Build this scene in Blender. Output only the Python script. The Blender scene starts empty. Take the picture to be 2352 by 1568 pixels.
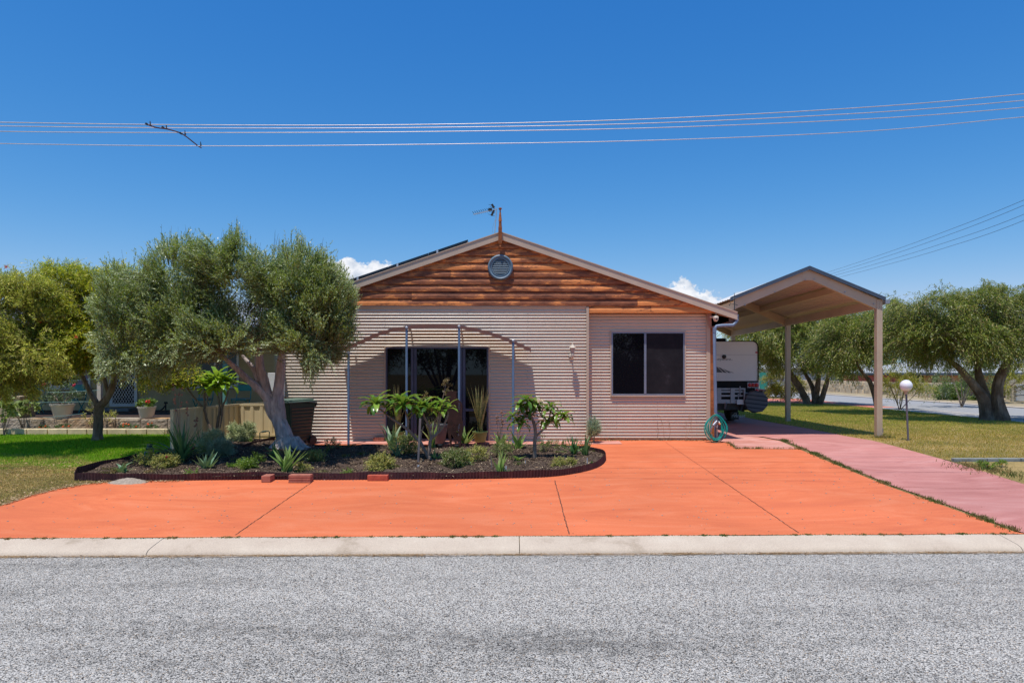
import bpy, bmesh, math, random
import numpy as np
from mathutils import Vector, Matrix, Quaternion
R = math.radians
scene = bpy.context.scene
COL = scene.collection
random.seed(7)
rng = np.random.default_rng(11)

# ---------------------------------------------------------------- measuring helpers
F, CX, HY, EYE = 1568.0, 1176.0, 857.0, 1.49
K = 3840 / 2352.0
def P(x, y, Y):
    return Vector(((x - CX) / F * Y, Y, EYE - (y - HY) / F * Y))
def yk(X):
    X = max(-30, min(30, X)); return 7.77 + 0.017 * X
def zg(X, Y):                                   # height of the ground
    k = yk(X)
    if Y >= 15.08: return 0.0
    if Y >= k: return -0.373 * (15.08 - Y) / (15.08 - k)
    if Y >= k - 0.36: return -0.373 - 0.1 * (k - Y) / 0.36
    return -0.47
def G(x, y, dz=0.0):                            # ground point seen at a place measured in the photograph
    lo, hi = 2.0, 400.0
    for _ in range(60):
        m = (lo + hi) / 2
        p = P(x, y, m)
        if p.z > zg(p.x, m) + dz: lo = m
        else: hi = m
    p = P(x, y, lo); p.z = zg(p.x, lo) + dz
    return p
def zoom(ox, oy, s):
    return lambda x, y: ((ox + x / s) / K, (oy + y / s) / K)
zA = zoom(1340, 1380, 3.92); zB = zoom(1780, 1450, 4.481); z5 = zoom(560, 1380, 3.563)
z4 = zoom(0, 1380, 3.92); z6 = zoom(2780, 1330, 4.523); z7 = zoom(3280, 1330, 3.646)
z3 = zoom(1240, 740, 2.352); zC = zoom(2580, 1080, 2.529); zR = zoom(0, 1350, 2.138)
zH = zoom(2640, 1480, 7.84); zS = zoom(1620, 1440, 6.533); zT = zoom(1740, 740, 4.127)

# ---------------------------------------------------------------- object helpers
def tag(o, label=None, cat=None, group=None, kind=None):
    if label: o['label'] = label
    if cat: o['category'] = cat
    if group: o['group'] = group
    if kind: o['kind'] = kind
    return o
def empty(name, loc, label, cat, group=None, rz=0):
    o = bpy.data.objects.new(name, None); COL.objects.link(o)
    o.location = loc; o.rotation_euler = (0, 0, rz); o.empty_display_size = 0.2
    return tag(o, label, cat, group)
def attach(o, parent):
    if parent is not None:
        o.parent = parent
        bpy.context.view_layer.update()
        o.matrix_parent_inverse = parent.matrix_world.inverted()
    return o
class MB:
    def __init__(s): s.v = []; s.f = []; s.n = 0
    def add(s, vs, fs):
        b = len(s.v); s.v += [tuple(v) for v in vs]; s.f += [tuple(i + b for i in f) for f in fs]; return s
    def box(s, x0, x1, y0, y1, z0, z1, M=None):
        vs = [Vector(c) for c in ((x0,y0,z0),(x1,y0,z0),(x1,y1,z0),(x0,y1,z0),(x0,y0,z1),(x1,y0,z1),(x1,y1,z1),(x0,y1,z1))]
        if M is not None: vs = [M @ v for v in vs]
        return s.add(vs, [(0,3,2,1),(4,5,6,7),(0,1,5,4),(1,2,6,5),(2,3,7,6),(3,0,4,7)])
    def bar(s, a, b, w, h, up=Vector((0,0,1))):            # rectangular bar from a to b
        a = Vector(a); b = Vector(b); d = (b - a); L = d.length; d.normalize()
        x = d.cross(up); 
        if x.length < 1e-4: x = Vector((1,0,0))
        x.normalize(); z = x.cross(d)
        M = Matrix((( x.x, d.x, z.x, a.x),(x.y,d.y,z.y,a.y),(x.z,d.z,z.z,a.z),(0,0,0,1)))
        return s.box(-w/2, w/2, 0, L, -h/2, h/2, M)
    def prism(s, poly, d):                                  # planar polygon (3D points) pushed along vector d
        n = len(poly); d = Vector(d)
        a = [Vector(p) for p in poly]; b = [p + d for p in a]
        return s.add(a + b, [tuple(range(n))[::-1], tuple(range(n, 2*n))] + [(i, (i+1) % n, n + (i+1) % n, n + i) for i in range(n)])
    def tube(s, pts, rad, seg=8, cap=True, ridges=0.0, rn=5, ph=0.0, smooth=1):
        pts = [Vector(p) for p in pts]
        if not hasattr(rad, '__len__'): rad = [rad] * len(pts)
        if smooth > 1 and len(pts) > 2:
            q = [2*pts[0] - pts[1]] + pts + [2*pts[-1] - pts[-2]]; np_, nr = [], []
            for i in range(len(pts) - 1):
                p0, p1, p2, p3 = q[i:i+4]
                for k in range(smooth):
                    t = k / smooth
                    np_.append(0.5*((2*p1)+(-p0+p2)*t+(2*p0-5*p1+4*p2-p3)*t*t+(-p0+3*p1-3*p2+p3)*t**3)); nr.append(rad[i]*(1-t)+rad[i+1]*t)
            np_.append(pts[-1]); nr.append(rad[-1]); pts, rad = np_, nr
        t0 = (pts[1] - pts[0]).normalized()
        x = t0.cross(Vector((0, 0, 1)) if abs(t0.z) < 0.95 else Vector((1, 0, 0))).normalized()
        vs = []
        for i, p in enumerate(pts):
            t = (pts[min(i+1, len(pts)-1)] - pts[max(i-1, 0)]).normalized()
            x = (x - t * x.dot(t)).normalized(); y = t.cross(x)
            for k in range(seg):
                a = 2 * math.pi * k / seg
                r = rad[i] * (1 + ridges * math.sin(rn * a + ph + i * 0.35) + 0.5 * ridges * math.sin(2.3 * rn * a + i * 0.8))
                vs.append(p + x * math.cos(a) * r + y * math.sin(a) * r)
        fs = [(i*seg+k, i*seg+(k+1) % seg, (i+1)*seg+(k+1) % seg, (i+1)*seg+k) for i in range(len(pts)-1) for k in range(seg)]
        if cap: fs += [tuple(range(seg))[::-1], tuple(range((len(pts)-1)*seg, len(pts)*seg))]
        return s.add(vs, fs)
    def lathe(s, prof, c, seg=20, axis='z', squash=1):
        c = Vector(c); vs = []
        for r, h in prof:
            for k in range(seg):
                a = 2*math.pi*k/seg; u, w = math.cos(a)*r, math.sin(a)*r*squash
                vs.append(c + (Vector((u, w, h)) if axis == 'z' else Vector((u, -h, w)) if axis == 'y' else Vector((h, u, w))))
        n = len(prof)
        fs = [(i*seg+k, i*seg+(k+1) % seg, (i+1)*seg+(k+1) % seg, (i+1)*seg+k) for i in range(n-1) for k in range(seg)]
        if prof[0][0] > 1e-4: fs.append(tuple(range(seg))[::-1])
        if prof[-1][0] > 1e-4: fs.append(tuple(range((n-1)*seg, n*seg)))
        return s.add(vs, fs)
    def build(s, name, mat, parent=None, smooth=False, bevel=0, recalc=True):
        me = bpy.data.meshes.new(name); me.from_pydata(s.v, [], s.f)
        if recalc:
            bm = bmesh.new(); bm.from_mesh(me); bmesh.ops.remove_doubles(bm, verts=bm.verts, dist=1e-5)
            bmesh.ops.recalc_face_normals(bm, faces=bm.faces); bm.to_mesh(me); bm.free()
        me.materials.append(mat)
        o = bpy.data.objects.new(name, me); COL.objects.link(o)
        if smooth:
            me.polygons.foreach_set('use_smooth', [True] * len(me.polygons))
            try: me.set_sharp_from_angle(angle=R(50))
            except Exception: pass
        if bevel:
            m = o.modifiers.new('bevel', 'BEVEL'); m.width = bevel; m.segments = 2; m.limit_method = 'ANGLE'; m.angle_limit = R(40)
        return attach(o, parent)
def npmesh(name, V, Fc, mat, parent=None, smooth=False):
    V = np.asarray(V, dtype=np.float32).reshape(-1, 3); Fc = np.asarray(Fc, dtype=np.int32); m, k = Fc.shape
    me = bpy.data.meshes.new(name); me.vertices.add(len(V)); me.vertices.foreach_set('co', V.ravel())
    me.loops.add(m*k); me.loops.foreach_set('vertex_index', Fc.ravel())
    me.polygons.add(m); me.polygons.foreach_set('loop_start', np.arange(0, m*k, k, dtype=np.int32))
    me.polygons.foreach_set('loop_total', np.full(m, k, dtype=np.int32))
    me.update(calc_edges=True); me.validate()
    me.materials.append(mat)
    if smooth: me.polygons.foreach_set('use_smooth', [True] * m)
    o = bpy.data.objects.new(name, me); COL.objects.link(o)
    return attach(o, parent)
def text_mesh(body, size, origin, xdir, updir, depth, name, mat, parent, align='LEFT', shear=0.0):
    c = bpy.data.curves.new('t', 'FONT'); c.body = body; c.size = size; c.align_x = align; c.extrude = depth; c.shear = shear
    o = bpy.data.objects.new('t', c); COL.objects.link(o); bpy.context.view_layer.update()
    me = bpy.data.meshes.new_from_object(o.evaluated_get(bpy.context.evaluated_depsgraph_get()))
    bpy.data.objects.remove(o); me.name = name
    x = Vector(xdir).normalized(); u = Vector(updir).normalized(); n = x.cross(u); og = Vector(origin)
    for v in me.vertices: v.co = og + x*v.co.x + u*v.co.y + n*v.co.z
    me.materials.clear(); me.materials.append(mat)
    ob = bpy.data.objects.new(name, me); COL.objects.link(ob); return attach(ob, parent)
def copy_tree(o, parent=None):
    c = o.copy(); COL.objects.link(c)
    if parent: c.parent = parent
    for ch in list(o.children): copy_tree(ch, c)
    return c

# ---------------------------------------------------------------- materials
class NT:
    def __init__(s, name):
        s.m = bpy.data.materials.new(name); s.m.use_nodes = True; s.t = s.m.node_tree; s.n = s.t.nodes
        s.n.clear(); s.out = s.n.new('ShaderNodeOutputMaterial')
    def node(s, typ, **kw):
        n = s.n.new(typ)
        for k, v in kw.items():
            if k in n.inputs.keys() if isinstance(k, str) else False: n.inputs[k].default_value = v
            else: setattr(n, k, v)
        return n
    def link(s, a, b): s.t.links.new(a, b)
    def pos(s, scale=(1,1,1), obj=False):
        m = s.n.new('ShaderNodeMapping'); m.inputs['Scale'].default_value = scale
        if obj: s.link(s.n.new('ShaderNodeTexCoord').outputs['Object'], m.inputs[0])
        else: s.link(s.n.new('ShaderNodeNewGeometry').outputs['Position'], m.inputs[0])
        return m.outputs[0]
    def noise(s, vec, scale, detail=4, rough=0.55, dist=0):
        n = s.n.new('ShaderNodeTexNoise'); n.inputs['Scale'].default_value = scale; n.inputs['Detail'].default_value = detail
        n.inputs['Roughness'].default_value = rough; n.inputs['Distortion'].default_value = dist; s.link(vec, n.inputs['Vector']); return n.outputs[0]
    def vor(s, vec, scale, out='Distance', feature='F1'):
        n = s.n.new('ShaderNodeTexVoronoi'); n.feature = feature; n.inputs['Scale'].default_value = scale; s.link(vec, n.inputs['Vector']); return n.outputs[out]
    def ramp(s, fac, stops, interp='LINEAR'):
        n = s.n.new('ShaderNodeValToRGB'); cr = n.color_ramp; cr.interpolation = interp
        while len(cr.elements) < len(stops): cr.elements.new(0.5)
        for e, (p, c) in zip(cr.elements, stops):
            e.position = p; e.color = (*c, 1) if hasattr(c, '__len__') else (c, c, c, 1)
        s.link(fac, n.inputs[0]); return n.outputs[0]
    def mix(s, fac, a, b, mode='MIX'):
        n = s.n.new('ShaderNodeMix'); n.data_type = 'RGBA'; n.blend_type = mode
        for v, i in ((fac, 0), (a, 6), (b, 7)):
            if isinstance(v, (int, float)) and i == 0: n.inputs[0].default_value = v
            elif isinstance(v, tuple): n.inputs[i].default_value = (*v, 1)
            elif isinstance(v, (int, float)): n.inputs[i].default_value = (v, v, v, 1)
            else: s.link(v, n.inputs[i])
        return n.outputs[2]
    def math(s, op, a, b=0.0, clamp=False):
        n = s.n.new('ShaderNodeMath'); n.operation = op; n.use_clamp = clamp
        for v, i in ((a, 0), (b, 1)):
            if isinstance(v, (int, float)): n.inputs[i].default_value = v
            else: s.link(v, n.inputs[i])
        return n.outputs[0]
    def island(s): return s.n.new('ShaderNodeNewGeometry').outputs['Random Per Island']
    def bsdf(s, color, rough=0.6, metal=0.0, spec=0.5, bump=None, bstr=0.3, bdist=0.01, trans=0.0, tcol=None, ior=1.5, coat=0.0):
        b = s.n.new('ShaderNodeBsdfPrincipled')
        for v, k in ((color, 'Base Color'), (rough, 'Roughness'), (metal, 'Metallic')):
            if isinstance(v, tuple): b.inputs[k].default_value = (*v, 1)
            elif isinstance(v, (int, float)): b.inputs[k].default_value = v
            else: s.link(v, b.inputs[k])
        b.inputs['Specular IOR Level'].default_value = spec; b.inputs['IOR'].default_value = ior; b.inputs['Coat Weight'].default_value = coat
        if bump is not None:
            u = s.n.new('ShaderNodeBump'); u.inputs['Strength'].default_value = bstr; u.inputs['Distance'].default_value = bdist
            s.link(bump, u.inputs['Height']); s.link(u.outputs[0], b.inputs['Normal'])
        o = b.outputs[0]
        if trans:
            t = s.n.new('ShaderNodeBsdfTranslucent'); m = s.n.new('ShaderNodeMixShader'); m.inputs[0].default_value = trans
            c = tcol if tcol is not None else color
            if isinstance(c, tuple): t.inputs[0].default_value = (*c, 1)
            else: s.link(c, t.inputs[0])
            s.link(o, m.inputs[1]); s.link(t.outputs[0], m.inputs[2]); o = m.outputs[0]
        s.link(o, s.out.inputs[0]); return s.m
def plain(name, c, rough=0.5, metal=0.0, var=0.12, scale=8, bstr=0.08, spec=0.5, coat=0.0, obj=True):
    t = NT(name); v = t.pos(obj=obj); n = t.noise(v, scale, 5)
    lo = tuple(x*(1-var) for x in c); hi = tuple(min(1, x*(1+var)) for x in c)
    col = t.ramp(n, [(0.3, lo), (0.7, hi)])
    return t.bsdf(col, rough, metal, spec, bump=t.noise(v, scale*6, 3), bstr=bstr, bdist=0.004, coat=coat)
def leafmat(name, cols, rough=0.45, trans=0.3, spec=0.4, back=None):
    t = NT(name); st = [(i / max(1, len(cols)-1), c) for i, c in enumerate(cols)]
    c = t.ramp(t.island(), st)
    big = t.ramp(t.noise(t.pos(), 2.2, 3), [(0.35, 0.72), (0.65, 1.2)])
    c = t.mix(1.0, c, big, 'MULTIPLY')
    if back:
        g = t.n.new('ShaderNodeNewGeometry').outputs['Backfacing']; c = t.mix(g, c, back)
    tc = t.mix(0.45, c, (0.42, 0.55, 0.05))
    return t.bsdf(c, rough, spec=spec, trans=trans, tcol=tc)
def barkmat(name, a, b, scale=14):
    t = NT(name); v = t.pos((1, 1, 0.22)); n = t.noise(v, scale, 8, 0.65, 0.6); w = t.noise(t.pos(), 3, 3)
    c = t.mix(t.ramp(w, [(0.35, 0.0), (0.65, 1.0)]), t.ramp(n, [(0.32, tuple(x*.45 for x in a)), (0.6, a)]), t.ramp(n, [(0.32, tuple(x*.5 for x in b)), (0.62, b)]))
    return t.bsdf(c, 0.9, spec=0.2, bump=n, bstr=0.9, bdist=0.03)

M = {}
def mk_asphalt(name, lo, mid, hi, scale, dark=True):
    t = NT(name); v = t.pos()
    nn = t.n.new('ShaderNodeTexVoronoi'); nn.inputs['Scale'].default_value = scale; t.link(v, nn.inputs['Vector'])
    sep = t.n.new('ShaderNodeSeparateColor'); t.link(nn.outputs['Color'], sep.inputs[0])
    stone = t.ramp(sep.outputs[0], [(0.0, lo), (0.16, mid), (0.6, hi), (1.0, tuple(min(1, x*1.25) for x in hi))])
    tint = t.ramp(sep.outputs[1], [(0.0, (1, .97, .93)), (0.9, (1, 1, 1)), (0.96, (1.0, .82, .65)), (1.0, (.9, .75, .6))])
    stone = t.mix(1.0, stone, tint, 'MULTIPLY')
    gap = t.ramp(nn.outputs['Distance'], [(0.46, 1.0), (0.72, 0.22)])
    c = t.mix(1.0, stone, gap, 'MULTIPLY')
    if dark:
        w = t.noise(t.pos((0.22, 1.25, 1)), 0.9, 7, 0.68); fine = t.noise(v, 9, 5, 0.75)
        s = t.math('ADD', t.math('MULTIPLY', w, 0.6), t.math('MULTIPLY', fine, 0.4))
        c = t.mix(1.0, c, t.ramp(s, [(0.37, 0.55), (0.44, 0.82), (0.52, 1.0), (0.7, 1.06)]), 'MULTIPLY')
    return t.bsdf(c, 0.85, spec=0.25, bump=t.ramp(nn.outputs['Distance'], [(0.1, 1.0), (0.8, 0.0)]), bstr=0.55, bdist=0.006)
M['asphalt'] = mk_asphalt('chip_seal', (.035, .035, .037), (.285, .275, .255), (.57, .545, .495), 105)
M['asphalt_far'] = plain('street_asphalt', (.30, .295, .285), .9, scale=9, var=.16, obj=False)
M['opp_ground'] = plain('dry_verge', (.22, .17, .09), 0.95, scale=1.2, var=.4)

def concrete(name, base, light, dark, stain=(0.5, 0.4, 0.3)):
    t = NT(name); v = t.pos()
    sweep = t.noise(t.pos((0.5, 1.5, 1)), 1.1, 6, 0.6, 2.2); fine = t.noise(v, 60, 4, 0.7); big = t.noise(v, 0.35, 3)
    c = t.ramp(sweep, [(0.33, dark), (0.5, base), (0.68, light)])
    c = t.mix(1.0, c, t.ramp(big, [(0.3, 0.86), (0.7, 1.08)]), 'MULTIPLY')
    c = t.mix(1.0, c, t.ramp(fine, [(0.2, 0.86), (0.6, 1.04)]), 'MULTIPLY')
    spots = t.ramp(t.vor(t.pos((1, 1.0, 1)), 5.2), [(0.0, 0.0), (0.045, 0.0), (0.055, 1.0)])
    pick = t.ramp(t.noise(v, 2.3, 2), [(0.52, 1.0), (0.56, 0.0)])
    c = t.mix(t.math('MULTIPLY', t.math('SUBTRACT', 1.0, spots), t.math('SUBTRACT', 1.0, pick)), c, (.12, .05, .03))
    scuff = t.ramp(t.noise(t.pos((0.7, 2.0, 1)), 2.0, 7, 0.75, 0.6), [(0.66, 0.0), (0.74, 0.45)])
    c = t.mix(scuff, c, tuple(min(1, x*1.15 + 0.05) for x in light))
    return t.bsdf(c, 0.75, spec=0.3, bump=fine, bstr=0.15, bdist=0.004)
M['orange'] = concrete('orange_concrete', (.665, .168, .064), (.69, .20, .088), (.605, .146, .058))
M['pink'] = concrete('pink_concrete', (.53, .22, .185), (.585, .275, .235), (.46, .18, .15))
M['apron'] = concrete('apron_concrete', (.60, .26, .20), (.66, .36, .3), (.5, .19, .13))
M['redpath'] = concrete('red_path', (.62, .19, .12), (.66, .25, .17), (.5, .14, .09))
M['joint'] = plain('joint_dark', (.07, .035, .025), 0.95)
M['saw'] = plain('saw_cut', (.33, .09, .05), 0.95)
def mk_kerb():
    t = NT('kerb_concrete'); v = t.pos(); n = t.noise(v, 1.6, 6, 0.65); f = t.noise(v, 90, 3, 0.7)
    c = t.ramp(n, [(0.28, (.36, .28, .20)), (0.42, (.53, .43, .33)), (0.6, (.58, .48, .37)), (0.75, (.63, .54, .43))])
    c = t.mix(1.0, c, t.ramp(f, [(0.25, 0.72), (0.6, 1.05)]), 'MULTIPLY')
    pit = t.ramp(t.vor(v, 22), [(0.05, 0.55), (0.09, 1.0)]); c = t.mix(0.6, c, t.mix(1.0, c, pit, 'MULTIPLY'))
    return t.bsdf(c, 0.85, spec=0.25, bump=f, bstr=0.3, bdist=0.004)
M['kerb'] = mk_kerb()
def mk_soil():
    t = NT('lawn_soil'); v = t.pos(); n = t.noise(v, 0.8, 6, 0.6); f = t.noise(v, 25, 5, 0.7)
    c = t.ramp(n, [(0.35, (.18, .15, .045)), (0.6, (.38, .27, .11))])
    c = t.mix(1.0, c, t.ramp(f, [(0.3, 0.6), (0.65, 1.15)]), 'MULTIPLY')
    return t.bsdf(c, 0.95, spec=0.1, bump=f, bstr=0.6, bdist=0.02)
M['soil'] = mk_soil()
def mk_ground():
    t = NT('distant_ground'); v = t.pos(); n = t.noise(v, 0.25, 7, 0.65); f = t.noise(v, 9, 5, 0.7)
    c = t.ramp(n, [(0.35, (.11, .11, .035)), (0.6, (.28, .20, .09))]); c = t.mix(1.0, c, t.ramp(f, [(0.3, 0.65), (0.65, 1.1)]), 'MULTIPLY')
    return t.bsdf(c, 0.95, spec=0.1)
M['ground'] = mk_ground()
def grassmat(name, green, lush, dry, thr, scale):
    t = NT(name); i = t.island(); p = t.noise(t.pos((1, 1.6, 0)), scale, 5, 0.65)
    g = t.ramp(i, [(0, green), (0.55, lush), (1.0, tuple(x*1.35 for x in lush))]); d = t.ramp(i, [(0, tuple(x*.75 for x in dry)), (0.5, dry), (0.8, (.36, .22, .09)), (1.0, (.40, .30, .13))])
    c = t.mix(t.ramp(p, [(thr-.07, 0.0), (thr+.07, 1.0)]), g, d)
    return t.bsdf(c, 0.6, spec=0.2, trans=0.35)
def mulchmat():
    t = NT('mulch'); v = t.pos(); f = t.noise(v, 60, 5, 0.75); b = t.noise(v, 2.5, 4)
    c = t.ramp(f, [(0.3, (.022, .015, .012)), (0.5, (.08, .055, .042)), (0.66, (.20, .145, .105)), (0.8, (.40, .31, .22))])
    c = t.mix(1.0, c, t.ramp(b, [(0.3, 0.8), (0.7, 1.25)]), 'MULTIPLY')
    return t.bsdf(c, 0.95, spec=0.1, bump=f, bstr=0.8, bdist=0.02)
M['mulch'] = mulchmat()
t = NT('bark_chip'); M['chip'] = t.bsdf(t.ramp(t.island(), [(0, (.03, .021, .016)), (0.6, (.09, .06, .042)), (0.82, (.20, .13, .085)), (1.0, (.55, .43, .28))]), 0.9, spec=0.1)
t = NT('dry_litter'); M['litter'] = t.bsdf(t.ramp(t.island(), [(0, (.16, .09, .04)), (0.5, (.36, .22, .11)), (1.0, (.6, .45, .28))]), 0.9, spec=0.1)
def corr():
    t = NT('corrugated_cream_steel'); v = t.pos((0.3, 1, 1)); n = t.noise(v, 1.3, 6, 0.6); sepv = t.noise(t.pos((2, 1, .2)), 1.0, 3)
    c = t.ramp(n, [(0.3, (.575, .475, .365)), (0.7, (.63, .53, .42))])
    c = t.mix(1.0, c, t.ramp(sepv, [(0.3, 0.96), (0.7, 1.03)]), 'MULTIPLY')
    gr = t.ramp(t.noise(t.pos((6, 1, 18)), 1.2, 6, 0.7), [(0.55, 1.0), (0.75, 0.86)]); c = t.mix(1.0, c, gr, 'MULTIPLY')
    return t.bsdf(c, 0.33, metal=0.0, spec=0.6, bump=t.noise(t.pos((1.2, 1, 2.5)), 2.2, 3), bstr=.22, bdist=.03)
M['corr'] = corr()
M['flash'] = plain('cream_flashing', (.54, .41, .30), 0.4, scale=3, var=.06)
M['beige'] = plain('beige_carport_steel', (.52, .39, .27), 0.45, scale=2, var=.07)
M['beige_dark'] = plain('beige_rafter_steel', (.55, .41, .27), 0.5, scale=2, var=.08)
def timber(name, dk, md, lt):
    t = NT(name); i = t.island()
    mp = t.n.new('ShaderNodeVectorMath'); mp.operation = 'ADD'; cb = t.n.new('ShaderNodeCombineXYZ'); t.link(t.math('MULTIPLY', i, 40.0), cb.inputs[0]); t.link(t.math('MULTIPLY', i, 17.0), cb.inputs[2])
    t.link(t.pos((0.85, 1, 3.0)), mp.inputs[0]); t.link(cb.outputs[0], mp.inputs[1])
    patch = t.noise(mp.outputs[0], 2.1, 9, 0.74, 0.0); grain = t.noise(t.pos((1.6, 1, 34)), 5, 6, 0.75)
    bias = t.math('ADD', patch, t.math('MULTIPLY', t.math('SUBTRACT', i, 0.5), 0.14))
    c = t.ramp(bias, [(0.30, dk), (0.42, md), (0.485, tuple(a*.8+b*.2 for a, b in zip(md, lt))), (0.515, lt), (0.78, tuple(x*1.2 for x in lt))])
    c = t.mix(1.0, c, t.ramp(grain, [(0.3, 0.62), (0.6, 1.12)]), 'MULTIPLY')
    kn = t.ramp(t.vor(t.pos((1.3, 1, 2.5)), 2.4), [(0.03, 0.25), (0.06, 1.0)]); c = t.mix(1.0, c, kn, 'MULTIPLY')
    return t.bsdf(c, 0.62, spec=0.3, bump=grain, bstr=0.35, bdist=0.006)
M['boards'] = timber('stained_weatherboard', (.11, .036, .018), (.27, .088, .038), (.68, .235, .068))
M['timber'] = timber('stained_timber', (.16, .05, .018), (.27, .085, .028), (.38, .13, .04))
M['bluesteel'] = plain('blue_grey_steel', (.13, .21, .33), 0.4, scale=5, var=.1)
M['pipeblue'] = plain('blue_downpipe', (.15, .21, .31), 0.45, scale=4, var=.12)
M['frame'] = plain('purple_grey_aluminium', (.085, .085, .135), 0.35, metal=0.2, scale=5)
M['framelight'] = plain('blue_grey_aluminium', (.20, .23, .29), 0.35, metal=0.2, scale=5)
t = NT('window_glass'); gw = t.noise(t.pos(), 0.8, 2); M['glass'] = t.bsdf((.006, .006, .009), 0.015, spec=0.36, ior=1.45, bump=gw, bstr=0.012, bdist=0.02)
t = NT('insect_screen'); M['screen'] = t.bsdf(t.ramp(t.noise(t.pos(), 2.5, 6, 0.7), [(0.4, (.014, .014, .017)), (0.62, (.022, .021, .024)), (0.75, (.045, .043, .05))]), 0.6, spec=0.1)
M['ventblue'] = plain('blue_grey_vent', (.12, .19, .25), 0.55, scale=6, var=.1)
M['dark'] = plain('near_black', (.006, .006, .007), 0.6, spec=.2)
M['black'] = plain('black_plastic', (.02, .02, .022), 0.45)
M['rubber'] = plain('black_rubber', (.018, .018, .018), 0.85)
M['alu'] = plain('aluminium', (.55, .56, .58), 0.35, metal=0.7)
M['galv'] = plain('galvanised_steel', (.33, .34, .37), 0.45, metal=0.5)
M['wire'] = plain('aluminium_cable', (.50, .47, .48), 0.5, metal=0.2)
M['creamp'] = plain('cream_plastic', (.62, .53, .42), 0.4, var=.05)
M['white'] = plain('white_paint', (.72, .72, .70), 0.4, var=.05)
M['roofw'] = plain('pale_roof_steel', (.50, .49, .46), 0.45, var=.06, scale=2)
M['roofg'] = plain('grey_roof_steel', (.34, .35, .37), 0.5, var=.1, scale=2)
M['roofdark'] = plain('dark_blue_trim', (.055, .075, .11), 0.4, scale=3)
M['panel'] = plain('solar_cell', (.008, .012, .022), 0.12, scale=3)
M['teal'] = plain('teal_hose', (.0, .27, .22), 0.4, var=.2)
M['tealchair'] = plain('teal_paint', (.02, .28, .26), 0.5)
M['brick'] = plain('fired_clay_brick', (.36, .13, .085), 0.85, scale=14, var=.25, bstr=.4)
M['brickred'] = plain('red_clay_brick', (.42, .085, .045), 0.85, scale=14, var=.22, bstr=.4)
M['rust'] = None
t = NT('corten_steel'); nn = t.noise(t.pos(), 14, 7, 0.7); M['corten'] = t.bsdf(t.ramp(nn, [(0.3, (.028, .011, .009)), (0.6, (.055, .019, .014)), (0.8, (.10, .038, .022))]), 0.8, spec=0.3, bump=nn, bstr=.2, bdist=.003)
t = NT('rusty_edging'); nn = t.noise(t.pos((1, 1, .5)), 5, 7, 0.7); M['edging'] = t.bsdf(t.ramp(nn, [(0.3, (.035, .016, .022)), (0.5, (.055, .022, .026)), (0.62, (.09, .036, .036)), (0.8, (.11, .10, .12))]), 0.6, metal=.15, spec=0.4, bump=nn, bstr=.2, bdist=.003)
t = NT('edging_inside'); nn = t.noise(t.pos(), 9, 6, 0.7); M['fence'] = plain('cream_fence_steel', (.68, .55, .33), 0.45, scale=3, var=.06)
M['olivebark'] = barkmat('olive_bark', (.64, .53, .47), (.48, .43, .43), 16)
M['bark'] = barkmat('grey_bark', (.38, .32, .26), (.24, .19, .14), 18)
M['pepbark'] = barkmat('peppermint_bark', (.34, .27, .21), (.19, .13, .09), 12)
M['frangbark'] = plain('frangipani_bark', (.22, .165, .125), 0.8, scale=20, var=.3, bstr=.4)
def limestone():
    t = NT('limestone_block'); v = t.pos(); n = t.noise(v, 5, 8, 0.75, 0.5); i = t.island(); b = t.noise(v, .9, 3)
    a = t.ramp(n, [(0.3, (.26, .12, .045)), (0.5, (.50, .29, .13)), (0.7, (.62, .45, .27))])
    w = t.ramp(n, [(0.3, (.23, .18, .14)), (0.5, (.42, .35, .27)), (0.7, (.58, .50, .38))])
    c = t.mix(t.ramp(t.math('ADD', t.math('MULTIPLY', i, .5), t.math('MULTIPLY', b, .5)), [(0.4, 0.0), (0.6, 1.0)]), a, w)
    return t.bsdf(c, 0.95, spec=0.1, bump=n, bstr=1.0, bdist=0.05)
M['lime'] = limestone()
M['limepale'] = plain('pale_limestone', (.66, .54, .33), 0.9, scale=6, var=.2, bstr=.5)
M['potwhite'] = plain('cream_pot', (.62, .55, .47), 0.5, scale=5, var=.06)
M['potgreen'] = plain('glazed_olive_pot', (.15, .22, .07), 0.5, scale=5, var=.15)
M['potdark'] = plain('grey_brown_pot', (.11, .11, .115), 0.7, scale=5, var=.15)
M['weather'] = plain('cream_cladding', (.52, .40, .20), 0.6, scale=2, var=.06)
M['bin'] = plain('dark_green_bin', (.018, .045, .026), 0.45, var=.15)
M['binlid'] = plain('faded_green_lid', (.11, .17, .13), 0.5, var=.1)
M['sand'] = plain('grey_sand', (.33, .27, .21), 0.95, scale=30, var=.3, bstr=.6)
M['caravan'] = plain('caravan_white', (.78, .76, .74), 0.35, scale=2, var=.03)
M['caravan_dark'] = plain('checker_plate_black', (.006, .006, .007), 0.55, scale=40, var=.4, bstr=.6, spec=.2)
M['decal'] = plain('charcoal_decal', (.07, .07, .075), 0.4)
M['red'] = plain('red_lens', (.55, .03, .025), 0.2, var=.05)

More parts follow.
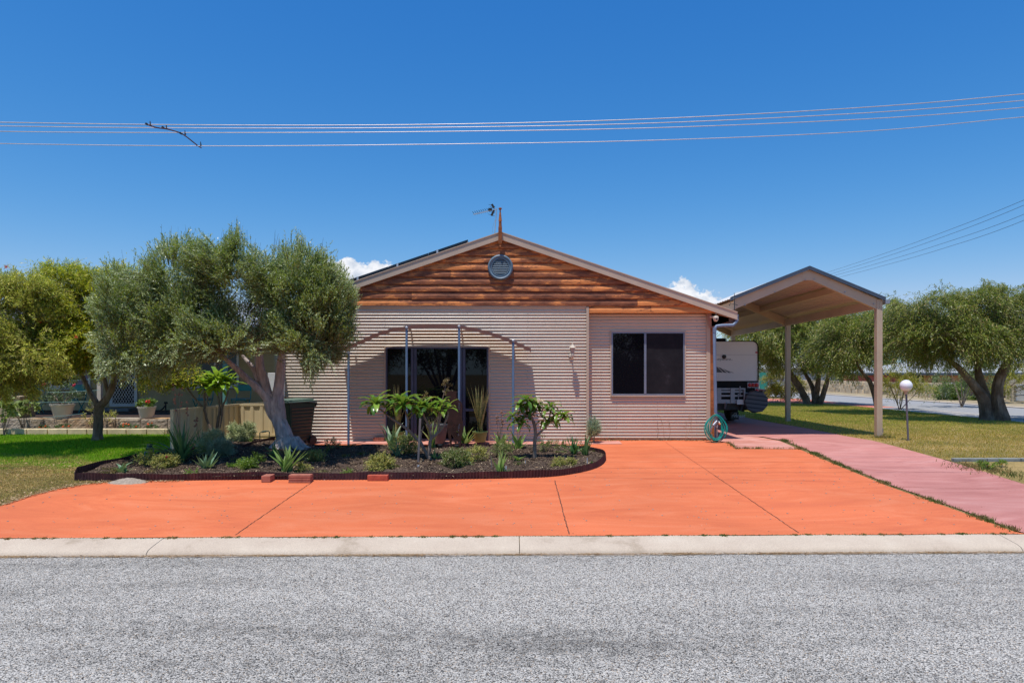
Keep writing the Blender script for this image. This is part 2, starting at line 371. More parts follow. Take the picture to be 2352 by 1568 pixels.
t = NT('opal_globe'); M['globe'] = t.bsdf((.82, .80, .84), 0.18, spec=0.5)
t = NT('lamp_glass'); M['lampglass'] = t.bsdf((.48, .34, .28), 0.2, spec=0.6)
M['copper'] = plain('copper_fitting', (.55, .22, .10), 0.4, metal=.6)
M['pinkflower'] = plain('pink_petal', (.80, .06, .14), 0.6); M['redflower'] = plain('red_petal', (.72, .03, .02), 0.6)
M['orangeflower'] = plain('orange_petal', (.80, .14, .02), 0.6); M['yellowflower'] = plain('yellow_petal', (.85, .55, .02), 0.6)
M['dryflower'] = plain('dried_flower', (.28, .14, .09), 0.8); M['creamflower'] = plain('cream_petal', (.75, .60, .38), 0.6)
M['netgreen'] = plain('green_shade_net', (.03, .24, .17), 0.8, scale=30, var=.3)
SKY, CLOUD = 0.113, 1.0
# ================================================================ SETTING
def sheet(name, pts, off, mat, parent=None, kind='structure', follow=True):
    bm = bmesh.new()
    bm.faces.new([bm.verts.new((p[0], p[1], 0)) for p in pts])
    for (co, no) in (((0, 15.08, 0), (0, 1, 0)), ((0, 7.77, 0), (-0.017, 1, 0)), ((0, 7.41, 0), (-0.017, 1, 0))):
        bmesh.ops.bisect_plane(bm, geom=bm.verts[:] + bm.edges[:] + bm.faces[:], plane_co=co, plane_no=no)
    bmesh.ops.triangulate(bm, faces=bm.faces[:])
    for v in bm.verts: v.co.z = (zg(v.co.x, v.co.y) if follow else 0) + off
    bmesh.ops.recalc_face_normals(bm, faces=bm.faces[:])
    for f in bm.faces:
        if f.normal.z < 0: f.normal_flip()
    me = bpy.data.meshes.new(name); bm.to_mesh(me); bm.free(); me.materials.append(mat)
    o = bpy.data.objects.new(name, me); COL.objects.link(o); attach(o, parent)
    if kind and parent is None: o['kind'] = kind
    return o
# wide ground, one sheet to the horizon
mb = MB(); xs = [-900, -60, -30, 0, 30, 60, 900]
rows = []
for fy in (lambda x: -900, lambda x: -1.2, lambda x: -0.8, lambda x: yk(x) - 0.2, lambda x: yk(x) + 0.03, lambda x: 15.08, lambda x: 900):
    rows.append(fy)
zz = [-0.36, -0.36, -0.50, -0.50, None, -0.012, -0.012]
vs = []
for fy, z in zip(rows, zz):
    for x in xs:
        y = fy(x); vs.append((x, y, z if z is not None else zg(x, y) - 0.012))
nx = len(xs)
fs = [(r*nx+c, r*nx+c+1, (r+1)*nx+c+1, (r+1)*nx+c) for r in range(len(rows)-1) for c in range(nx-1)]
mb.add(vs, fs); ground = mb.build('ground', M['ground']); ground['kind'] = 'structure'
# the road in front
mb = MB(); n = 40
vs = []
for i in range(n + 1):
    x = -60 + 120 * i / n
    vs += [(x, -0.75, -0.47), (x, yk(x) - 0.35, -0.47)]
mb.add(vs, [(2*i, 2*i+2, 2*i+3, 2*i+1) for i in range(n)])
o = mb.build('road', M['asphalt']); o['kind'] = 'structure'
# mountable kerb
prof = [(-0.375, -0.49), (-0.365, -0.452), (-0.335, -0.425), (-0.28, -0.407), (-0.16, -0.388), (-0.02, -0.368), (0.012, -0.366), (0.02, -0.372), (0.02, -0.47)]
def kerb_piece(x0, x1):
    m = MB(); n = max(2, int((x1-x0)/0.25)); vs = []
    for i in range(n+1):
        x = x0 + (x1-x0)*i/n
        w = 0.006*math.sin(x*1.9) + 0.003*math.sin(x*7.3); h = 0.003*math.sin(x*3.7+1)
        for (a, b) in prof: vs.append((x, yk(x) + a + (w if a < -.2 else 0), b + h))
    k = len(prof)
    m.add(vs, [(i*k+j, (i+1)*k+j, (i+1)*k+j+1, i*k+j+1) for i in range(n) for j in range(k-1)] + [tuple(range(k)), tuple(range(n*k, n*k+k))[::-1]])
    return m
kx = [-24, -20, -16, -11.0, P(365, 1250, 7.6).x, P(1193, 1250, 7.6).x, P(2318, 1240, 7.7).x, 9.5, 14.6]
m = MB()
for a, b in zip(kx[:-1], kx[1:]):
    q = kerb_piece(a + 0.004, b - 0.004); m.add(q.v, q.f)
o = m.build('kerb', M['kerb'], smooth=True, recalc=True); o['kind'] = 'structure'
# sandy dust along the gutter
m = MB(); vs = []; n = 500
for i in range(n+1):
    x = -9+18*i/n; w = .035+.03*abs(math.sin(x*1.3))+.03*random.random()*abs(math.sin(x*.7+1)); vs += [(x, yk(x)-.372, -.4655), (x, yk(x)-.372-w, -.4655)]
m.add(vs, [(2*i, 2*i+1, 2*i+3, 2*i+2) for i in range(n)]); m.build('gutter_dust', plain('gutter_sand', (.34, .28, .22), .95, scale=40, var=.45))['kind'] = 'structure'
# driveways
def gx(pts): return [tuple(G(x, y)[:2]) for x, y in pts]
drive = [(-9.6, yk(-9.6) + 0.02)] + gx([(0, 1163), (60, 1141), (130, 1124), (200, 1112), (262, 1107)]) + [tuple(G(430, 1100)[:2])] + \
        [(-4.2, 13.2), (-5.1, 14.35), (-5.3, 15.2), (4.42, 15.2), (4.42, 14.9)] + gx([(1672, 1016), (1690, 1031), (1836, 1032), (1930, 1072), (2040, 1117), (2190, 1170), (2330, 1222)]) + [(5.95, yk(5.95) + 0.02)]
m_or = sheet('driveway', drive, 0.008, M['orange'])
pink = [(5.98, yk(6) + 0.02)] + gx([(2345, 1222), (2200, 1168), (2050, 1115), (1940, 1070), (1842, 1028), (1790, 1010), (1752, 1003)]) + [(5.05, 16.5), (4.45, 18.5), (4.45, 30), (7.84, 30), (7.84, 21.6)] + \
       gx([(1860, 985), (1950, 1003), (2060, 1026), (2165, 1055), (2260, 1083), (2352, 1112)]) + [(8.5, 10.0), (8.8, yk(8.8) + 0.02)]
sheet('side_driveway', pink, 0.006, M['pink'])
apron = [(4.42, 15.15)] + gx([(1660, 1014), (1690, 1030), (1834, 1031), (1790, 1012), (1740, 1003)]) + [(5.05, 16.6), (4.48, 18.4), (4.42, 18.4)]
sheet('concrete_apron', apron, 0.004, M['apron'])
sheet('wall_footing_strip', [(-4.9, 14.55), (-0.2, 14.5), (2.35, 14.55), (2.35, 14.99), (-4.9, 14.99)], 0.014, M['apron'])
# joints
def joint(a, b, w, mat, name='joint', jit=0.006):
    a = G(*a); b = G(*b); n = 60; m = MB(); d = Vector((b.x-a.x, b.y-a.y, 0)).normalized(); s = Vector((-d.y, d.x, 0)); vs = []
    for i in range(n+1):
        t = i/n; x = a.x+(b.x-a.x)*t; y = a.y+(b.y-a.y)*t; j = random.uniform(-jit, jit); ww = w*random.uniform(.6, 1.3)
        for e in (-1, 1): vs.append((x+s.x*(j+e*ww/2), y+s.y*(j+e*ww/2), zg(x, y)+0.0125))
    m.add(vs, [(2*i, 2*i+1, 2*i+3, 2*i+2) for i in range(n)])
    return m.build(name, mat, m_or)
joint((540, 1230), (721, 1105), 0.009, M['joint']); joint((1307, 1228), (1274, 1104), 0.011, M['joint'])
joint((1834, 1225), (1640, 1092), 0.008, M['joint']); joint((1640, 1092), (1528, 1016), 0.007, M['saw'])
joint((1330, 1097), (2020, 1108), 0.008, M['saw'])
joint((2070, 1119), (2348, 1126), 0.008, M['saw'])
# side street east
def strip(name, x0, x1, y0, y1, off, mat): return sheet(name, [(x0, y0), (x1, y0), (x1, y1), (x0, y1)], off, mat)
sheet('side_street', [(16.75, 8.2), (21.7, 8.2), (21.7, 400), (16.75, 400)], 0.004, M['asphalt_far'])
sheet('footpath', [(15.6, 12), (16.6, 12), (16.6, 29.4), (15.6, 29.4)], 0.014, plain('pale_path', (.36, .35, .34), .9, scale=20, var=.15))
strip('near_verge_kerb', 16.6, 16.8, 9, 200, 0.03, plain('pale_kerb', (.52, .47, .40), .9, scale=8))
strip('path_edge', 15.48, 15.6, 14, 29.4, 0.02, M['white'])
sheet('red_path', [(15.6, 29.4), (16.6, 29.4), (16.6, 39.5), (3.0, 39.5), (3.0, 34.2), (13.4, 34.2), (14.6, 33.2)], 0.016, M['redpath'])
strip('far_kerb', 21.7, 22.3, 9, 200, 0.03, plain('far_kerb_concrete', (.5, .42, .33), .9, scale=6))
strip('far_verge', 22.3, 60, 9, 200, 0.008, plain('sandy_verge', (.34, .27, .16), .95, scale=.8, var=.35))
strip('cross_street', -80, 16.6, 44, 51, 0.006, M['asphalt_far'])
# ---------------- lawns
lawnL = [(-22, yk(-22) + 0.05), (-9.6, yk(-9.6) + 0.03)] + gx([(0, 1163), (60, 1141), (130, 1124), (200, 1112), (262, 1107), (176, 1103), (172, 1088), (240, 1072), (315, 1057)]) + [(-6.9, 13.3), (-6.85, 16.4), (-22, 16.4)]
sheet('left_lawn', lawnL, 0.0, M['soil'])
lawnR = [(7.88, 30), (7.88, 21.6)] + gx([(1860, 985), (1950, 1003), (2060, 1026), (2165, 1054), (2200, 1059)]) + [(12.6, 12.62), (15.45, 12.62), (15.45, 29.4), (15.5, 33.2), (13.4, 34.1), (3.0, 34.1), (3.0, 30.0)]
sheet('right_lawn', lawnR, 0.0, M['soil'])
sheet('lower_verge', gx([(2204, 1060), (2260, 1083), (2352, 1111)]) + [(8.9, 9.9), (9.2, yk(9)+.05), (15, yk(15)+.05), (15, 12.55)], 0.002, M['soil'])
def inpoly(X, Y, poly):
    c = np.zeros(len(X), bool); n = len(poly)
    for i in range(n):
        x1, y1 = poly[i]; x2, y2 = poly[(i+1) % n]
        k = ((y1 > Y) != (y2 > Y)) & (X < (x2-x1)*(Y-y1)/((y2-y1) or 1e-9) + x1); c ^= k
    return c
ZG = np.vectorize(zg)
def samp(poly, n, bias=None, box=None):
    a = np.array(poly); x0, y0 = a.min(0); x1, y1 = a.max(0)
    if box: x0, x1, y0, y1 = max(x0, box[0]), min(x1, box[1]), max(y0, box[2]), min(y1, box[3])
    X = np.empty(0); Y = np.empty(0)
    while len(X) < n:
        x = rng.uniform(x0, x1, n); u = rng.random(n); y = y0 + (y1-y0) * (u ** (bias or 1)); k = inpoly(x, y, poly) & (np.abs(x) < 0.80*y + 0.6)
        X = np.concatenate([X, x[k]]); Y = np.concatenate([Y, y[k]])
    return X[:n], Y[:n]
def blades(name, X, Y, h, w, mat, label, parent=None, z=None, lean=0.5, kind='stuff', cat='grass'):
    n = len(X); Z = ZG(X, Y) if z is None else z
    a = rng.uniform(0, 2*np.pi, n); hh = h * rng.uniform(.5, 1.25, n); ww = w * rng.uniform(.6, 1.3, n)
    la = rng.uniform(0, 2*np.pi, n); ll = hh * lean * rng.random(n)
    B = np.stack([X, Y, Z], 1); s = np.stack([np.cos(a)*ww/2, np.sin(a)*ww/2, np.zeros(n)], 1)
    T = B + np.stack([np.cos(la)*ll, np.sin(la)*ll, hh], 1)
    V = np.stack([B - s, B + s, T], 1).reshape(-1, 3)
    o = npmesh(name, V, np.arange(3*n).reshape(n, 3), mat, parent)
    return tag(o, label, cat, kind=kind)
M['grassL'] = grassmat('lush_grass', (.07, .18, .012), (.14, .32, .02), (.26, .19, .07), 0.5, 0.5)
# left lawn: lush at the back, dry towards the drive
def grass2(name, near, far, y0, y1):
    t = NT(name); i = t.island(); g = t.n.new('ShaderNodeNewGeometry'); s = t.n.new('ShaderNodeSeparateXYZ'); t.link(g.outputs['Position'], s.inputs[0])
    p = t.noise(t.pos((1, 1.3, 0)), 1.1, 5, 0.65)
    y = t.math('ADD', s.outputs[1], t.math('MULTIPLY', t.math('SUBTRACT', p, 0.5), 5.0))
    f = t.n.new('ShaderNodeMapRange'); f.inputs[1].default_value = y0; f.inputs[2].default_value = y1; t.link(y, f.inputs[0])
    c = t.mix(f.outputs[0], t.ramp(i, near), t.ramp(i, far))
    return t.bsdf(c, 0.6, spec=0.2, trans=0.35)
dry = [(0, (.46, .34, .11)), (0.4, (.62, .44, .18)), (0.7, (.40, .38, .08)), (1.0, (.75, .54, .27))]
lush = [(0, (.15, .38, .014)), (0.6, (.28, .56, .02)), (1.0, (.44, .66, .05))]
mid = [(0, (.27, .36, .045)), (0.5, (.46, .50, .08)), (0.8, (.66, .55, .13)), (1.0, (.78, .55, .22))]
M['gL'] = grass2('left_lawn_grass', dry, lush, 11.7, 12.9)
M['gR'] = grass2('right_lawn_grass', [(0, (.46, .35, .07)), (0.4, (.66, .48, .11)), (0.7, (.42, .40, .06)), (1.0, (.78, .50, .18))], mid, 15.0, 21.0)
X, Y = samp(lawnL, 90000, box=(-14, 0, 9, 16.4)); k = Y < 12.2 + 0.6*np.sin(X*1.3)
blades('lawn_grass', X, Y, np.where(k, 0.025, 0.05), 0.012, M['gL'], 'lush green lawn drying to straw beside the orange driveway')
X, Y = samp(lawnR, 130000)
blades('lawn_grass', X, Y, 0.038, np.where(Y > 20, .022, .014), M['gR'], 'yellow green lawn between the carport and the side street')
# ================================================================ GARDEN BED
bed = gx([(176, 1104), (300, 1105.5), (450, 1104), (600, 1103), (760, 1103), (900, 1102), (1030, 1102), (1150, 1100), (1260, 1096), (1330, 1086), (1374, 1073), (1392, 1058), (1387, 1047), (1368, 1040)]) + \
      gx([(1335, 1036), (1250, 1031), (1100, 1030), (1000, 1031), (880, 1032), (780, 1033), (722, 1030), (690, 1018), (655, 1012), (600, 1012), (545, 1012), (480, 1012), (440, 1018), (400, 1034), (315, 1056), (240, 1072)])
BH = 0.065
def bed_z(X, Y):
    return ZG(X, Y) + BH + 0.02*np.sin(X*2.1+Y) + 0.015*np.sin(Y*4.3-X*1.7) + 0.03*np.exp(-((X+4.6)**2+(Y-13.6)**2)/0.6)
def grid_in(poly, step, zf, name, mat, margin=0.0):
    a = np.array(poly); x0, y0 = a.min(0); x1, y1 = a.max(0); nx = int((x1-x0)/step)+2; ny = int((y1-y0)/step)+2
    xs = x0 + np.arange(nx)*step; ys = y0 + np.arange(ny)*step; XX, YY = np.meshgrid(xs, ys)
    # pull outside vertices onto the outline
    ins = inpoly(XX.ravel(), YY.ravel(), poly); Pn = np.stack([XX.ravel(), YY.ravel()], 1)
    seg = [(np.array(poly[i]), np.array(poly[(i+1) % len(poly)])) for i in range(len(poly))]
    best = np.full(len(Pn), 1e9); near = Pn.copy()
    for A, B in seg:
        d = B-A; t = np.clip(((Pn-A)@d)/(d@d), 0, 1); q = A+t[:, None]*d; dist = np.linalg.norm(q-Pn, axis=1); k = dist < best; best[k] = dist[k]; near[k] = q[k]
    keep = ins | (best < step*1.3); Pn[~ins & keep] = near[~ins & keep]
    Z = zf(Pn[:, 0], Pn[:, 1]) + 0.012*rng.standard_normal(len(Pn))*(ins)
    V = np.column_stack([Pn, Z]); F4 = []
    for j in range(ny-1):
        for i in range(nx-1):
            q = (j*nx+i, j*nx+i+1, (j+1)*nx+i+1, (j+1)*nx+i)
            if all(keep[k] for k in q) and any(ins[k] for k in q): F4.append(q)
    return npmesh(name, V, F4, mat, smooth=True)
o = grid_in(bed, 0.07, bed_z, 'garden_bed_soil', M['mulch']); o['kind'] = 'structure'
X, Y = samp(bed, 26000); Z = bed_z(X, Y) + 0.006; n = len(X)
a = rng.uniform(0, 2*np.pi, n); L = rng.uniform(.008, .028, n); W = rng.uniform(.003, .008, n); tl = rng.uniform(-.5, .5, n)
d = np.stack([np.cos(a), np.sin(a), tl], 1)*L[:, None]; s = np.stack([-np.sin(a), np.cos(a), rng.uniform(-.4, .4, n)], 1)*W[:, None]; B = np.stack([X, Y, Z], 1)
V = np.stack([B-d-s, B+d-s, B+d+s, B-d+s], 1).reshape(-1, 3)
tag(npmesh('bark_mulch', V, np.arange(4*n).reshape(n, 4), M['chip']), 'dark brown bark chips covering the garden bed', 'mulch', kind='stuff')
# corrugated edging strip round the bed
def edging(path, h, name, label, start=0, closed=False):
    pts = [Vector((p[0], p[1], 0)) for p in path]; m = MB(); vs = []; acc = 0
    for i in range(len(pts)-1):
        a, b = pts[i], pts[i+1]; L = (b-a).length; n = max(1, int(L/0.0125)); d = (b-a).normalized(); s = Vector((d.y, -d.x, 0))
        for k in range(n):
            q = a + (b-a)*k/n; acc += L/n; w = 0.009*math.sin(acc*2*math.pi/0.052) + 0.012*math.sin(acc*1.7)
            hh = h + 0.008*math.sin(acc*2.9) + 0.006*math.sin(acc*7.1); z = zg(q.x, q.y); le = 0.012*math.sin(acc*1.1)
            vs += [(q.x+s.x*w, q.y+s.y*w, z-0.01), (q.x+s.x*(w+le), q.y+s.y*(w+le), z+hh)]
    n = len(vs)//2; m.add(vs, [(2*i, 2*i+2, 2*i+3, 2*i+1) for i in range(n-1)])
    o = m.build(name, M['edging'], smooth=False, recalc=False); md = o.modifiers.new('s', 'SOLIDIFY'); md.thickness = 0.002
    return tag(o, label, 'garden edging')
def smooth_path(p, k=4):
    q = [2*Vector(p[0])-Vector(p[1])] + [Vector(v) for v in p] + [2*Vector(p[-1])-Vector(p[-2])]; r = []
    for i in range(len(p)-1):
        p0, p1, p2, p3 = q[i:i+4]
        for j in range(k):
            t = j/k; r.append(tuple(0.5*((2*p1)+(-p0+p2)*t+(2*p0-5*p1+4*p2-p3)*t*t+(-p0+3*p1-3*p2+p3)*t**3)))
    return r + [tuple(p[-1])]
edging(smooth_path(bed[0:14], 5), 0.125, 'garden_edging', 'rusty maroon corrugated strip along the front and rounded right end of the bed')
edging(smooth_path(bed[13:22], 4), 0.10, 'garden_edging', 'dark corrugated strip along the back of the bed before the house')
edging([tuple(G(172, 1104)[:2]), tuple(G(176, 1090)[:2]), tuple(G(240, 1073)[:2]), tuple(G(315, 1057)[:2])], 0.13, 'garden_edging', 'dark corrugated strip dividing the left lawn from the bed')
edging([tuple(G(*z5(1240, 1110))[:2]), tuple(G(*z5(1450, 1040))[:2]), tuple(G(*z5(1670, 985))[:2])], 0.12, 'garden_edging', 'short curved rusty strip behind the olive tree')
# ================================================================ HOUSE
YF, YB2 = 15.0, 15.15
apexX = P(1150, 0, YF).x; SL = 0.338
apexZ = P(0, 549, YF).z
XL, XR = -4.97, P(1630, 0, YF).x
house = empty('house', (0, YF, 0), 'low gabled house clad in cream corrugated steel with stained timber gable', 'house')
PIT = 0.0697
def corr_rect(m, x0, x1, z0, z1, Y):
    n = max(2, int(round((z1-z0)/(PIT/12)))); vs = []
    for i in range(n+1):
        z = z0+(z1-z0)*i/n; y = Y - 0.0122*math.cos(2*math.pi*z/PIT)
        vs += [(x0, y, z), (x1, y, z)]
    m.add(vs, [(2*i, 2*i+1, 2*i+3, 2*i+2) for i in range(n)])
zt = P(0, 706, YF).z; xm = P(1347, 0, YF).x; zb = 0.0
dx0, dx1, dz = P(886, 0, YF).x, P(1122, 0, YF).x, P(0, 797, YF).z
m = MB(); corr_rect(m, XL, dx0, zb, zt, YF); corr_rect(m, dx1, xm, zb, zt, YF); corr_rect(m, dx0, dx1, dz, zt, YF)
for xl_ in (z3(475,0)[0], z3(1405,0)[0]): corr_rect(m, P(xl_, 0, YF).x-.03, P(xl_, 0, YF).x+.02, dz+.02 if xl_ < 1000 else 0.01, zt-.002, YF-.003)
m.build('corrugated_wall', M['corr'], house, smooth=True, recalc=False)
wx0, wx1 = P(1402, 0, YB2).x, P(1574, 0, YB2).x; wz0, wz1 = P(0, 912, YB2).z, P(0, 761, YB2).z; zt2 = P(0, 719, YB2).z; xr2 = P(1622, 0, YB2).x
m = MB()
for (a, b, c, d) in ((xm, wx0, 0.03, zt2), (wx1, xr2, 0.03, zt2), (wx0, wx1, 0.03, wz0), (wx0, wx1, wz1, zt2)): corr_rect(m, a, b, c, d, YB2)
tag(m.build('corrugated_wall', M['corr'], house, smooth=True, recalc=False), 'right hand corrugated wall set back behind a trim')
# screws in vertical lines
m = MB()
for dxp, Yw, za, zc in [(z3(475,0)[0], YF, 0, zt), (z3(670,0)[0], YF, dz, zt), (z3(1210,0)[0], YF, dz, zt), (z3(1405,0)[0], YF, 0, zt), (z3(1737,0)[0], YF, 0, zt), (820, YF, 0, zt), (720, YF, 0, zt), (1416, YB2, 0, wz0), (1510, YB2, 0, wz0), (1600, YB2, 0, zt2), (1380, YB2, 0, zt2)]:
    x = P(dxp, 0, Yw).x; z = math.ceil(za/PIT)*PIT
    while z < zc - .04:
        m.box(x-.006, x+.006, Yw-.016, Yw-.006, z-.006, z+.006); z += PIT*2
m.build('cladding_screws', M['frame'], house)['kind'] = 'stuff'
# trims
m = MB(); m.box(xm-0.005, xm+0.05, YF-0.035, YB2-0.002, 0.0, zt+0.012)
m.box(XL-0.01, xm-0.008, YF-0.03, YF+0.012, zt, zt+0.03)
m.box(xr2, xr2+0.085, YB2-0.025, YB2+0.05, 0.03, zt2+0.02); m.box(xm+0.052, xr2-.002, YB2-0.02, YB2+0.02, zt2, zt2+0.022)
m.box(XL-0.09, XL-0.012, YF-0.03, YF+0.05, 0, zt+0.02)
m.build('corner_trim', M['flash'], house)
m = MB(); m.box(xr2+0.088, xr2+0.20, YB2-0.02, YB2+0.12, 0, zt2+0.03); m.build('corner_post', M['timber'], house)
# core walls
m = MB(); m.box(XL-0.005, XR+0.02, YF+0.30, 27, 0, P(0, 722, YF).z); m.build('side_wall', M['corr'], house)
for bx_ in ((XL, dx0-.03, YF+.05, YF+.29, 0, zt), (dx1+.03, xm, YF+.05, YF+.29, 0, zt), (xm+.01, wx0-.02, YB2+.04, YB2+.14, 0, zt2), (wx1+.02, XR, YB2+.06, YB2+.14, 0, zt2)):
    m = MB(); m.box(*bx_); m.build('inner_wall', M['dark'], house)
# gable boards
rowh = 0.1575; z = P(0, 719, YF).z; boards = MB(); r = 0
gz0 = z
def halfw(zv): return (apexZ - zv)/SL
while z < apexZ - 0.02:
    zt_ = min(z + rowh + 0.012, apexZ - 0.005); hw0 = halfw(z) ; hw1 = max(0.01, halfw(zt_))
    cuts = {0: [1.7, 3.3], 1: [-2.25, 0.42, 3.0], 2: [-1.95, 2.3], 3: [0.05, -3.3, 3.0], 4: [1.75], 5: [-1.1, 2.9], 6: [-2.0], 7: [1.05], 8: [], 9: [-1.0]}.get(r, [])
    xs_ = [-hw0 if r else xm+.055-apexX] + sorted(c for c in cuts if abs(c) < hw1 - .2 and (r or c > 2.1)) + [hw0]
    for a, b in zip(xs_[:-1], xs_[1:]):
        n = max(1, int((b-a)/0.22)); dzr = random.uniform(-.006, .006); ov = 0.034 + random.uniform(-.004, .004)
        bot, top = [], []
        for i in range(n+1):
            x = a + 0.0015 + (b-a-0.003)*i/n; w = random.uniform(-.0035, .0035)
            xt = max(-hw1, min(hw1, x)); bot.append((apexX+x, z+dzr+w)); top.append((apexX+xt, zt_))
        k = n+1
        mid_b = [(bx_, zb_+.36*(ztp-zb_)) for (bx_, zb_), (_, ztp) in zip(bot, top)]
        mid_b = [(apexX+max(-halfw(zm), min(halfw(zm), bx_-apexX)), zm) for bx_, zm in mid_b]
        vs = [(x, YF-0.012-ov, zz_) for x, zz_ in bot] + [(x, YF-0.010, zz_) for x, zz_ in top] + [(x, YF+0.006, zz_) for x, zz_ in bot] + [(x, YF+0.004, zz_) for x, zz_ in top]
        vs += [(x, YF-0.011-ov, zz_) for x, zz_ in mid_b]
        fs = [(i, i+1, 4*k+i+1, 4*k+i) for i in range(n)] + [(4*k+i, 4*k+i+1, k+i+1, k+i) for i in range(n)] + [(2*k+i, i, i+1, 2*k+i+1)[::-1] for i in range(n)] + [(k+i, k+i+1, 3*k+i+1, 3*k+i) for i in range(n)]
        fs += [(0, k, 3*k, 2*k), (n, 2*k+n, 3*k+n, k+n)]
        boards.add(vs, fs)
    z += rowh; r += 1
boards.build('gable_cladding', M['boards'], house, recalc=False)
m = MB(); zz0 = gz0 - 0.22; m.box(xm+.01, XR+.10, YF+.02, YF+.12, zt2+.024, gz0+.05); m.box(apexX-3.85, apexX+3.85, YF+.02, YF+.2, gz0+.01, gz0+.3)
m.prism([(apexX-halfw(gz0)+.1, YF+.02, gz0), (apexX+halfw(gz0)-.1, YF+.02, gz0), (apexX, YF+.02, apexZ-.03)], (0, .1, 0)); m.build('gable_frame', M['timber'], house)
# lower right boards beside the set-back wall
# roof
ridgeZ = P(0, 533.5, 14.93).z; ex = 5.14
def rz(x): return ridgeZ - abs(x-apexX)*SL
m = MB()
for sx in (-1, 1):
    xe = apexX + sx*ex
    m.prism([(apexX+sx*.001, YF-.062, rz(apexX)-.012), (xe, YF-.062, rz(xe)-.012), (xe, YF-.062, rz(xe)-.05), (apexX+sx*.001, YF-.062, rz(apexX)-.05)], (0, 12.3, 0))
m.build('roof', M['flash'], house)
for sx in (-1, 1):
    xe = apexX + sx*(ex+.03); m = MB(); th = .165
    m.prism([(apexX+sx*.004, YF-.100, rz(apexX)), (xe, YF-.100, rz(xe)), (xe, YF-.100, rz(xe)-th), (apexX+sx*.004, YF-.100, rz(apexX)-th)], (0, .033, 0))
    m.prism([(apexX+sx*.004, YF-.0668, rz(apexX)-th), (xe, YF-.0668, rz(xe)-th), (xe, YF-.0668, rz(xe)-th+.012), (apexX+sx*.004, YF-.0668, rz(apexX)-th+.012)], (0, .085, 0))
    m.prism([(apexX+sx*.004, YF-.115, rz(apexX)+.008), (xe, YF-.115, rz(xe)+.008), (xe, YF-.115, rz(xe)-.012), (apexX+sx*.004, YF-.115, rz(apexX)-.012)], (0, .0149, 0))
    m.build('barge_board', M['flash'], house)
# eave soffit return at the right end
m = MB(); x0 = XR - 0.05; x1 = apexX + ex - .03
m.add([(x0, YF+.03, rz(x0)-.2), (x1, YF+.03, rz(x1)-.16), (x1, YF+.03, rz(x1)-.19), (x0+.05, YF+.03, rz(x1)-.34)], [(0, 1, 2, 3)]); 
m.prism([(x0+.1, YF+.03, rz(x0)-.19), (x1-.02, YF+.03, rz(x1)-.16), (x1-.02, YF+.03, rz(x1)-.2), (x0+.1, YF+.03, rz(x1)-.36)], (0, 12, 0))
m.build('soffit', plain('soffit_brown', (.38, .16, .09), .6), house)
m = MB(); gxx = apexX + ex - .02; m.prism([(gxx-.11, YF-.02, rz(gxx)-.10), (gxx+.03, YF-.02, rz(gxx)-.10), (gxx+.02, YF-.02, rz(gxx)-.23), (gxx-.10, YF-.02, rz(gxx)-.23)], (0, 12, 0)); m.build('gutter', plain('brown_gutter', (.13, .06, .045), .5), house)
pd = [P(1692.8, 722, 14.95), P(1692, 738, 14.95), P(1684, 746.5, 14.93), P(1660, 747.5, 14.93), P(1646, 748.5, 14.93), P(1640.8, 757, 14.93), P(1642.5, 880, 14.93)]
pd.append(Vector((pd[-1].x+.02, 14.93, 0.06)))
m = MB(); m.tube(pd, .036, 12); m.tube([P(1641, 752, 14.93), P(1641.2, 764, 14.93)], .042, 12); m.tube([P(1690, 729, 14.95), P(1692.6, 736, 14.95)], .041, 12); m.build('downpipe', M['pipeblue'], house, smooth=True)
# sliding door
def frame_rect(m, x0, x1, z0, z1, Y, w, d):
    m.box(x0, x1, Y, Y+d, z0, z0+w); m.box(x0, x1, Y, Y+d, z1-w, z1); m.box(x0, x0+w, Y, Y+d, z0+w, z1-w); m.box(x1-w, x1, Y, Y+d, z0+w, z1-w)
X_ = lambda x, Y=YF: P(x, 0, Y).x
Z_ = lambda y, Y=YF: P(0, y, Y).z
m = MB(); frame_rect(m, dx0, dx1, 0.02, dz, YF-.02, .035, .12); 
m.box(X_(944), X_(950), YF-.018, YF+.095, .055, dz-.035); m.box(X_(1063), X_(1069), YF-.018, YF+.095, .055, dz-.035); m.box(X_(1069)+.001, dx1-.036, YF-.012, YF+.09, Z_(944), Z_(938))
m.box(X_(951), X_(957), YF+.0, YF+.06, .055, dz-.036); m.box(X_(1057), X_(1062), YF+.0, YF+.06, .055, dz-.036)
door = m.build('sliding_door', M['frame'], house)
for a, b, c, d in ((dx0+.036, X_(944)-.001, .056, dz-.036), (X_(957)+.001, X_(1057)-.001, .056, dz-.036), (X_(1069)+.002, dx1-.037, Z_(938)+.001, dz-.036), (X_(1069)+.002, dx1-.037, .056, Z_(944)-.001)):
    m = MB(); m.box(a, b, YF+.03, YF+.042, c, d); m.build('pane', M['glass'], door)
m = MB(); m.box(dx0-.03, dx0-.001, YF-.022, YF+.03, 0, dz+.02); m.box(dx1+.001, dx1+.03, YF-.022, YF+.03, 0, dz+.02); m.box(dx0-.001+.0, dx1+.001, YF-.022, YF+.03, dz+.001, dz+.02); m.build('door_surround', M['flash'], house)
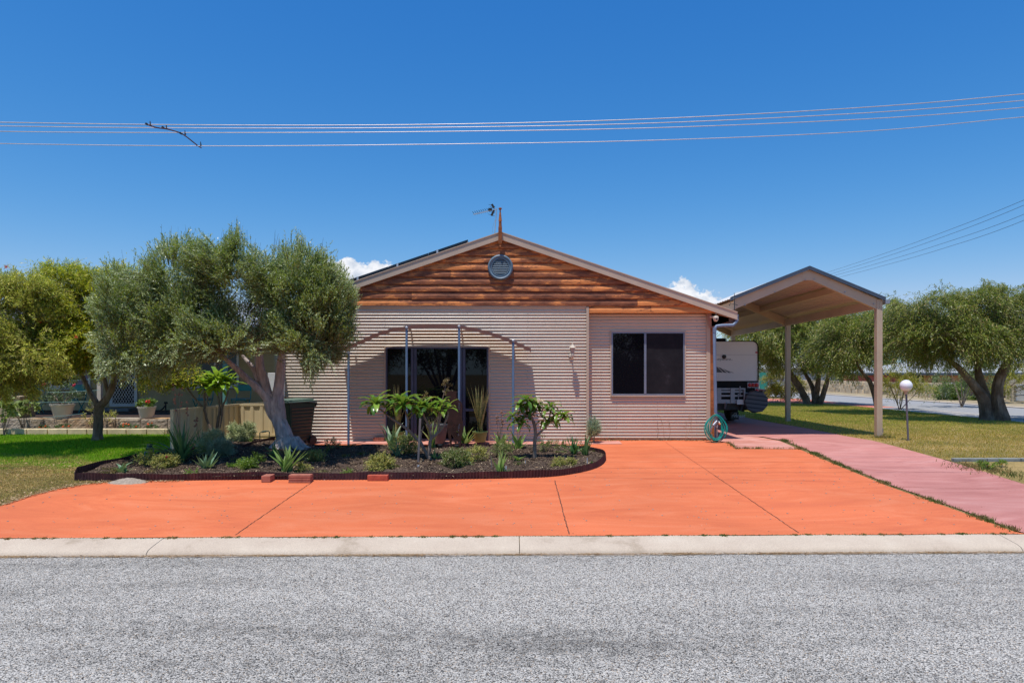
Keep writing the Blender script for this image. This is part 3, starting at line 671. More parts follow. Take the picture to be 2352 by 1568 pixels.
# window
m = MB(); frame_rect(m, wx0+.02, wx1-.02, wz0+.045, wz1-.012, YB2-.03, .032, .10); m.box(X_(1479, YB2), X_(1484, YB2), YB2-.034, YB2+.06, wz0+.077, wz1-.045)
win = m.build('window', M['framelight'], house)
m = MB(); m.box(wx0+.053, X_(1479, YB2)-.001, YB2+.0, YB2+.012, wz0+.078, wz1-.045); m.build('pane', M['glass'], win)
m = MB(); m.box(X_(1484, YB2)+.001, wx1-.053, YB2-.01, YB2-.004, wz0+.078, wz1-.045); m.build('insect_screen', M['screen'], win)
m = MB(); m.box(wx0+.02, wx1-.02, YB2-.045, YB2-.0, wz0+.012, wz0+.043); m.build('sill', M['flash'], win)
m = MB(); m.box(wx0-.004, wx0+.018, YB2-.028, YB2+.02, wz0+.01, wz1+.012); m.box(wx1-.018, wx1+.004, YB2-.028, YB2+.02, wz0+.01, wz1+.012); m.box(wx0+.019, wx1-.019, YB2-.03, YB2+.02, wz1-.011, wz1+.014); m.build('window_surround', M['flash'], win)
# gable vent
vx, vz = X_(z3(1497,0)[0], 14.9), P(0, z3(0, 615)[1], 14.9).z; vr = .278
m = MB(); m.lathe([(vr, 0), (vr, .05), (vr-.012, .075), (vr-.03, .085), (vr-.05, .075), (vr-.06, .06), (vr-.075, .058), (vr-.082, .07), (vr-.094, .068), (vr-.098, .03)], (vx, YF-.03, vz), 48, 'y'); vent = m.build('gable_vent', M['ventblue'], house, smooth=True)
m = MB(); m.lathe([(vr-.09, .028), (.001, .029)], (vx, YF-.03, vz), 32, 'y'); m.build('vent_back', M['dark'], vent)
m = MB(); r_ = vr-.098
for i in range(8):
    z = vz + r_ - .035 - i*(2*r_-.05)/8; hw = math.sqrt(max(0, r_**2-(z-vz)**2))
    m.prism([(vx-hw, YF-.085, z), (vx-hw, YF-.089, z-.006), (vx-hw, YF-.066, z+.014), (vx-hw, YF-.062, z+.018)], (2*hw, 0, 0))
m.build('louvre', M['ventblue'], vent)
# finial
fx = X_(z3(1495,0)[0], 14.82)+.0; fy = YF-.145; zf = lambda y: P(0, zT(0, y)[1], 14.82).z
m = MB(); m.box(fx-.04, fx+.04, fy-.04, fy+.035, zf(705), zf(455))
S_ = lambda y: zf(y)
m.lathe([(.0, S_(800)), (.016, S_(795)), (.012, S_(775)), (.034, S_(758)), (.03, S_(745)), (.018, S_(735)), (.03, S_(722)), (.038, S_(706))], (fx, fy, 0), 14)
m.lathe([(.04, S_(454)), (.032, S_(442)), (.038, S_(430)), (.03, S_(415)), (.034, S_(398)), (.034, S_(385)), (.02, S_(378)), (.038, S_(368)), (.036, S_(350)), (.012, S_(195)), (.022, S_(190)), (.036, S_(175)), (.034, S_(160)), (.012, S_(153)), (.0, S_(152))], (fx, fy, 0), 14)
m.build('finial', M['timber'], house, smooth=True)
# ---- things fixed to the house
an = P(*zT(495, 500), 16.2); ant = empty('antenna', (an.x, 16.2, rz(an.x)), 'silver rooftop television aerial behind the timber finial', 'antenna')
q = lambda x, y, Y=16.2: P(*zT(x, y), Y)
m = MB(); m.tube([q(475, 560), q(490, 400), q(503, 185)], .013, 8); m.tube([q(440, 560), q(450, 440), q(500, 300), q(505, 200)], .004, 5, smooth=4); m.build('mast', M['alu'], ant)
m = MB(); a, b = q(145, 262), q(515, 180); m.bar(a, b, .02, .02)
m.build('boom', M['alu'], ant)
m = MB()
for i in range(8):
    c = a.lerp(b, 0.02+i*0.085); m.bar(c+Vector((-.03, -.05, .05)), c+Vector((.03, .05, -.01)), .008, .008)
for dz_ in ((430, 108, 465, 165), (465, 200, 425, 285)):
    m.bar(q(dz_[0], dz_[1]), q(dz_[2], dz_[3]), .03, .05)
for (x0, y0, x1, y1) in ((380, 110, 480, 145), (400, 145, 490, 185), (375, 260, 475, 290), (390, 215, 480, 245)): m.bar(q(x0, y0, 16.15), q(x1, y1, 16.25), .006, .006)
m.box(*(lambda c: (c.x-.06, c.x+.03, c.y-.03, c.y+.03, c.z-.03, c.z+.03))(q(415, 190)))
m.build('elements', M['black'], ant)
# solar panels
sx0 = P(*z3(1215, 372), 15.35).x; pw = 0.885
for i in range(4):
    xr_ = sx0 - i*(pw+.004); xl_ = xr_-pw
    m = MB(); up = .108
    m.prism([(xl_, 15.25, rz(xl_)+up), (xr_-.006, 15.25, rz(xr_-.006)+up), (xr_-.006, 15.25, rz(xr_-.006)+up+.045), (xl_, 15.25, rz(xl_)+up+.045)], (0, 1.65, 0)); pn = m.build('solar_panel', M['panel'], house)
    m = MB(); cx = xl_+.2; m.box(cx-.02, cx+.02, 15.21, 15.248, rz(cx)+up-.03, rz(cx)+up+.04); m.box(cx-.015, cx+.015, 15.26, 16.8, rz(cx)-.005, rz(cx)+up-.002); m.build('clamp', M['alu'], pn)
# wall lamp
lp = empty('wall_lamp', (X_(1315), YF, Z_(815)), 'cream coach lantern on the corrugated wall left of the trim', 'wall lamp')
lx = P(1315, 0, 14.8).x; lz = lambda y: P(0, (1250+y/6.27)/K, 14.8).z; ly = YF-.2
m = MB(); m.lathe([(.078, lz(335)), (.074, lz(330)), (.062, lz(318)), (.052, lz(300)), (.045, lz(282)), (.03, lz(268)), (.01, lz(256)), (.009, lz(244)), (.018, lz(236)), (.010, lz(222)), (.008, lz(195)), (.0, lz(188))], (lx, ly, 0), 6); m.build('cap', M['creamp'], lp)
m = MB(); m.lathe([(.030, lz(480)), (.050, lz(340))], (lx, ly, 0), 6); m.build('lantern_glass', M['lampglass'], lp)
m = MB()
for k in range(6):
    a = 2*math.pi*k/6; m.tube([(lx+math.cos(a)*.032, ly+math.sin(a)*.032, lz(482)), (lx+math.cos(a)*.053, ly+math.sin(a)*.053, lz(337))], .005, 5)
m.lathe([(.0, lz(585)), (.012, lz(575)), (.03, lz(540)), (.04, lz(490)), (.034, lz(480)), (.0, lz(479))], (lx, ly, 0), 10)
m.tube([(lx, ly, lz(560)), (lx, ly+.07, lz(590)), (lx, YF-.05, lz(560)), (lx, YF-.015, lz(530))], .014, 8, smooth=4); m.lathe([(.05, .0), (.05, .015), (.03, .028)], (lx-.02, YF-.012, lz(520)), 14, 'y')
m.build('bracket', M['creamp'], lp, smooth=True)
# security camera
sc = empty('security_camera', P(1637, 728, 15.1), 'cream dome security camera under the right eave corner', 'camera')
m = MB(); c = P(1644, 731, 14.95); m.lathe([(.0, -.075), (.035, -.065), (.055, -.03), (.062, 0), (.064, .03), (.05, .05), (.0, .055)], c, 16); m.tube([c+Vector((-.02, .02, .03)), c+Vector((-.09, .1, .04)), c+Vector((-.1, .15, .02))], .028, 10); m.tube([c+Vector((.0, 0, .05)), c+Vector((.03, .0, .26))], .006, 6); m.tube([c+Vector((-.09, .1, .06)), c+Vector((-.11, .08, .22)), c+Vector((-.24, .06, .25))], .006, 6, smooth=3); m.build('housing', M['creamp'], sc, smooth=True)
m = MB(); m.lathe([(.018, 0), (.018, .012), (.0, .014)], c+Vector((.0, -.056, -.02)), 12, 'y'); m.build('lens', M['black'], sc)
# meter box
mbx = empty('meter_box', (XL-.05, YF-.02, 1.0), 'pale grey meter box above the wheelie bin behind the olive trunk', 'meter box')
m = MB(); m.box(XL-.34, XL+.0, YF-.16, YF-.032, .98, 1.5); m.build('cabinet', M['white'], mbx, bevel=.006)
m = MB(); m.box(XL-.06, XL-.045, YF-.168, YF-.161, 1.2, 1.27); m.build('latch', M['black'], mbx)
# ---- awning on poles
aw = empty('awning', (P(1000, 0, 14.6).x, 14.6, 0), 'curved brown sheet awning on blue grey poles over the sliding door', 'awning')
arc = [(40, 1345), (150, 1305), (260, 1262), (370, 1210), (480, 1172), (570, 1150), (668, 1134), (780, 1123), (900, 1119), (1020, 1120), (1130, 1128), (1215, 1140), (1300, 1158), (1400, 1184), (1500, 1217), (1610, 1261), (1690, 1296), (1767, 1333)]
m = MB(); pts = [P(*z3(x, y), 14.4) for x, y in arc]; vs = []
pts = [tuple(v) for v in smooth_path(pts, 4)]
for p in pts: vs += [(p[0], 14.40, p[2]), (p[0], 14.90, p[2]), (p[0], 14.90, p[2]-.012), (p[0], 14.415, p[2]-.012), (p[0], 14.415, p[2]-.075), (p[0], 14.40, p[2]-.075)]
n = len(pts); m.add(vs, [(6*i+j, 6*i+(j+1) % 6, 6*i+6+(j+1) % 6, 6*i+6+j) for i in range(n-1) for j in range(6)] + [(0, 1, 2, 3, 4, 5), tuple(6*(n-1)+j for j in range(5, -1, -1))])
m.build('canopy', plain('brown_awning_sheet', (.19, .085, .062), .5, scale=3, var=.08), aw, smooth=True)
for (xp, yt, yb) in ((z3(670,0)[0], z3(0,1150)[1], 1022), (z3(1133,0)[0], z3(0,1140)[1], 1022), (z3(1610,0)[0], z3(0,1266)[1], 1022), (800.5, z3(0,1370)[1], 1022)):
    p = P(xp, yt, 14.36); zb_ = zg(p.x, 14.36)
    m = MB(); m.tube([(p.x, 14.36, zb_-.02), (p.x, 14.36, p.z)], .0255, 12); po = m.build('pole', M['bluesteel'], aw, smooth=True)
    m = MB(); m.lathe([(.032, -.02), (.032, .02), (.02, .028), (.0, .03)], (p.x, 14.345, p.z), 12, 'y'); m.tube([(p.x, 14.38, p.z), (p.x+.0, 14.98, p.z-.01)], .017, 8); m.build('bracket', M['galv'], po)
# ================================================================ CARPORT
cp = empty('carport', (6.8, 15.8, 0), 'open gabled carport with beige posts and dark blue trim over the pink driveway', 'carport')
XLc, XRc, XA = 5.16, 8.44, 6.86; Y0, YM, Y3 = 15.8, 21.0, 26.2
zk = P(0, 709.6, Y0).z; za_ = P(0, 640, Y0).z           # knee and apex of the rafter underside
tops = {Y0: 0.0, YM: -.03, Y3: -.08}
rd = 0.24
def raf(yv, dz_, post_left):
    m = MB(); w = .10
    for sx, xe in ((-1, XLc), (1, XRc)):
        m.prism([(XA, yv, za_+dz_), (XA, yv, za_+dz_+rd), (xe, yv, zk+dz_+rd), (xe, yv, zk+dz_)], (0, w, 0))
    m.prism([(XA-.14, yv-.004, za_+dz_-.035), (XA+.14, yv-.004, za_+dz_-.035), (XA+.14, yv-.004, za_+dz_+.16), (XA, yv-.004, za_+dz_+.21), (XA-.14, yv-.004, za_+dz_+.16)], (0, .003, 0))
    m.build('rafter', M['beige' if yv == Y0 else 'beige_dark'], cp)
    for xx in ([XLc-.02, XRc+.0] if post_left else [XRc+.0]):
        m = MB(); m.box(xx-.0, xx+.13, yv-.012, yv+.11, zg(xx, yv)-.02, zk+dz_+.22)
        m.box(xx+.055, xx+.075, yv-.016, yv-.012, 0.02, zk+dz_+.2)
        po = m.build('post', M['beige'], cp, bevel=.004)
        if yv == Y0:
            for z in (.16, 1.55): m = MB(); m.box(xx+.13, xx+.155, yv+.0, yv+.02, z, z+.012); m.box(xx+.145, xx+.155, yv, yv+.02, z-.05, z+.06); m.build('hinge_bracket', M['galv'], po)
raf(Y0, 0, False); raf(YM, tops[YM], False); raf(Y3, tops[Y3], False)
def slope(y): return np.interp(y, [Y0, YM, Y3, Y3+.6], [0, tops[YM], tops[Y3], tops[Y3]-.01])
m = MB()          # eave beams and the purlins
def lbeam(x, z, h, w, ya, yb):
    m.add([(x-w/2, ya, z+slope(ya)), (x+w/2, ya, z+slope(ya)), (x+w/2, ya, z+h+slope(ya)), (x-w/2, ya, z+h+slope(ya)), (x-w/2, yb, z+slope(yb)), (x+w/2, yb, z+slope(yb)), (x+w/2, yb, z+h+slope(yb)), (x-w/2, yb, z+h+slope(yb))],
          [(0,1,2,3), (4,7,6,5), (0,4,5,1), (1,5,6,2), (2,6,7,3), (3,7,4,0)])
for ya, yb in ((Y0+.102, YM-.002), (YM+.102, Y3-.002)):
    lbeam(XRc-.03, zk+.0, .2, .05, ya, yb); lbeam(XLc+.03, zk, .2, .05, ya, yb)
    for fr in (.5,):
        for sx in (-1, 1):
            xx = XA + sx*(XRc-XA)*fr; lbeam(xx, za_ + (zk-za_)*fr + .07, .15, .07, ya, yb)
m.build('eave_beam', M['beige_dark'], cp)
# corrugated roof sheets, ribs run down the slope
def roofsheet(xe, zoff, name, mat):
    m = MB(); ys = np.arange(Y0-.04, Y3+.6, 0.19/4); vs = []
    for i, y in enumerate(ys):
        b = .018 if i % 4 in (0,) else 0
        for j in range(2):
            x = XA if j == 0 else xe; z = (za_ if j == 0 else zk - .02) + rd + zoff + b + slope(y); vs.append((x, y, z))
    n = len(ys); m.add(vs, [(2*i, 2*i+1, 2*i+3, 2*i+2) for i in range(n-1)])
    o = m.build(name, mat, cp, recalc=False); md = o.modifiers.new('s', 'SOLIDIFY'); md.thickness = .006; return o
t = NT('carport_roof_sheet'); gg = t.n.new('ShaderNodeNewGeometry'); s_ = t.n.new('ShaderNodeSeparateXYZ'); t.link(gg.outputs['Normal'], s_.inputs[0])
M['cproof'] = t.bsdf(t.mix(t.math('GREATER_THAN', s_.outputs[2], 0.0), (.56, .44, .32), (.60, .58, .54)), .5)
roofsheet(XLc-.12, .004, 'roof_sheet', M['cproof']); roofsheet(XRc+.16, .004, 'roof_sheet', M['cproof'])
m = MB(); th = .085
for sx, xe in ((-1, XLc-.12), (1, XRc+.17)):
    zz = zk-.02 if sx > 0 else zk-.02
    m.prism([(XA, Y0-.075, za_+rd+.05), (xe, Y0-.075, zz+rd+.05), (xe, Y0-.075, zz+rd-.035), (XA, Y0-.075, za_+rd-.035)], (0, .04, 0))
m.build('barge_trim', M['roofdark'], cp)
m = MB(); gxx = XRc+.17; m.prism([(gxx, Y0-.06, zk+rd-.03), (gxx+.12, Y0-.06, zk+rd-.03), (gxx+.10, Y0-.06, zk+rd-.12), (gxx, Y0-.06, zk+rd-.12)], (0, 10.8, -.08)); m.build('gutter', M['galv'], cp)
m = MB()
for (zx, zy) in ((1013, 105), (938, 110), (682, 213), (433, 322), (1272, 213), (1513, 312)):
    p = P((2600+zx/2.24)/K, (1000+zy/2.24)/K, Y0); m = MB(); m.box(p.x-.012, p.x+.012, Y0-.02, Y0-.001, p.z-.012, p.z+.012); m.build('bolt', M['galv'], cp)
# dry branch/aerial leaning on the gutter
vt = empty('thin_aerial', P(1687, 717, 15.1), 'thin dark radio whip standing at the right roof corner', 'aerial')
m = MB(); cc = lambda x, y: P(*zC(x, y), 15.1)
m.tube([cc(441, 240), cc(440, 100), cc(439, 45)], [.010, .010, .005], 6); m.tube([cc(385, 155), cc(430, 152), cc(470, 160)], .007, 5, smooth=3); m.tube([cc(430, 100), cc(447, 92)], .008, 5); m.tube([cc(390, 150), cc(392, 170)], .006, 5); m.tube([cc(405, 148), cc(400, 140)], .006, 5)
m.build('whip', M['black'], vt)
# ================================================================ CARAVAN
Yc = 20.4
C_ = lambda x, y: P(*zC(x, y), Yc)
cx1 = P(1742, 0, Yc).x; cx0 = cx1-2.42; cz1 = P(0, 782.5, Yc).z; czm = P(0, 874.5, Yc).z; czb = P(0, 930, Yc).z
van = empty('caravan', ((cx0+cx1)/2, Yc, 0), 'white caravan with black lower panel parked rear first under the carport', 'caravan')
def rrect(x0, x1, z0, z1, r, n=6, bottom=False):
    pts = [(x0, z0), (x1, z0)] 
    for k in range(n+1): a = math.pi/2*k/n; pts.append((x1-r+r*math.cos(a), z1-r+r*math.sin(a)))
    for k in range(n+1): a = math.pi/2*(1+k/n); pts.append((x0+r+r*math.cos(a), z1-r+r*math.sin(a)))
    return pts
m = MB(); m.prism([(x, Yc, z) for x, z in rrect(cx0+.03, cx1-.03, czm, cz1-.02, .15)], (0, 6, 0)); m.build('body', M['caravan'], van)
m = MB(); pr = rrect(cx0, cx1, czm-.35, cz1, .18)
inn = rrect(cx0+.03, cx1-.03, czm-.35, cz1-.025, .155)
n = len(pr); vs = [(x, Yc-.02, z) for x, z in pr] + [(x, Yc-.02, z) for x, z in inn] + [(x, Yc+.05, z) for x, z in pr] + [(x, Yc+.05, z) for x, z in inn]
m.add(vs, [(i, i+1, n+i+1, n+i) for i in range(1, n-1)] + [(i, i+1, 2*n+i+1, 2*n+i) for i in range(1, n-1)]); m.box(cx0, cx1, Yc+.06, Yc+6.0, czm-.35, czm); m.build('edge_trim', M['dark'], van)
m = MB(); m.box(cx0+.03, cx1-.03, Yc-.015, Yc+.04, czb, czm-.004); m.build('rear_panel', M['caravan_dark'], van)
m = MB(); m.box(cx0+.031, cx1-.031, Yc-.004, Yc-.001, C_(0, 632).z-.004, C_(0, 632).z+.004); m.build('seam', plain('seam_grey', (.4, .4, .42)), van)
m = MB(); c = C_(342, 650); m.lathe([(.06, 0), (.06, .03), (.045, .05), (.02, .055), (.0, .055)], c, 16, 'y'); m.build('reversing_camera', M['black'], van, smooth=True)
m = MB(); c = C_(648, 610); m.box(c.x-.03, c.x+.03, Yc-.02, Yc-.001, c.z-.02, c.z+.02); m.build('marker_light', M['red'], van)
m = MB()
for a in ([(225, 735), (275, 745), (330, 800), (240, 798)], [(283, 747), (312, 757), (372, 803), (338, 800)], [(330, 764), (352, 772), (410, 803), (384, 803)], [(368, 778), (380, 782), (436, 803), (424, 803)]):
    m.prism([C_(x, y) + Vector((0, -.004, 0)) for x, y in a], (0, .0035, 0))
m.build('decal', M['decal'], van)
p = C_(425, 684); text_mesh('that follows you everywhere...', .105, (p.x, Yc-.003, p.z), (1, 0, 0), (0, 0, 1), .001, 'lettering', M['decal'], van, 'RIGHT', .35)
m = MB()
for i in range(3):
    c = C_(582+i*33, 919); m.box(c.x-.075, c.x+.075, Yc-.045, Yc-.016, c.z-.085, c.z+.085)
c = C_(648, 971); m.box(c.x-.06, c.x+.06, Yc-.045, Yc-.016, c.z-.08, c.z+.08); m.build('light_housing', M['galv'], van, bevel=.02)
for (x, y) in ((582, 919), (615, 919), (648, 919), (648, 973)):
    c = C_(x, y); m = MB(); m.lathe([(.058, .046), (.05, .058), (.0, .066)], (c.x, Yc, c.z), 14, 'y'); m.build('tail_light', M['red'], van, smooth=True)
# rear rack
m = MB(); yr = Yc-.28
def hb(x0, x1, y, h, yy=yr, d=.03): a = P(*zC(x0, y), yy); b = P(*zC(x1, y), yy); m.box(a.x, b.x, yy, yy+d, a.z-h/2, a.z+h/2)
def vb(x, y0, y1, w, yy=yr-.02, d=.018): a = P(*zC(x, y0), yy); b = P(*zC(x, y1), yy); m.box(a.x-w/2, a.x+w/2, yy, yy+d, b.z, a.z)
for y in (956, 982, 1020): hb(240, 545, y, .055)
vb(296, 946, 1088, .12); vb(424, 946, 1088, .12)
m.build('rack', M['galv'], van)
m = MB(); hb(235, 560, 1074, .12, yr+.002, .06); m.tube([P(*zC(493, 1030), yr), P(*zC(493, 930), yr)], .018, 8); m.tube([P(*zC(534, 1100), yr-.05), P(*zC(534, 960), yr-.05)], .028, 8)
m.tube([P(*zC(478, 1000), yr), P(*zC(478, 1060), yr)], .018, 8); m.tube([P(*zC(358, 1085), yr), P(*zC(350, 1140), yr+.1)], .03, 8)
for y in (995, 1012): m.tube([P(*zC(525, y), yr), P(*zC(570, y), yr)], .02, 8)
m.build('bumper_frame', M['galv'], van)
m = MB(); a = P(*zC(465, 1058), yr-.06); b = P(*zC(528, 1102), yr-.06); m.box(a.x, b.x, a.y, a.y+.012, b.z, a.z); m.build('number_plate', M['white'], van)
m = MB(); c = P(*zC(637, 1075), yr-.02); rr = .36
m.prism([(c.x+rr*math.cos(2*math.pi*(k+.5)/9), c.y-.12, c.z+rr*.93*math.sin(2*math.pi*(k+.5)/9)) for k in range(9)], (0, .22, 0))
t = NT('striped_cover'); s_ = t.n.new('ShaderNodeSeparateXYZ'); t.link(t.pos(), s_.inputs[0]); wv = t.math('FRACT', t.math('MULTIPLY', t.math('ADD', s_.outputs[2], t.math('MULTIPLY', s_.outputs[0], .12)), 8.2))
mcov = t.bsdf(t.ramp(wv, [(0.0, (.10, .105, .115)), (0.70, (.13, .135, .145)), (.78, (.03, .03, .035))]), .7)
m.build('spare_wheel_cover', mcov, van, bevel=.03)
m = MB(); m.box(cx0+.1, cx1-.25, Yc+.1, Yc+5.5, .38, czb+.12); m.box(cx0+.25, cx1-.3, Yc-.1, Yc+.1, C_(0, 1150).z, C_(0, 1060).z)
m.tube([P(*zC(500, 1165), Yc-.1), P(*zC(520, 1110), Yc-.1)], .09, 10); m.tube([P(*zC(590, 1155), Yc-.2), P(*zC(640, 1155), Yc-.25)], .02, 6); m.tube([P(*zC(590, 1160), Yc-.2), P(*zC(590, 1120), Yc-.2)], .03, 6); m.build('chassis', M['black'], van)
for xx in (cx0+.12, P(*zC(440, 0), Yc+1.3).x-.13):
    m = MB(); m.lathe([(.0, -.12), (.33, -.12), (.37, -.08), (.37, .08), (.33, .12), (.0, .12)], (xx, Yc+1.25, .372), 28, 'x'); m.build('wheel', M['rubber'], van, smooth=True)
m = MB(); a = P(*zC(405, 1172), Yc+.75); b = P(*zC(480, 1243), Yc+.75); m.box(a.x, b.x, a.y, a.y+.012, b.z, a.z); fl = m.build('mud_flap', M['black'], van)
text_mesh('retreat', .15, (P(*zC(413, 1222), Yc+.74).x, Yc+.742, P(*zC(413, 1222), Yc+.74).z), (1, 0, 0), (0, 0, 1), .001, 'lettering', M['white'], fl)
m = MB(); e = [P(*zC(x, y), Yc+.742) for x, y in ((427, 1208), (433, 1194), (445, 1187), (458, 1188), (455, 1200), (446, 1207))]; m.tube(e, .008, 6, smooth=3); m.build('emblem', M['white'], fl)
m = MB(); m.box((cx0+cx1)/2-.3, (cx0+cx1)/2+.5, Yc+.8, Yc+1.8, cz1-.0, cz1+.12); m.build('roof_hatch', M['caravan_dark'], van, bevel=.03)
# ================================================================ WHEELIE BIN
bx = empty('wheelie_bin', (-4.62, 14.42, zg(-4.62, 14.42)), 'dark green wheelie bin with faded lid beside the olive trunk', 'bin')
bz = zg(-4.62, 14.42)
bm_ = MB(); tb, bb = (.29, .34), (.235, .25)
def brect(w, d, z, off=0): return [(-w, -d+off, z), (w, -d+off, z), (w, d+off, z), (-w, d+off, z)]
lv = []
for i in range(13):
    tt = i/12; w = bb[0]+(tb[0]-bb[0])*tt; d = bb[1]+(tb[1]-bb[1])*tt; lv.append((w, d, .05+.83*tt))
vs = []
for w, d, z in lv: vs += brect(w, d, z)
bm_.add(vs, [(4*i+j, 4*i+(j+1) % 4, 4*i+4+(j+1) % 4, 4*i+4+j) for i in range(12) for j in range(4)] + [(3, 2, 1, 0)])
body = bm_.build('body', M['bin'], bx, bevel=.02)
m = MB()
for i in range(11):
    tt = (i+.8)/12.3; w = bb[0]+(tb[0]-bb[0])*tt; d = bb[1]+(tb[1]-bb[1])*tt; z = .05+.83*tt
    for sx in (-1, 1):
        m.prism([(sx*(w-.002), -d+.05, z-.022), (sx*(w+.014), -d+.05, z), (sx*(w-.002), -d+.05, z+.022)], (0, 2*d-.1, 0))
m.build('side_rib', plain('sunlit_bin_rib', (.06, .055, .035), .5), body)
m = MB(); m.prism([(-.32, -.39, .885), (.32, -.39, .885), (.32, .36, .905), (-.32, .36, .905)], (0, 0, .035)); m.prism([(-.28, -.34, .921), (.28, -.34, .921), (.28, .30, .941), (-.28, .30, .941)], (0, 0, .03)); m.build('lid', M['binlid'], bx, bevel=.012)
m = MB(); m.box(-.29, .29, .34, .38, .82, .885); m.tube([(-.24, .40, .86), (.24, .40, .86)], .018, 8)
for sx in (-1, 1): m.box(sx*.2-.02, sx*.2+.02, .33, .42, .8, .88)
m.build('handle', M['black'], bx)
for sx in (-1, 1):
    m = MB(); m.lathe([(.0, -.025), (.06, -.028), (.095, -.022), (.10, 0), (.095, .022), (.06, .028), (.0, .025)], (sx*.275, .27, .10), 20, 'x'); m.build('wheel', M['rubber'], bx, smooth=True)
m = MB(); m.lathe([(.15, 0), (.15, .004), (.0, .005)], (.0, -.262, .36), 24, 'y', 1.7); m.build('front_patch', plain('bin_front_recess', (.04, .055, .035), .5), bx)
text_mesh('S', .13, (-.13, -.325, .68), (1, 0, 0), (0, 0, 1), .003, 'emblem', M['white'], bx); text_mesh('of Stirling', .055, (-.16, -.322, .63), (1, 0, 0), (0, 0, 1), .002, 'lettering', M['white'], bx)
for ch in bx.children: ch.matrix_parent_inverse = Matrix()
for ch in bx.children:
    for c2 in ch.children: c2.matrix_parent_inverse = Matrix()
bx.rotation_euler = (0, 0, R(-32)); bx.scale = (1.02, 1.02, 1.02)
# ================================================================ HOSE AND TAP
H_ = lambda x, y, Y=14.78: P(*zH(x, y), Y)
hs = empty('garden_hose', H_(380, 1380), 'coiled teal garden hose hung over the tap at the house corner', 'hose')
m = MB(); rnd = random.Random(3)
for k in range(9):
    l, r_, t_, b_ = 5+k*24, 695-k*rnd.uniform(10, 34), 570+rnd.uniform(0, 45), 1395-rnd.uniform(0, 120)
    pts = []
    topx = 330+rnd.uniform(-25, 40)
    for j in range(40):
        a = 2*math.pi*j/40; cxx = (l+r_)/2; 
        w = (r_-l)/2*(1.0 if math.sin(a) > 0 else 1 - .38*abs(math.sin(a))**1.5)
        yy = (t_+b_)/2 + (b_-t_)/2*math.sin(a); sk = (topx-cxx)*(.5-.5*math.sin(a))**1.3
        pts.append(H_(cxx + w*math.cos(a) + sk, yy + 8*math.sin(3*a+k), 14.80 - .012*(k % 5) - .03*math.sin(a)))
    pts.append(pts[0]); m.tube(pts, .0075, 7, cap=False)
m.build('hose', M['teal'], hs, smooth=True)
tp = empty('garden_tap', H_(360, 1350), 'standpipe tap with grey spray gun inside the coiled hose', 'tap')
m = MB(); m.tube([H_(385, 1330, 14.86), H_(385, 700, 14.86), H_(370, 640, 14.84)], .016, 8); m.tube([H_(385, 720, 14.86), H_(440, 790, 14.8), H_(470, 860, 14.76)], .016, 8); m.tube([H_(320, 690, 14.82), H_(400, 700, 14.82)], .012, 8); m.tube([H_(345, 600, 14.8), H_(352, 680, 14.82)], [.008, .02], 8); m.build('standpipe', M['galv'], tp, smooth=True)
for a_, b_, r0 in ((H_(430, 840, 14.77), H_(485, 870, 14.75), .024), (H_(210, 1090, 14.76), H_(215, 1150, 14.76), .018), (H_(310, 535, 14.85), H_(318, 580, 14.84), .014)): m = MB(); m.tube([a_, b_], r0, 8); m.build('copper_fitting', M['copper'], tp, smooth=True)
m = MB(); m.tube([H_(385, 760, 14.75), H_(330, 830, 14.74), H_(270, 900, 14.73)], [.018, .03, .034], 8); m.tube([H_(400, 880, 14.74), H_(395, 940, 14.74), H_(340, 930, 14.74), H_(280, 880, 14.74)], .009, 6, smooth=4); m.tube([H_(260, 910, 14.74), H_(205, 1000, 14.75), H_(210, 1090, 14.76)], [.02, .02, .014], 8); m.tube([H_(215, 1140, 14.76), H_(225, 1210, 14.76)], .014, 8); m.build('spray_gun', M['galv'], tp, smooth=True)
# ================================================================ GLOBE LAMP
gb = G(2086, 1012); gl = empty('garden_lamp', gb, 'white globe lamp on a slim grey post in the right lawn', 'garden lamp')
gp = lambda x, y: P(*z7(x, y), gb.y)
m = MB(); m.tube([Vector((gb.x, gb.y, -.02)), gp(430, 500)], [.021, .02], 12); m.build('post', M['galv'] if False else plain('lamp_post_grey', (.14, .12, .145), .5), gl, smooth=True)
m = MB(); c = gp(430, 495); m.lathe([(.03, -.07), (.045, -.01), (.06, 0), (.06, .01), (.0, .012)], c, 16); m.build('collar', M['beige'], gl)
m = MB(); c = gp(430, 421); rr = .128
m.lathe([(rr*math.sin(math.pi*k/20), -rr*math.cos(math.pi*k/20)) for k in range(21)], c, 32); m.build('globe', M['globe'], gl, smooth=True)
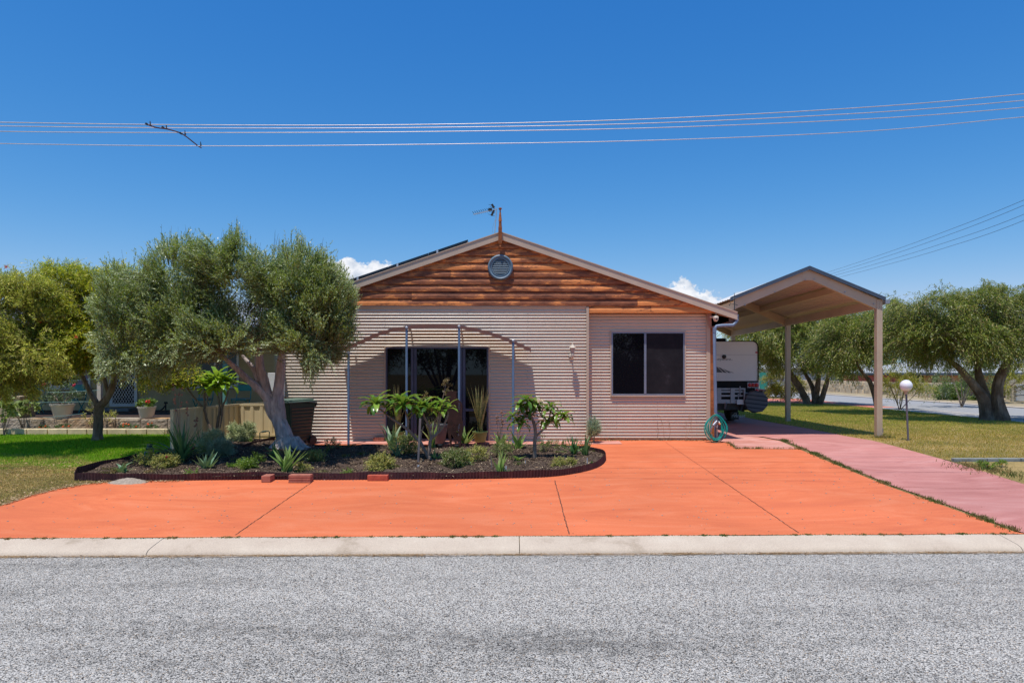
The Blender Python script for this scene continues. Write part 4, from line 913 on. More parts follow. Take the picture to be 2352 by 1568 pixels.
# ================================================================ FENCE
fn = empty('low_fence', (-6.5, 15, 0), 'low cream ribbed steel fence between the left lawn and the house', 'fence')
pA = Vector((P(*z5(322, 0), 13.6).x, 13.6, zg(-6.8, 13.6))); pB = Vector((P(549, 0, 16.06).x, 16.06, 0)); pC = Vector((-5.02, 16.06, 0)); zt_ = .765
def fpanel(a, b, z0a, z0b, z1):
    m = MB(); L = (b-a).length; d = (b-a).normalized(); s = Vector((d.y, -d.x, 0)); n = int(L/.0275); vs = []
    for i in range(n+1):
        q = a + (b-a)*i/n; o_ = [0, 0, .022, .022, .022, 0, 0, 0][i % 8]; zb_ = z0a+(z0b-z0a)*i/n+.06
        vs += [(q.x+s.x*o_, q.y+s.y*o_, zb_), (q.x+s.x*o_, q.y+s.y*o_, z1-.03)]
    m.add(vs, [(2*i, 2*i+2, 2*i+3, 2*i+1) for i in range(n)])
    o = m.build('fence_sheet', M['fence'], fn, recalc=False); md = o.modifiers.new('s', 'SOLIDIFY'); md.thickness = .004
    m = MB(); up = Vector((0, 0, 1)); m.bar(a+up*(z1-a.z)-up*.015, b+up*(z1-b.z)-up*.015, .05, .05); m.bar(Vector((a.x, a.y, z0a+.045)), Vector((b.x, b.y, z0b+.045)), .05, .05); m.build('rail', M['fence'], fn)
fpanel(pA, pB, pA.z, 0, zt_); fpanel(pB, pC, 0, 0, zt_)
pD = Vector((-5.45, 18.3, 0)); fpanel(pB+Vector((.05, .05, 0)), pD, 0, 0, zt_)
mid_ = pA.lerp(pB, .63)
for q in (pA, mid_, pB): m = MB(); w = .06 if q is pA else .03; m.box(q.x-w/2-.005, q.x+w/2, q.y-w, q.y+.02, q.z-.02, zt_+.012); m.build('post', M['fence'], fn)
ac = empty('air_conditioner', (-5.4, 16.9, 0), 'grey louvred air conditioner casing behind the olive trunk', 'air conditioner')
m = MB(); m.box(-5.95, -5.15, 16.6, 17.3, .25, 1.27); m.build('casing', plain('ac_grey', (.42, .42, .40), .5), ac)
m = MB()
for i in range(16): m.prism([(-5.90, 16.599, .32+i*.055), (-5.90, 16.565, .335+i*.055), (-5.90, 16.599, .36+i*.055)], (.7, 0, 0))
m.build('louvre', M['white'], ac)
# ================================================================ NEIGHBOUR HOUSE (left)
nb = empty('neighbour_house', (-11, 21, 0), 'cream clad verandah house behind the left trees', 'house')
YN = 21.0; N_ = lambda x, y, Y=YN: P(*z5(x, y), Y); N4 = lambda x, y, Y=YN: P(*z4(x, y), Y)
dl, dr, dt, db = N4(1625, 0).x, N4(2030, 0).x, 2.35, N4(0, 562).z
w0, w1, wb, wt = N4(750, 0).x, N4(1340, 0).x, N4(0, 282).z, 2.2
v0, v1, vb_, vt_ = N_(570, 0).x, N_(1200, 0).x, N_(0, 240).z, 2.2
m = MB(); z = .3
while z < 2.75:
    segs = [(-21, -7.3)]
    for (a, b, c, d) in ((dl, dr, db, dt), (w0, w1, wb, wt), (v0, v1, vb_, vt_)):
        if z+.09 > c and z+.09 < d:
            ns = []
            for s0, s1 in segs:
                if b <= s0 or a >= s1: ns.append((s0, s1)); continue
                if a > s0: ns.append((s0, a))
                if b < s1: ns.append((b, s1))
            segs = ns
    for s0, s1 in segs: m.prism([(s0, YN-.022, z), (s0, YN-.004, z+.178), (s0, YN+.02, z+.178), (s0, YN+.02, z)], (s1-s0, 0, 0))
    z += .18
m.build('wall', M['weather'], nb); m = MB(); m.box(-21, -7.3, YN+.06, YN+8, .0, 2.8); m.build('inner_wall', M['weather'], nb)
m = MB(); m.prism([(-22, 18.0, 2.62), (-22, 18.0, 2.70), (-22, 24.8, 4.0), (-22, 30.2, 2.7), (-22, 30.2, 2.62), (-22, 24.8, 3.92)], (15, 0, 0)); m.build('roof', M['roofg'], nb)
m = MB(); m.box(-22, -7, 17.93, 17.99, 2.55, 2.72); m.build('gutter', M['beige'], nb)
m = MB(); frame_rect(m, dl-.0, dr, db, dt, YN-.06, .09, .05); sd = m.build('security_door', M['white'], nb)
m = MB(); m.box(dl+.09, dr-.09, YN-.02, YN-.01, db+.09, dt-.09); m.build('door_panel', M['dark'], sd)
m = MB(); x = dl-2
while x < dr+2:
    for sg in (1, -1):
        a0, a1 = (db+.09, dt-.09)
        xa, xb = (x, x+sg*(a1-a0)*.62)
        # clip to opening
        t0, t1 = 0., 1.
        lo_, hi_ = dl+.09, dr-.09
        dxx = xb-xa
        ta, tb_ = sorted(((lo_-xa)/dxx, (hi_-xa)/dxx)); t0 = max(t0, ta); t1 = min(t1, tb_)
        if t1-t0 > .01: m.bar((xa+dxx*t0, YN-.045, a0+(a1-a0)*t0), (xa+dxx*t1, YN-.045, a0+(a1-a0)*t1), .009, .009, Vector((0, 1, 0)))
    x += .085
m.build('grille', M['alu'], sd)
for (a, b, c, d) in ((w0, w1, wb, wt), (v0, v1, vb_, vt_)):
    m = MB(); frame_rect(m, a, b, c, d, YN-.05, .06, .06); m.box((a+b)/2-.03, (a+b)/2+.03, YN-.048, YN+.0, c+.06, d-.06); m.box(a-.05, b+.05, YN-.09, YN-.051, c-.06, c-.002); wn = m.build('window', M['white'], nb)
    m = MB(); m.box(a+.06, b-.06, YN-.01, YN-.004, c+.06, d-.06); m.build('pane', M['glass'], wn)
m = MB(); m.box(w0+(w1-w0)*.62, w1-.07, YN-.022, YN-.012, wb+.07, wt-.07); m.build('curtain', plain('lilac_curtain', (.35, .30, .42), .9), nb)
m = MB(); m.box(-21.5, -7.2, 18.2, YN-.03, .0, .36); m.build('verandah_floor', plain('dark_paving', (.09, .055, .045), .9), nb)
for xz, c_ in ((N4(1468, 0, 18.3).x, 'creamp'), (N_(1015, 0, 18.3).x, 'netgreen'), (-16.5, 'creamp')):
    m = MB(); m.box(xz-.05, xz+.05, 18.25, 18.35, .3, 2.62); m.build('verandah_post', plain('teal_post', (.12, .30, .25), .5) if c_ == 'netgreen' else M['creamp'], nb)
m = MB(); m.box(dl-.1, dr+.1, 20.3, 20.9, .36, db-.03); m.build('doorstep', plain('grey_step', (.25, .24, .23), .9), nb)
# limestone retaining wall: each block its own thing
xs_ = [N4(x, 0, 17.0).x for x in (-700, -330, 60, 425, 640, 985, 1395, 1690, 2065, 2460, 2600)]
lab = ['grey block beyond the left edge', 'weathered grey block under the big cream planter', 'grey pitted block right of the planter', 'small rust orange block', 'greyish purple block behind the marigolds', 'yellow block under the white rose pot', 'long ochre block behind the left trunk', 'ochre block right of the left trunk', 'pitted block left of the red flower pot', 'golden block under the red flower pot', 'last block by the low fence']
for i in range(len(xs_)-1):
    m = MB(); x0, x1 = xs_[i]+.006, xs_[i+1]-.006; n = max(2, int((x1-x0)/.05)); nz = 6; vs = []
    for a in range(n+1):
        for b in range(nz+1):
            x = x0+(x1-x0)*a/n; z = .09+.265*b/nz; e = 0 if (a in (0, n) or b in (0, nz)) else random.uniform(-.007, .004)
            vs.append((x, 17.0+e+(.014 if a in (0, n) or b == nz else 0), z))
    m.add(vs, [(a*(nz+1)+b, (a+1)*(nz+1)+b, (a+1)*(nz+1)+b+1, a*(nz+1)+b+1) for a in range(n) for b in range(nz)])
    m.prism([(x0, 17.014, .3551), (x1, 17.014, .3551), (x1, 17.36, .362), (x0, 17.36, .362)], (0, 0, .004)); m.box(x0, x1, 17.05, 17.36, .02, .352)
    o = m.build('limestone_block', M['lime'], recalc=False); tag(o, 'retaining wall block: ' + lab[i], 'stone block', 'limestone blocks of the retaining wall')
m = MB(); m.box(-21, -6.9, 17.37, 18.2, .0, .34); o = m.build('raised_bed', plain('dark_bed_soil', (.045, .03, .022), .95, scale=20)); o['kind'] = 'structure'
m = MB(); m.box(-21, -6.9, 16.64, 16.98, .0, .075); o = m.build('flower_strip', M['mulch']); o['kind'] = 'structure'
x = -18.0; i = 0
xe_ = [N4(x, 0, 16.45).x for x in (-560, -480, -180, 118, 410, 715, 1005, 1290, 1590, 1870, 2170, 2440)]
elab = ['far left, beyond the frame edge', 'at the left frame edge', 'below the big cream planter', 'below the small rust block', 'below the first orange marigolds', 'below the white rose pot', 'left of the tree trunk', 'just behind the tree trunk', 'right of the tree trunk', 'streaked, below the second marigolds', 'streaked, nearest the low fence']
for i in range(len(xe_)-1):
    m = MB(); m.box(xe_[i]+.02, xe_[i+1]-.02, 16.42, 16.62, -.02, .15); m.box(xe_[i+1]-.019, xe_[i+1]+.019, 16.445, 16.6, -.02, .14)
    tag(m.build('edging_block', M['limepale'], bevel=.012), 'pale lawn edging block ' + elab[i], 'edging block', 'pale blocks edging the left lawn')
# pots
def pot(name, c, rt, rb, h, mat, label, square=False, group=None):
    o = empty(name, c, label, 'plant pot', group); m = MB()
    m.lathe([(.0, .0), (rb, .0), (rb+(rt-rb)*.9, h*.86), (rt*1.04, h*.87), (rt*1.06, h), (rt*.96, h), (rt*.9, h*.9), (.0, h*.88)], c, 28 if not square else 4); m.build('tub', mat, o, smooth=not square)
    return o
pw_ = N4(920, 0, 17.2); pot('plant_pot', Vector((pw_.x, 17.2, .366)), .27, .18, .36, M['potwhite'], 'large cream pot of pink roses on the limestone wall'); roseC = Vector((pw_.x, 17.2, .70))
p2_ = N4(2157, 0, 17.18); pot('plant_pot', Vector((p2_.x, 17.18, .366)), .21, .15, .29, M['potwhite'], 'smaller cream pot of red flowers on the limestone wall'); redC = Vector((p2_.x, 17.18, .64))
pl = empty('planter', (N4(120, 0, 17.2).x, 17.2, .366), 'large square cream planter at the left frame edge', 'planter')
m = MB(); x0, x1 = N4(-150, 0, 17.2).x, N4(350, 0, 17.2).x; m.prism([(x0, 17.1, .368), (x1-.06, 17.1, .368), (x1, 17.05, .87), (x0, 17.05, .87)], (0, .6, 0)); m.box(x0, x1+.03, 17.02, 17.66, .871, .91); m.build('tub', plain('tan_planter', (.42, .32, .20), .7, scale=2, var=.2), pl)
# folding chairs
def chair(c, label, rz=0):
    o = empty('folding_chair', c, label, 'chair', 'teal folding chairs on the verandah'); m = MB()
    for s in (-.2, .2):
        m.bar(c+Vector((s, -.18, 0)), c+Vector((s, .2, .44)), .018, .018); m.bar(c+Vector((s, .2, 0)), c+Vector((s, -.18, .44)), .018, .018); m.bar(c+Vector((s, .2, .44)), c+Vector((s, .28, .86)), .018, .018)
    m.bar(c+Vector((-.2, .2, .42)), c+Vector((.2, .2, .42)), .016, .016); m.bar(c+Vector((-.2, -.18, .42)), c+Vector((.2, -.18, .42)), .016, .016)
    m.build('folding_frame', M['tealchair'], o); m = MB(); m.box(c.x-.21, c.x+.21, c.y-.2, c.y+.19, c.z+.445, c.z+.475); m.build('seat', plain('teal_seat', (.12, .26, .26), .5), o, bevel=.008)
    m = MB(); m.box(c.x-.2, c.x+.2, c.y+.25, c.y+.27, c.z+.68, c.z+.86); m.build('backrest', M['tealchair'], o, bevel=.01)
chair(Vector((N_(1175, 0, 19.9).x+.22, 19.6, .3)), 'teal folding chair right of the teal verandah post'); chair(Vector((N_(775, 0, 19.9).x, 19.6, .3)), 'teal folding chair left of the teal verandah post'); chair(Vector((N4(1190, 0, 19.9).x, 19.6, .3)), 'teal folding chair behind the white rose pot'); chair(Vector((N4(600, 0, 19.9).x, 19.6, .3)), 'teal folding chair leftmost, beside the big planter')
ht = empty('hose_tap', N_(215, 560, 19), 'dark garden tap and hose by the cream neighbour wall', 'tap'); m = MB(); q = lambda x, y: P(*z5(x, y), 20.3); m.tube([q(220, 600), q(216, 480), q(215, 455)], .02, 6); m.tube([q(216, 490), q(180, 540), q(120, 575), q(40, 590)], .018, 6, smooth=4); m.tube([q(200, 460), q(240, 465)], .03, 6); m.build('pipework', M['black'], ht)
# thin wires of the trellis
wf = empty('wire_trellis', (-12, 17.1, 0), 'thin teal training wires strung above the limestone wall', 'wire trellis')
for pts_ in (((760, 200), (1000, 185), (1440, 160)), ((700, 355), (1000, 350), (1460, 322)), ((0, 505), (500, 503), (1360, 490)), ((410, 735), (800, 712), (1280, 660))):
    m = MB(); m.tube([P(*z4(x, y), 16.9) for x, y in pts_], .004, 5, smooth=4); m.build('wire', plain('teal_wire', (.2, .36, .36), .4), wf)
# ================================================================ STATUE
Ys = 13.95
ol = [(360,230),(400,190),(455,155),(520,165),(600,172),(628,188),(604,215),(600,250),(603,300),(606,340),(645,375),(700,430),(738,480),(746,560),(735,640),(735,700),(733,780),(745,880),(762,980),(757,1080),(735,1150),(722,1300),(715,1450),(722,1600),(712,1640),(640,1620),(600,1568),(572,1500),(545,1380),(520,1300),(490,1250),(462,1225),(470,1290),(482,1400),(488,1500),(488,1590),(455,1600),(450,1530),(438,1440),(408,1320),(385,1200),(368,1085),(385,1020),(372,900),(372,780),(378,640),(382,500),(388,400),(372,330),(352,265)]
text_rows = [("all not grow", 720, 486, 40), ("old as we", 705, 533, 40), ("that are", 705, 576, 40), ("left grow old", 712, 616, 40),
             ("at the going dn", 700, 1005, 38), ("of the sun", 700, 1045, 38), ("and in the", 690, 1090, 38), ("morning", 660, 1135, 38), ("WE WILL", 655, 1208, 42), ("REMEMBER", 690, 1250, 42), ("THEM", 640, 1292, 42), ("LEST", 645, 1370, 42), ("WE", 630, 1412, 42), ("FORGET", 690, 1452, 42)]
st = empty('soldier_silhouette', (P(*zS(560, 0), Ys).x, Ys, zg(-1, Ys)), 'rusted steel cut out silhouette of a soldier with stencilled verse', 'garden sculpture')
S3 = lambda x, y: P(*zS(x, y), Ys)
from mathutils.geometry import delaunay_2d_cdt
pv, pe = [], []
for (x, y) in ol: q = S3(x, y); pv.append(Vector((q.x, q.z)))
pe = [(i, (i+1) % len(ol)) for i in range(len(ol))]
holes = []
for body, xr, yb_, sz in text_rows:
    q = S3(xr, yb_); c = bpy.data.curves.new('t', 'FONT'); c.body = body; c.size = sz/6.533/K/F*Ys*1.25; c.align_x = 'RIGHT'; c.resolution_u = 1
    wmax = (xr - np.interp(yb_, [0, 1000, 1150, 1208, 1250, 1292, 1370, 1412, 1452], [405, 408, 415, 508, 524, 540, 562, 572, 584]))/6.533/K/F*Ys
    o = bpy.data.objects.new('t', c); COL.objects.link(o); bpy.context.view_layer.update()
    me = bpy.data.meshes.new_from_object(o.evaluated_get(bpy.context.evaluated_depsgraph_get())); bpy.data.objects.remove(o)
    tb2 = bmesh.new(); tb2.from_mesh(me); bmesh.ops.remove_doubles(tb2, verts=tb2.verts, dist=1e-6)
    xmin = min(v.co.x for v in tb2.verts); sc_ = min(1, wmax/(-xmin)); mp = {}
    tr_ = lambda co: Vector((q.x+co.x*sc_, q.z+co.y))
    for f in tb2.faces: holes.append([tr_(v.co) for v in f.verts])
    for e in tb2.edges:
        if len(e.link_faces) == 1:
            for v in e.verts:
                if v not in mp: mp[v] = len(pv); pv.append(tr_(v.co))
            pe.append((mp[e.verts[0]], mp[e.verts[1]]))
    tb2.free()
ov_, oe_, of_, *_r = delaunay_2d_cdt(pv, pe, [], 0, 1e-6)
def inside(p, poly):
    c = False; n = len(poly)
    for i in range(n):
        a, b = poly[i], poly[(i+1) % n]
        if (a[1] > p[1]) != (b[1] > p[1]) and p[0] < (b[0]-a[0])*(p[1]-a[1])/(b[1]-a[1]) + a[0]: c = not c
    return c
outl = [(S3(x, y).x, S3(x, y).z) for x, y in ol]
bm = bmesh.new(); bv = [bm.verts.new((v[0], v[1], 0)) for v in ov_]
for f in of_:
    cx_, cy_ = sum(ov_[i][0] for i in f)/len(f), sum(ov_[i][1] for i in f)/len(f)
    if inside((cx_, cy_), outl) and not any(abs(h[0][1]-cy_) < .08 and inside((cx_, cy_), h) for h in holes): bm.faces.new([bv[i] for i in f])
for v in [v for v in bm.verts if not v.link_faces]: bm.verts.remove(v)
ext = bmesh.ops.extrude_face_region(bm, geom=bm.faces[:])
for v in [g for g in ext['geom'] if isinstance(g, bmesh.types.BMVert)]: v.co.z += .006
for v in bm.verts: v.co = Vector((v.co.x, Ys + v.co.z, v.co.y))
bmesh.ops.recalc_face_normals(bm, faces=bm.faces[:])
me = bpy.data.meshes.new('plate'); bm.to_mesh(me); bm.free(); me.materials.append(M['corten']); o = bpy.data.objects.new('plate', me); COL.objects.link(o); attach(o, st)
for (x, y) in ((1215, 1190), (1460, 1200)):
    c = P(*zA(x, y), 13.85); sp = empty('solar_spotlight', c, 'small black garden spotlight ' + ('left of the soldier silhouette' if x < 1300 else 'at the feet of the soldier silhouette'), 'spotlight', 'garden spotlights'); m = MB(); m.tube([c+Vector((0, 0, -.1)), c], .008, 6); m.build('stake', M['black'], sp); m = MB(); m.lathe([(.03, -.06), (.055, .06), (.05, .07), (.0, .07)], c+Vector((0, 0, .03)), 12); m.build('head', M['black'], sp)
# ================================================================ BRICKS, BLOCK, SAND
def brick(x0, x1, yb_, h, d, label, rot=0, mat='brick', grooves=0, holes=False):
    a = G(x0, yb_); b = G(x1, yb_); w = (b.x-a.x); z = zg(a.x, a.y)+.012; m = MB()
    n = grooves+1 if grooves else 1; hh = h/n
    if holes:
        m.box(a.x, b.x, a.y+.012, a.y+d, z, z+h)
        nx_ = 5
        for i in range(nx_+1): m.box(a.x+w*i/nx_-(.006 if i else 0), a.x+w*i/nx_+(.006 if i < nx_ else 0), a.y, a.y+.0115, z, z+h)
        for j in range(4): m.box(a.x+.007, b.x-.007, a.y+.001, a.y+.0115, z+h*j/3-(.007 if j else 0), z+h*j/3+(.007 if j < 3 else 0))
    else:
        for i in range(n): e = .004*(i % 2); m.box(a.x+e, b.x-e, a.y+e, a.y+d-e, z+hh*i+.0005, z+hh*(i+1))
    return tag(m.build('brick', M[mat], bevel=.004), label, 'brick', 'loose bricks along the bed')
brick(600, 620.5, 1109, .10, .28, 'small end on clay brick against the edging, left of the stack'); brick(662, 713, 1110, .12, .16, 'wide grooved clay brick by the joint in the drive', grooves=5); brick(843.5, 890, 1105.5, .085, .16, 'bright red brick against the front edging', mat='brickred')
brick(857, 882, 1015, .09, .12, 'perforated clay block at the wall beside the sliding door', holes=True)
sp_ = G(290, 1110); m = MB(); vs = []; n = 22
for j in range(n+1):
    for i in range(n+1):
        x = sp_.x+(i/n-.5)*.62; y = sp_.y+.06+(j/n-.5)*.34; r2 = ((i/n-.5)*2)**2+((j/n-.5)*2)**2
        vs.append((x, y, zg(x, y)+.006+max(-.03, .075*(1-r2**.6)+random.uniform(-.006, .006))))
m.add(vs, [(j*(n+1)+i, j*(n+1)+i+1, (j+1)*(n+1)+i+1, (j+1)*(n+1)+i) for j in range(n) for i in range(n)]); tag(m.build('sand_heap', M['sand'], smooth=True), 'small grey sand heap at the left front corner of the bed', 'sand heap')
# irrigation, stakes, labels
cvx = G(*zR(1200, 790)); ic = empty('irrigation_valve', cvx, 'green irrigation valve on a riser at the left end of the bed', 'irrigation valve')
q = lambda x, y: P(*zR(x, y), cvx.y); m = MB(); m.tube([q(1160, 790), q(1162, 735), q(1230, 735), q(1232, 700)], .014, 7); m.build('riser', plain('pvc_grey', (.2, .22, .24), .5), ic); m = MB(); c = q(1200, 705); m.lathe([(.06, -.03), (.07, .0), (.05, .03), (.045, .07), (.05, .08), (.0, .085)], c, 14); m.build('valve_body', plain('valve_green', (.015, .05, .045), .5), ic)
tpw = G(*z5(1490, 985)); it = empty('irrigation_pipe', tpw, 'dark irrigation pipe loop beside the olive trunk', 'irrigation pipe'); q = lambda x, y: P(*z5(x, y), tpw.y)
m = MB(); m.tube([q(1478, 985), q(1476, 860), q(1500, 850), q(1590, 838), q(1604, 850), q(1598, 970)], .011, 7); m.tube([q(1510, 850), q(1560, 843)], .02, 7); m.build('pipe', plain('pipe_green', (.03, .07, .06), .5), it)
for i, (x0, y0, x1, y1, zf_, lb) in enumerate(((885, 1480, 900, 1420, zA, 'pale plant label leaning in front of the left frangipani'), (522, 1395, 526, 1325, zB, 'pale plant label beside the small iris near the front edge'), (1890, 1290, 1892, 1190, zB, 'grey stake near the right tip of the bed'), (288, 1350, 272, 1150, zB, 'thin dark stake left of the front iris'), (895, 1370, 905, 1000, zA, 'weathered timber stake beside the left frangipani'), (850, 1290, 850, 1235, zB, 'short pale tag under the right frangipani'))):
    b = G(*zf_(x0, y0), BH); t_ = P(*zf_(x1, y1), b.y); w = .03 if i in (0, 1) else (.035 if i == 4 else .012)
    if i == 4: t_ = P(*zA(925, 740), b.y)
    m = MB(); m.bar(b-Vector((0, 0, .02)), t_, w, .008 if i != 4 else .03, Vector((0, 1, 0))); tag(m.build('plant_label' if i != 4 else 'garden_stake', plain('stake%d' % i, (.45, .47, .5) if i in (0, 1, 2, 5) else (.17, .15, .15), .6)), lb, 'plant label' if i != 4 else 'stake')
# ================================================================ VEGETATION
def nrm(v): return v / np.maximum(1e-9, np.linalg.norm(v, axis=-1, keepdims=True))
def rvec(n): return nrm(rng.standard_normal((n, 3)))
def leafquads(B, D, S, L, W):
    L = np.asarray(L).reshape(-1, 1); W = np.asarray(W).reshape(-1, 1)
    m = B + D*L*.45; return np.stack([B, m - S*W*.5, B + D*L, m + S*W*.5], 1).reshape(-1, 3)
def foliage(clumps, dirs, rads, ntw, nlf, twl, lL, lW, up=0.0, out=1.0, rnd=.5, droop=0.0, ang=.75, stems=True, cut=None):
    """tufts of twigs with paired leaves; returns leaf vertices and stem vertices"""
    n = len(clumps); idx = np.repeat(np.arange(n), ntw); N = len(idx)
    st = clumps[idx] + rvec(N)*rads[idx][:, None]*rng.random((N, 1))**.6
    d = nrm(dirs[idx]*out + rvec(N)*rnd + np.array([0, 0, up]))
    tl = twl*rng.uniform(.55, 1.3, N)
    if cut is not None:
        k = cut(st + d*tl[:, None] - np.array([0, 0, 1])*(droop*tl)[:, None]); st, d, tl = st[k], d[k], tl[k]; N = len(st)
    t = (np.arange(nlf)+.5)/nlf; t = np.tile(t, N); i2 = np.repeat(np.arange(N), nlf)
    p = st[i2] + d[i2]*(tl[i2]*t)[:, None] - np.array([0, 0, 1])*(droop*tl[i2]*t*t)[:, None]
    dd = nrm(d[i2] - np.array([0, 0, 1])*(2*droop*t)[:, None])
    ld = nrm(dd*(1-ang*.5) + rvec(len(p))*ang)
    S = nrm(np.cross(ld, np.array([0, -.35, 1.]) + rvec(len(p))*.75)); sc = rng.uniform(.65, 1.25, len(p))
    V = leafquads(p, ld, S, lL*sc, lW*sc)
    e = st + d*tl[:, None]*.9 - np.array([0, 0, 1])*(droop*tl*.8)[:, None]
    s = nrm(np.cross(d, rvec(N)))*.0035
    TV = np.stack([st-s, st+s, e+s*.4, e-s*.4], 1).reshape(-1, 3)
    return V, TV
def lobes_clumps(lobes, dens=1.0, shell=.45):
    C, Dd, Rr = [], [], []
    for (c, r, n) in lobes:
        c = np.array(c); r = np.array(r); n = int(n*dens); u = rvec(n); rad = (shell + (1-shell)*rng.random(n)**.5)
        C.append(c + u*r*rad[:, None]); Dd.append(nrm(u/r)*np.ones((n, 1))); Rr.append(np.full(n, .16))
    return np.concatenate(C), np.concatenate(Dd), np.concatenate(Rr)
def q4(V): n = len(V)//4; return np.arange(4*n).reshape(n, 4)
def wave(p, f=1.0, s=0.0):
    return (np.sin(p[:, 0]*1.9*f+s)+np.sin(p[:, 2]*2.7*f+1.3*s+p[:, 0]*f)+np.sin(p[:, 1]*2.3*f+2.1*s+p[:, 2]*1.4*f)+np.sin((p[:, 0]+p[:, 2])*4.1*f+s))/4
# ---------------- olive tree
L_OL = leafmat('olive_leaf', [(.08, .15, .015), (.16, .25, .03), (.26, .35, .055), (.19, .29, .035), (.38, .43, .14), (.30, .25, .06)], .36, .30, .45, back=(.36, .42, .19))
L_TW = plain('twig_brown', (.12, .09, .05), .9)
ol_ = empty('olive_tree', (P(657, 0, 13.6).x, 13.6, 0), 'large silvery olive tree with leaning forked trunk in the garden bed', 'tree')
T5 = lambda x, y, Y=13.6: P(*z5(x, y), Y)
T2 = lambda x, y, Y=13.6: P((600+x/1.4253)/K, (800+y/1.4253)/K, Y)
m = MB()
m.tube([T5(1880, 1150), T5(1850, 1060), T5(1800, 880), T5(1730, 700), T5(1660, 590), T5(1610, 480)], [.27,.183,.145,.135,.13,.105], 28, ridges=.07, rn=6, smooth=5)
m.tube([T5(1690, 640), T5(1620, 480), T5(1560, 300), T5(1520, 120), T5(1480, 0), T2(520, 700), T2(480, 600, 13.4)], [.13, .125, .10, .095, .09, .07, .04], 18, ridges=.05, smooth=4)
m.tube([T5(1740, 680), T5(1725, 560), T5(1715, 430), T5(1722, 300), T5(1745, 150), T5(1750, 0), T2(660, 700), T2(700, 560, 13.3)], [.13, .13, .12, .10, .095, .09, .06, .03], 18, ridges=.06, smooth=4)
m.tube([T5(1590, 420, 13.55), T5(1480, 300, 13.5), T5(1400, 220, 13.45), T5(1270, 110, 13.4), T5(1170, 10, 13.3), T2(300, 740, 13.2), T2(180, 680, 13.1)], [.085, .075, .07, .062, .055, .04, .02], 14, ridges=.05, smooth=4)
m.tube([T5(1500, 260), T5(1430, 120), T5(1400, 20), T2(440, 760, 13.7)], [.06, .06, .055, .03], 12, smooth=4)
m.tube([T5(1380, 215, 13.45), T5(1450, 290, 13.48), T5(1440, 320, 13.46)], [.05, .085, .04], 10, smooth=3)
for (a, b, c) in (((640, 640), (820, 560), (930, 480)), ((520, 690), (380, 520), (300, 380)), ((660, 650), (620, 420), (560, 200)), ((480, 640), (200, 560), (-120, 560)), ((700, 600), (860, 720), (960, 760)), ((300, 740), (0, 640), (-260, 560)), ((300, 740), (60, 760), (-180, 760))):
    m.tube([T2(*a, 13.4), T2(*b, 13.1), T2(*c, 12.9)], [.05, .03, .012], 8, smooth=5)
for k in range(9):
    a = 2*math.pi*k/9; b0 = T5(1862, 1120); b0.z = zg(b0.x, 13.6)+.03; m.tube([b0+Vector((math.cos(a)*.12, math.sin(a)*.12, .22)), b0+Vector((math.cos(a)*.30, math.sin(a)*.26, .05)), b0+Vector((math.cos(a+.3)*random.uniform(.42, .62), math.sin(a+.3)*.4, -.02))], [.10, .075, .03], 9, ridges=.1, smooth=3)
m.build('trunk', M['olivebark'], ol_, smooth=True)
D_ = lambda x, y, Y: tuple(P(x, y, Y))
lob = [(D_(300, 700, 13.0), (.75, 1.0, .75), 120), (D_(400, 620, 13.0), (.70, 1.0, .70), 130), (D_(430, 760, 12.9), (.95, 1.2, .75), 170), (D_(545, 640, 13.0), (.70, 1.1, .90), 170),
       (D_(545, 780, 12.8), (.8, 1.2, .55), 120), (D_(670, 660, 13.1), (.8, 1.1, .85), 180), (D_(740, 720, 13.2), (.68, 1.0, .85), 150), (D_(700, 790, 12.9), (.75, 1.1, .5), 120), (D_(300, 800, 12.8), (.7, 1.0, .5), 95), (D_(240, 740, 12.9), (.38, .7, .7), 40), (D_(775, 770, 13.1), (.38, .7, .5), 60)]
def shift(c, d): k_ = (c[1]-d)/c[1]; return (c[0]*k_, c[1]-d, EYE+(c[2]-EYE)*k_)
lob = [(shift(c, .65), r, n) for c, r, n in lob]; core = [((c[0], c[1]+.1, c[2]-.05), (r[0]*.6, r[1]*.5, r[2]*.6), int(n*.22)) for c, r, n in lob]
lob = [(c, (r[0]*.94, r[1]*.70, r[2]*.94), n) for c, r, n in lob]
C, Dd, Rr = lobes_clumps(lob, .60, .62); Cc, Dc, Rc = lobes_clumps(core, 1, .2); C = np.concatenate([C, Cc]); Dd = np.concatenate([Dd, Dc]); Rr = np.concatenate([Rr*.85, Rc])
# keep off the house, keep above the trunk gap
def olive_ok(p):
    px = CX + F*p[:, 0]/p[:, 1]; py = HY - F*(p[:, 2]-EYE)/p[:, 1]
    low = np.interp(px, [180, 260, 380, 430, 520, 600, 660, 700, 760, 830], [850, 880, 890, 860, 815, 800, 800, 880, 870, 790])
    top = rng.normal(-2, 13, len(px)) + np.interp(px, [180, 230, 300, 370, 440, 500, 540, 580, 620, 660, 740, 800, 830], [660, 610, 600, 548, 545, 565, 520, 572, 585, 548, 560, 615, 690])
    return (p[:, 1] < 14.75) & (py < low + rng.normal(0, 9, len(px)) + 14*np.sin(px*.09) + 9*np.sin(px*.23)) & (px < 822+rng.normal(0, 6, len(px))) & (py > top + 5*np.sin(px*.4)) & (px > 205 + 12*np.sin(py*.07) + 7*np.sin(py*.21))
k = olive_ok(C); C, Dd, Rr = C[k], Dd[k], Rr[k]
V, TV = foliage(C, Dd, Rr+.02, 24, 17, .38, .054, .015, up=.6, out=.9, rnd=.38, droop=.12, ang=.55, cut=lambda e: olive_ok(e) & (wave(e, 1.6, .4) > -.30))
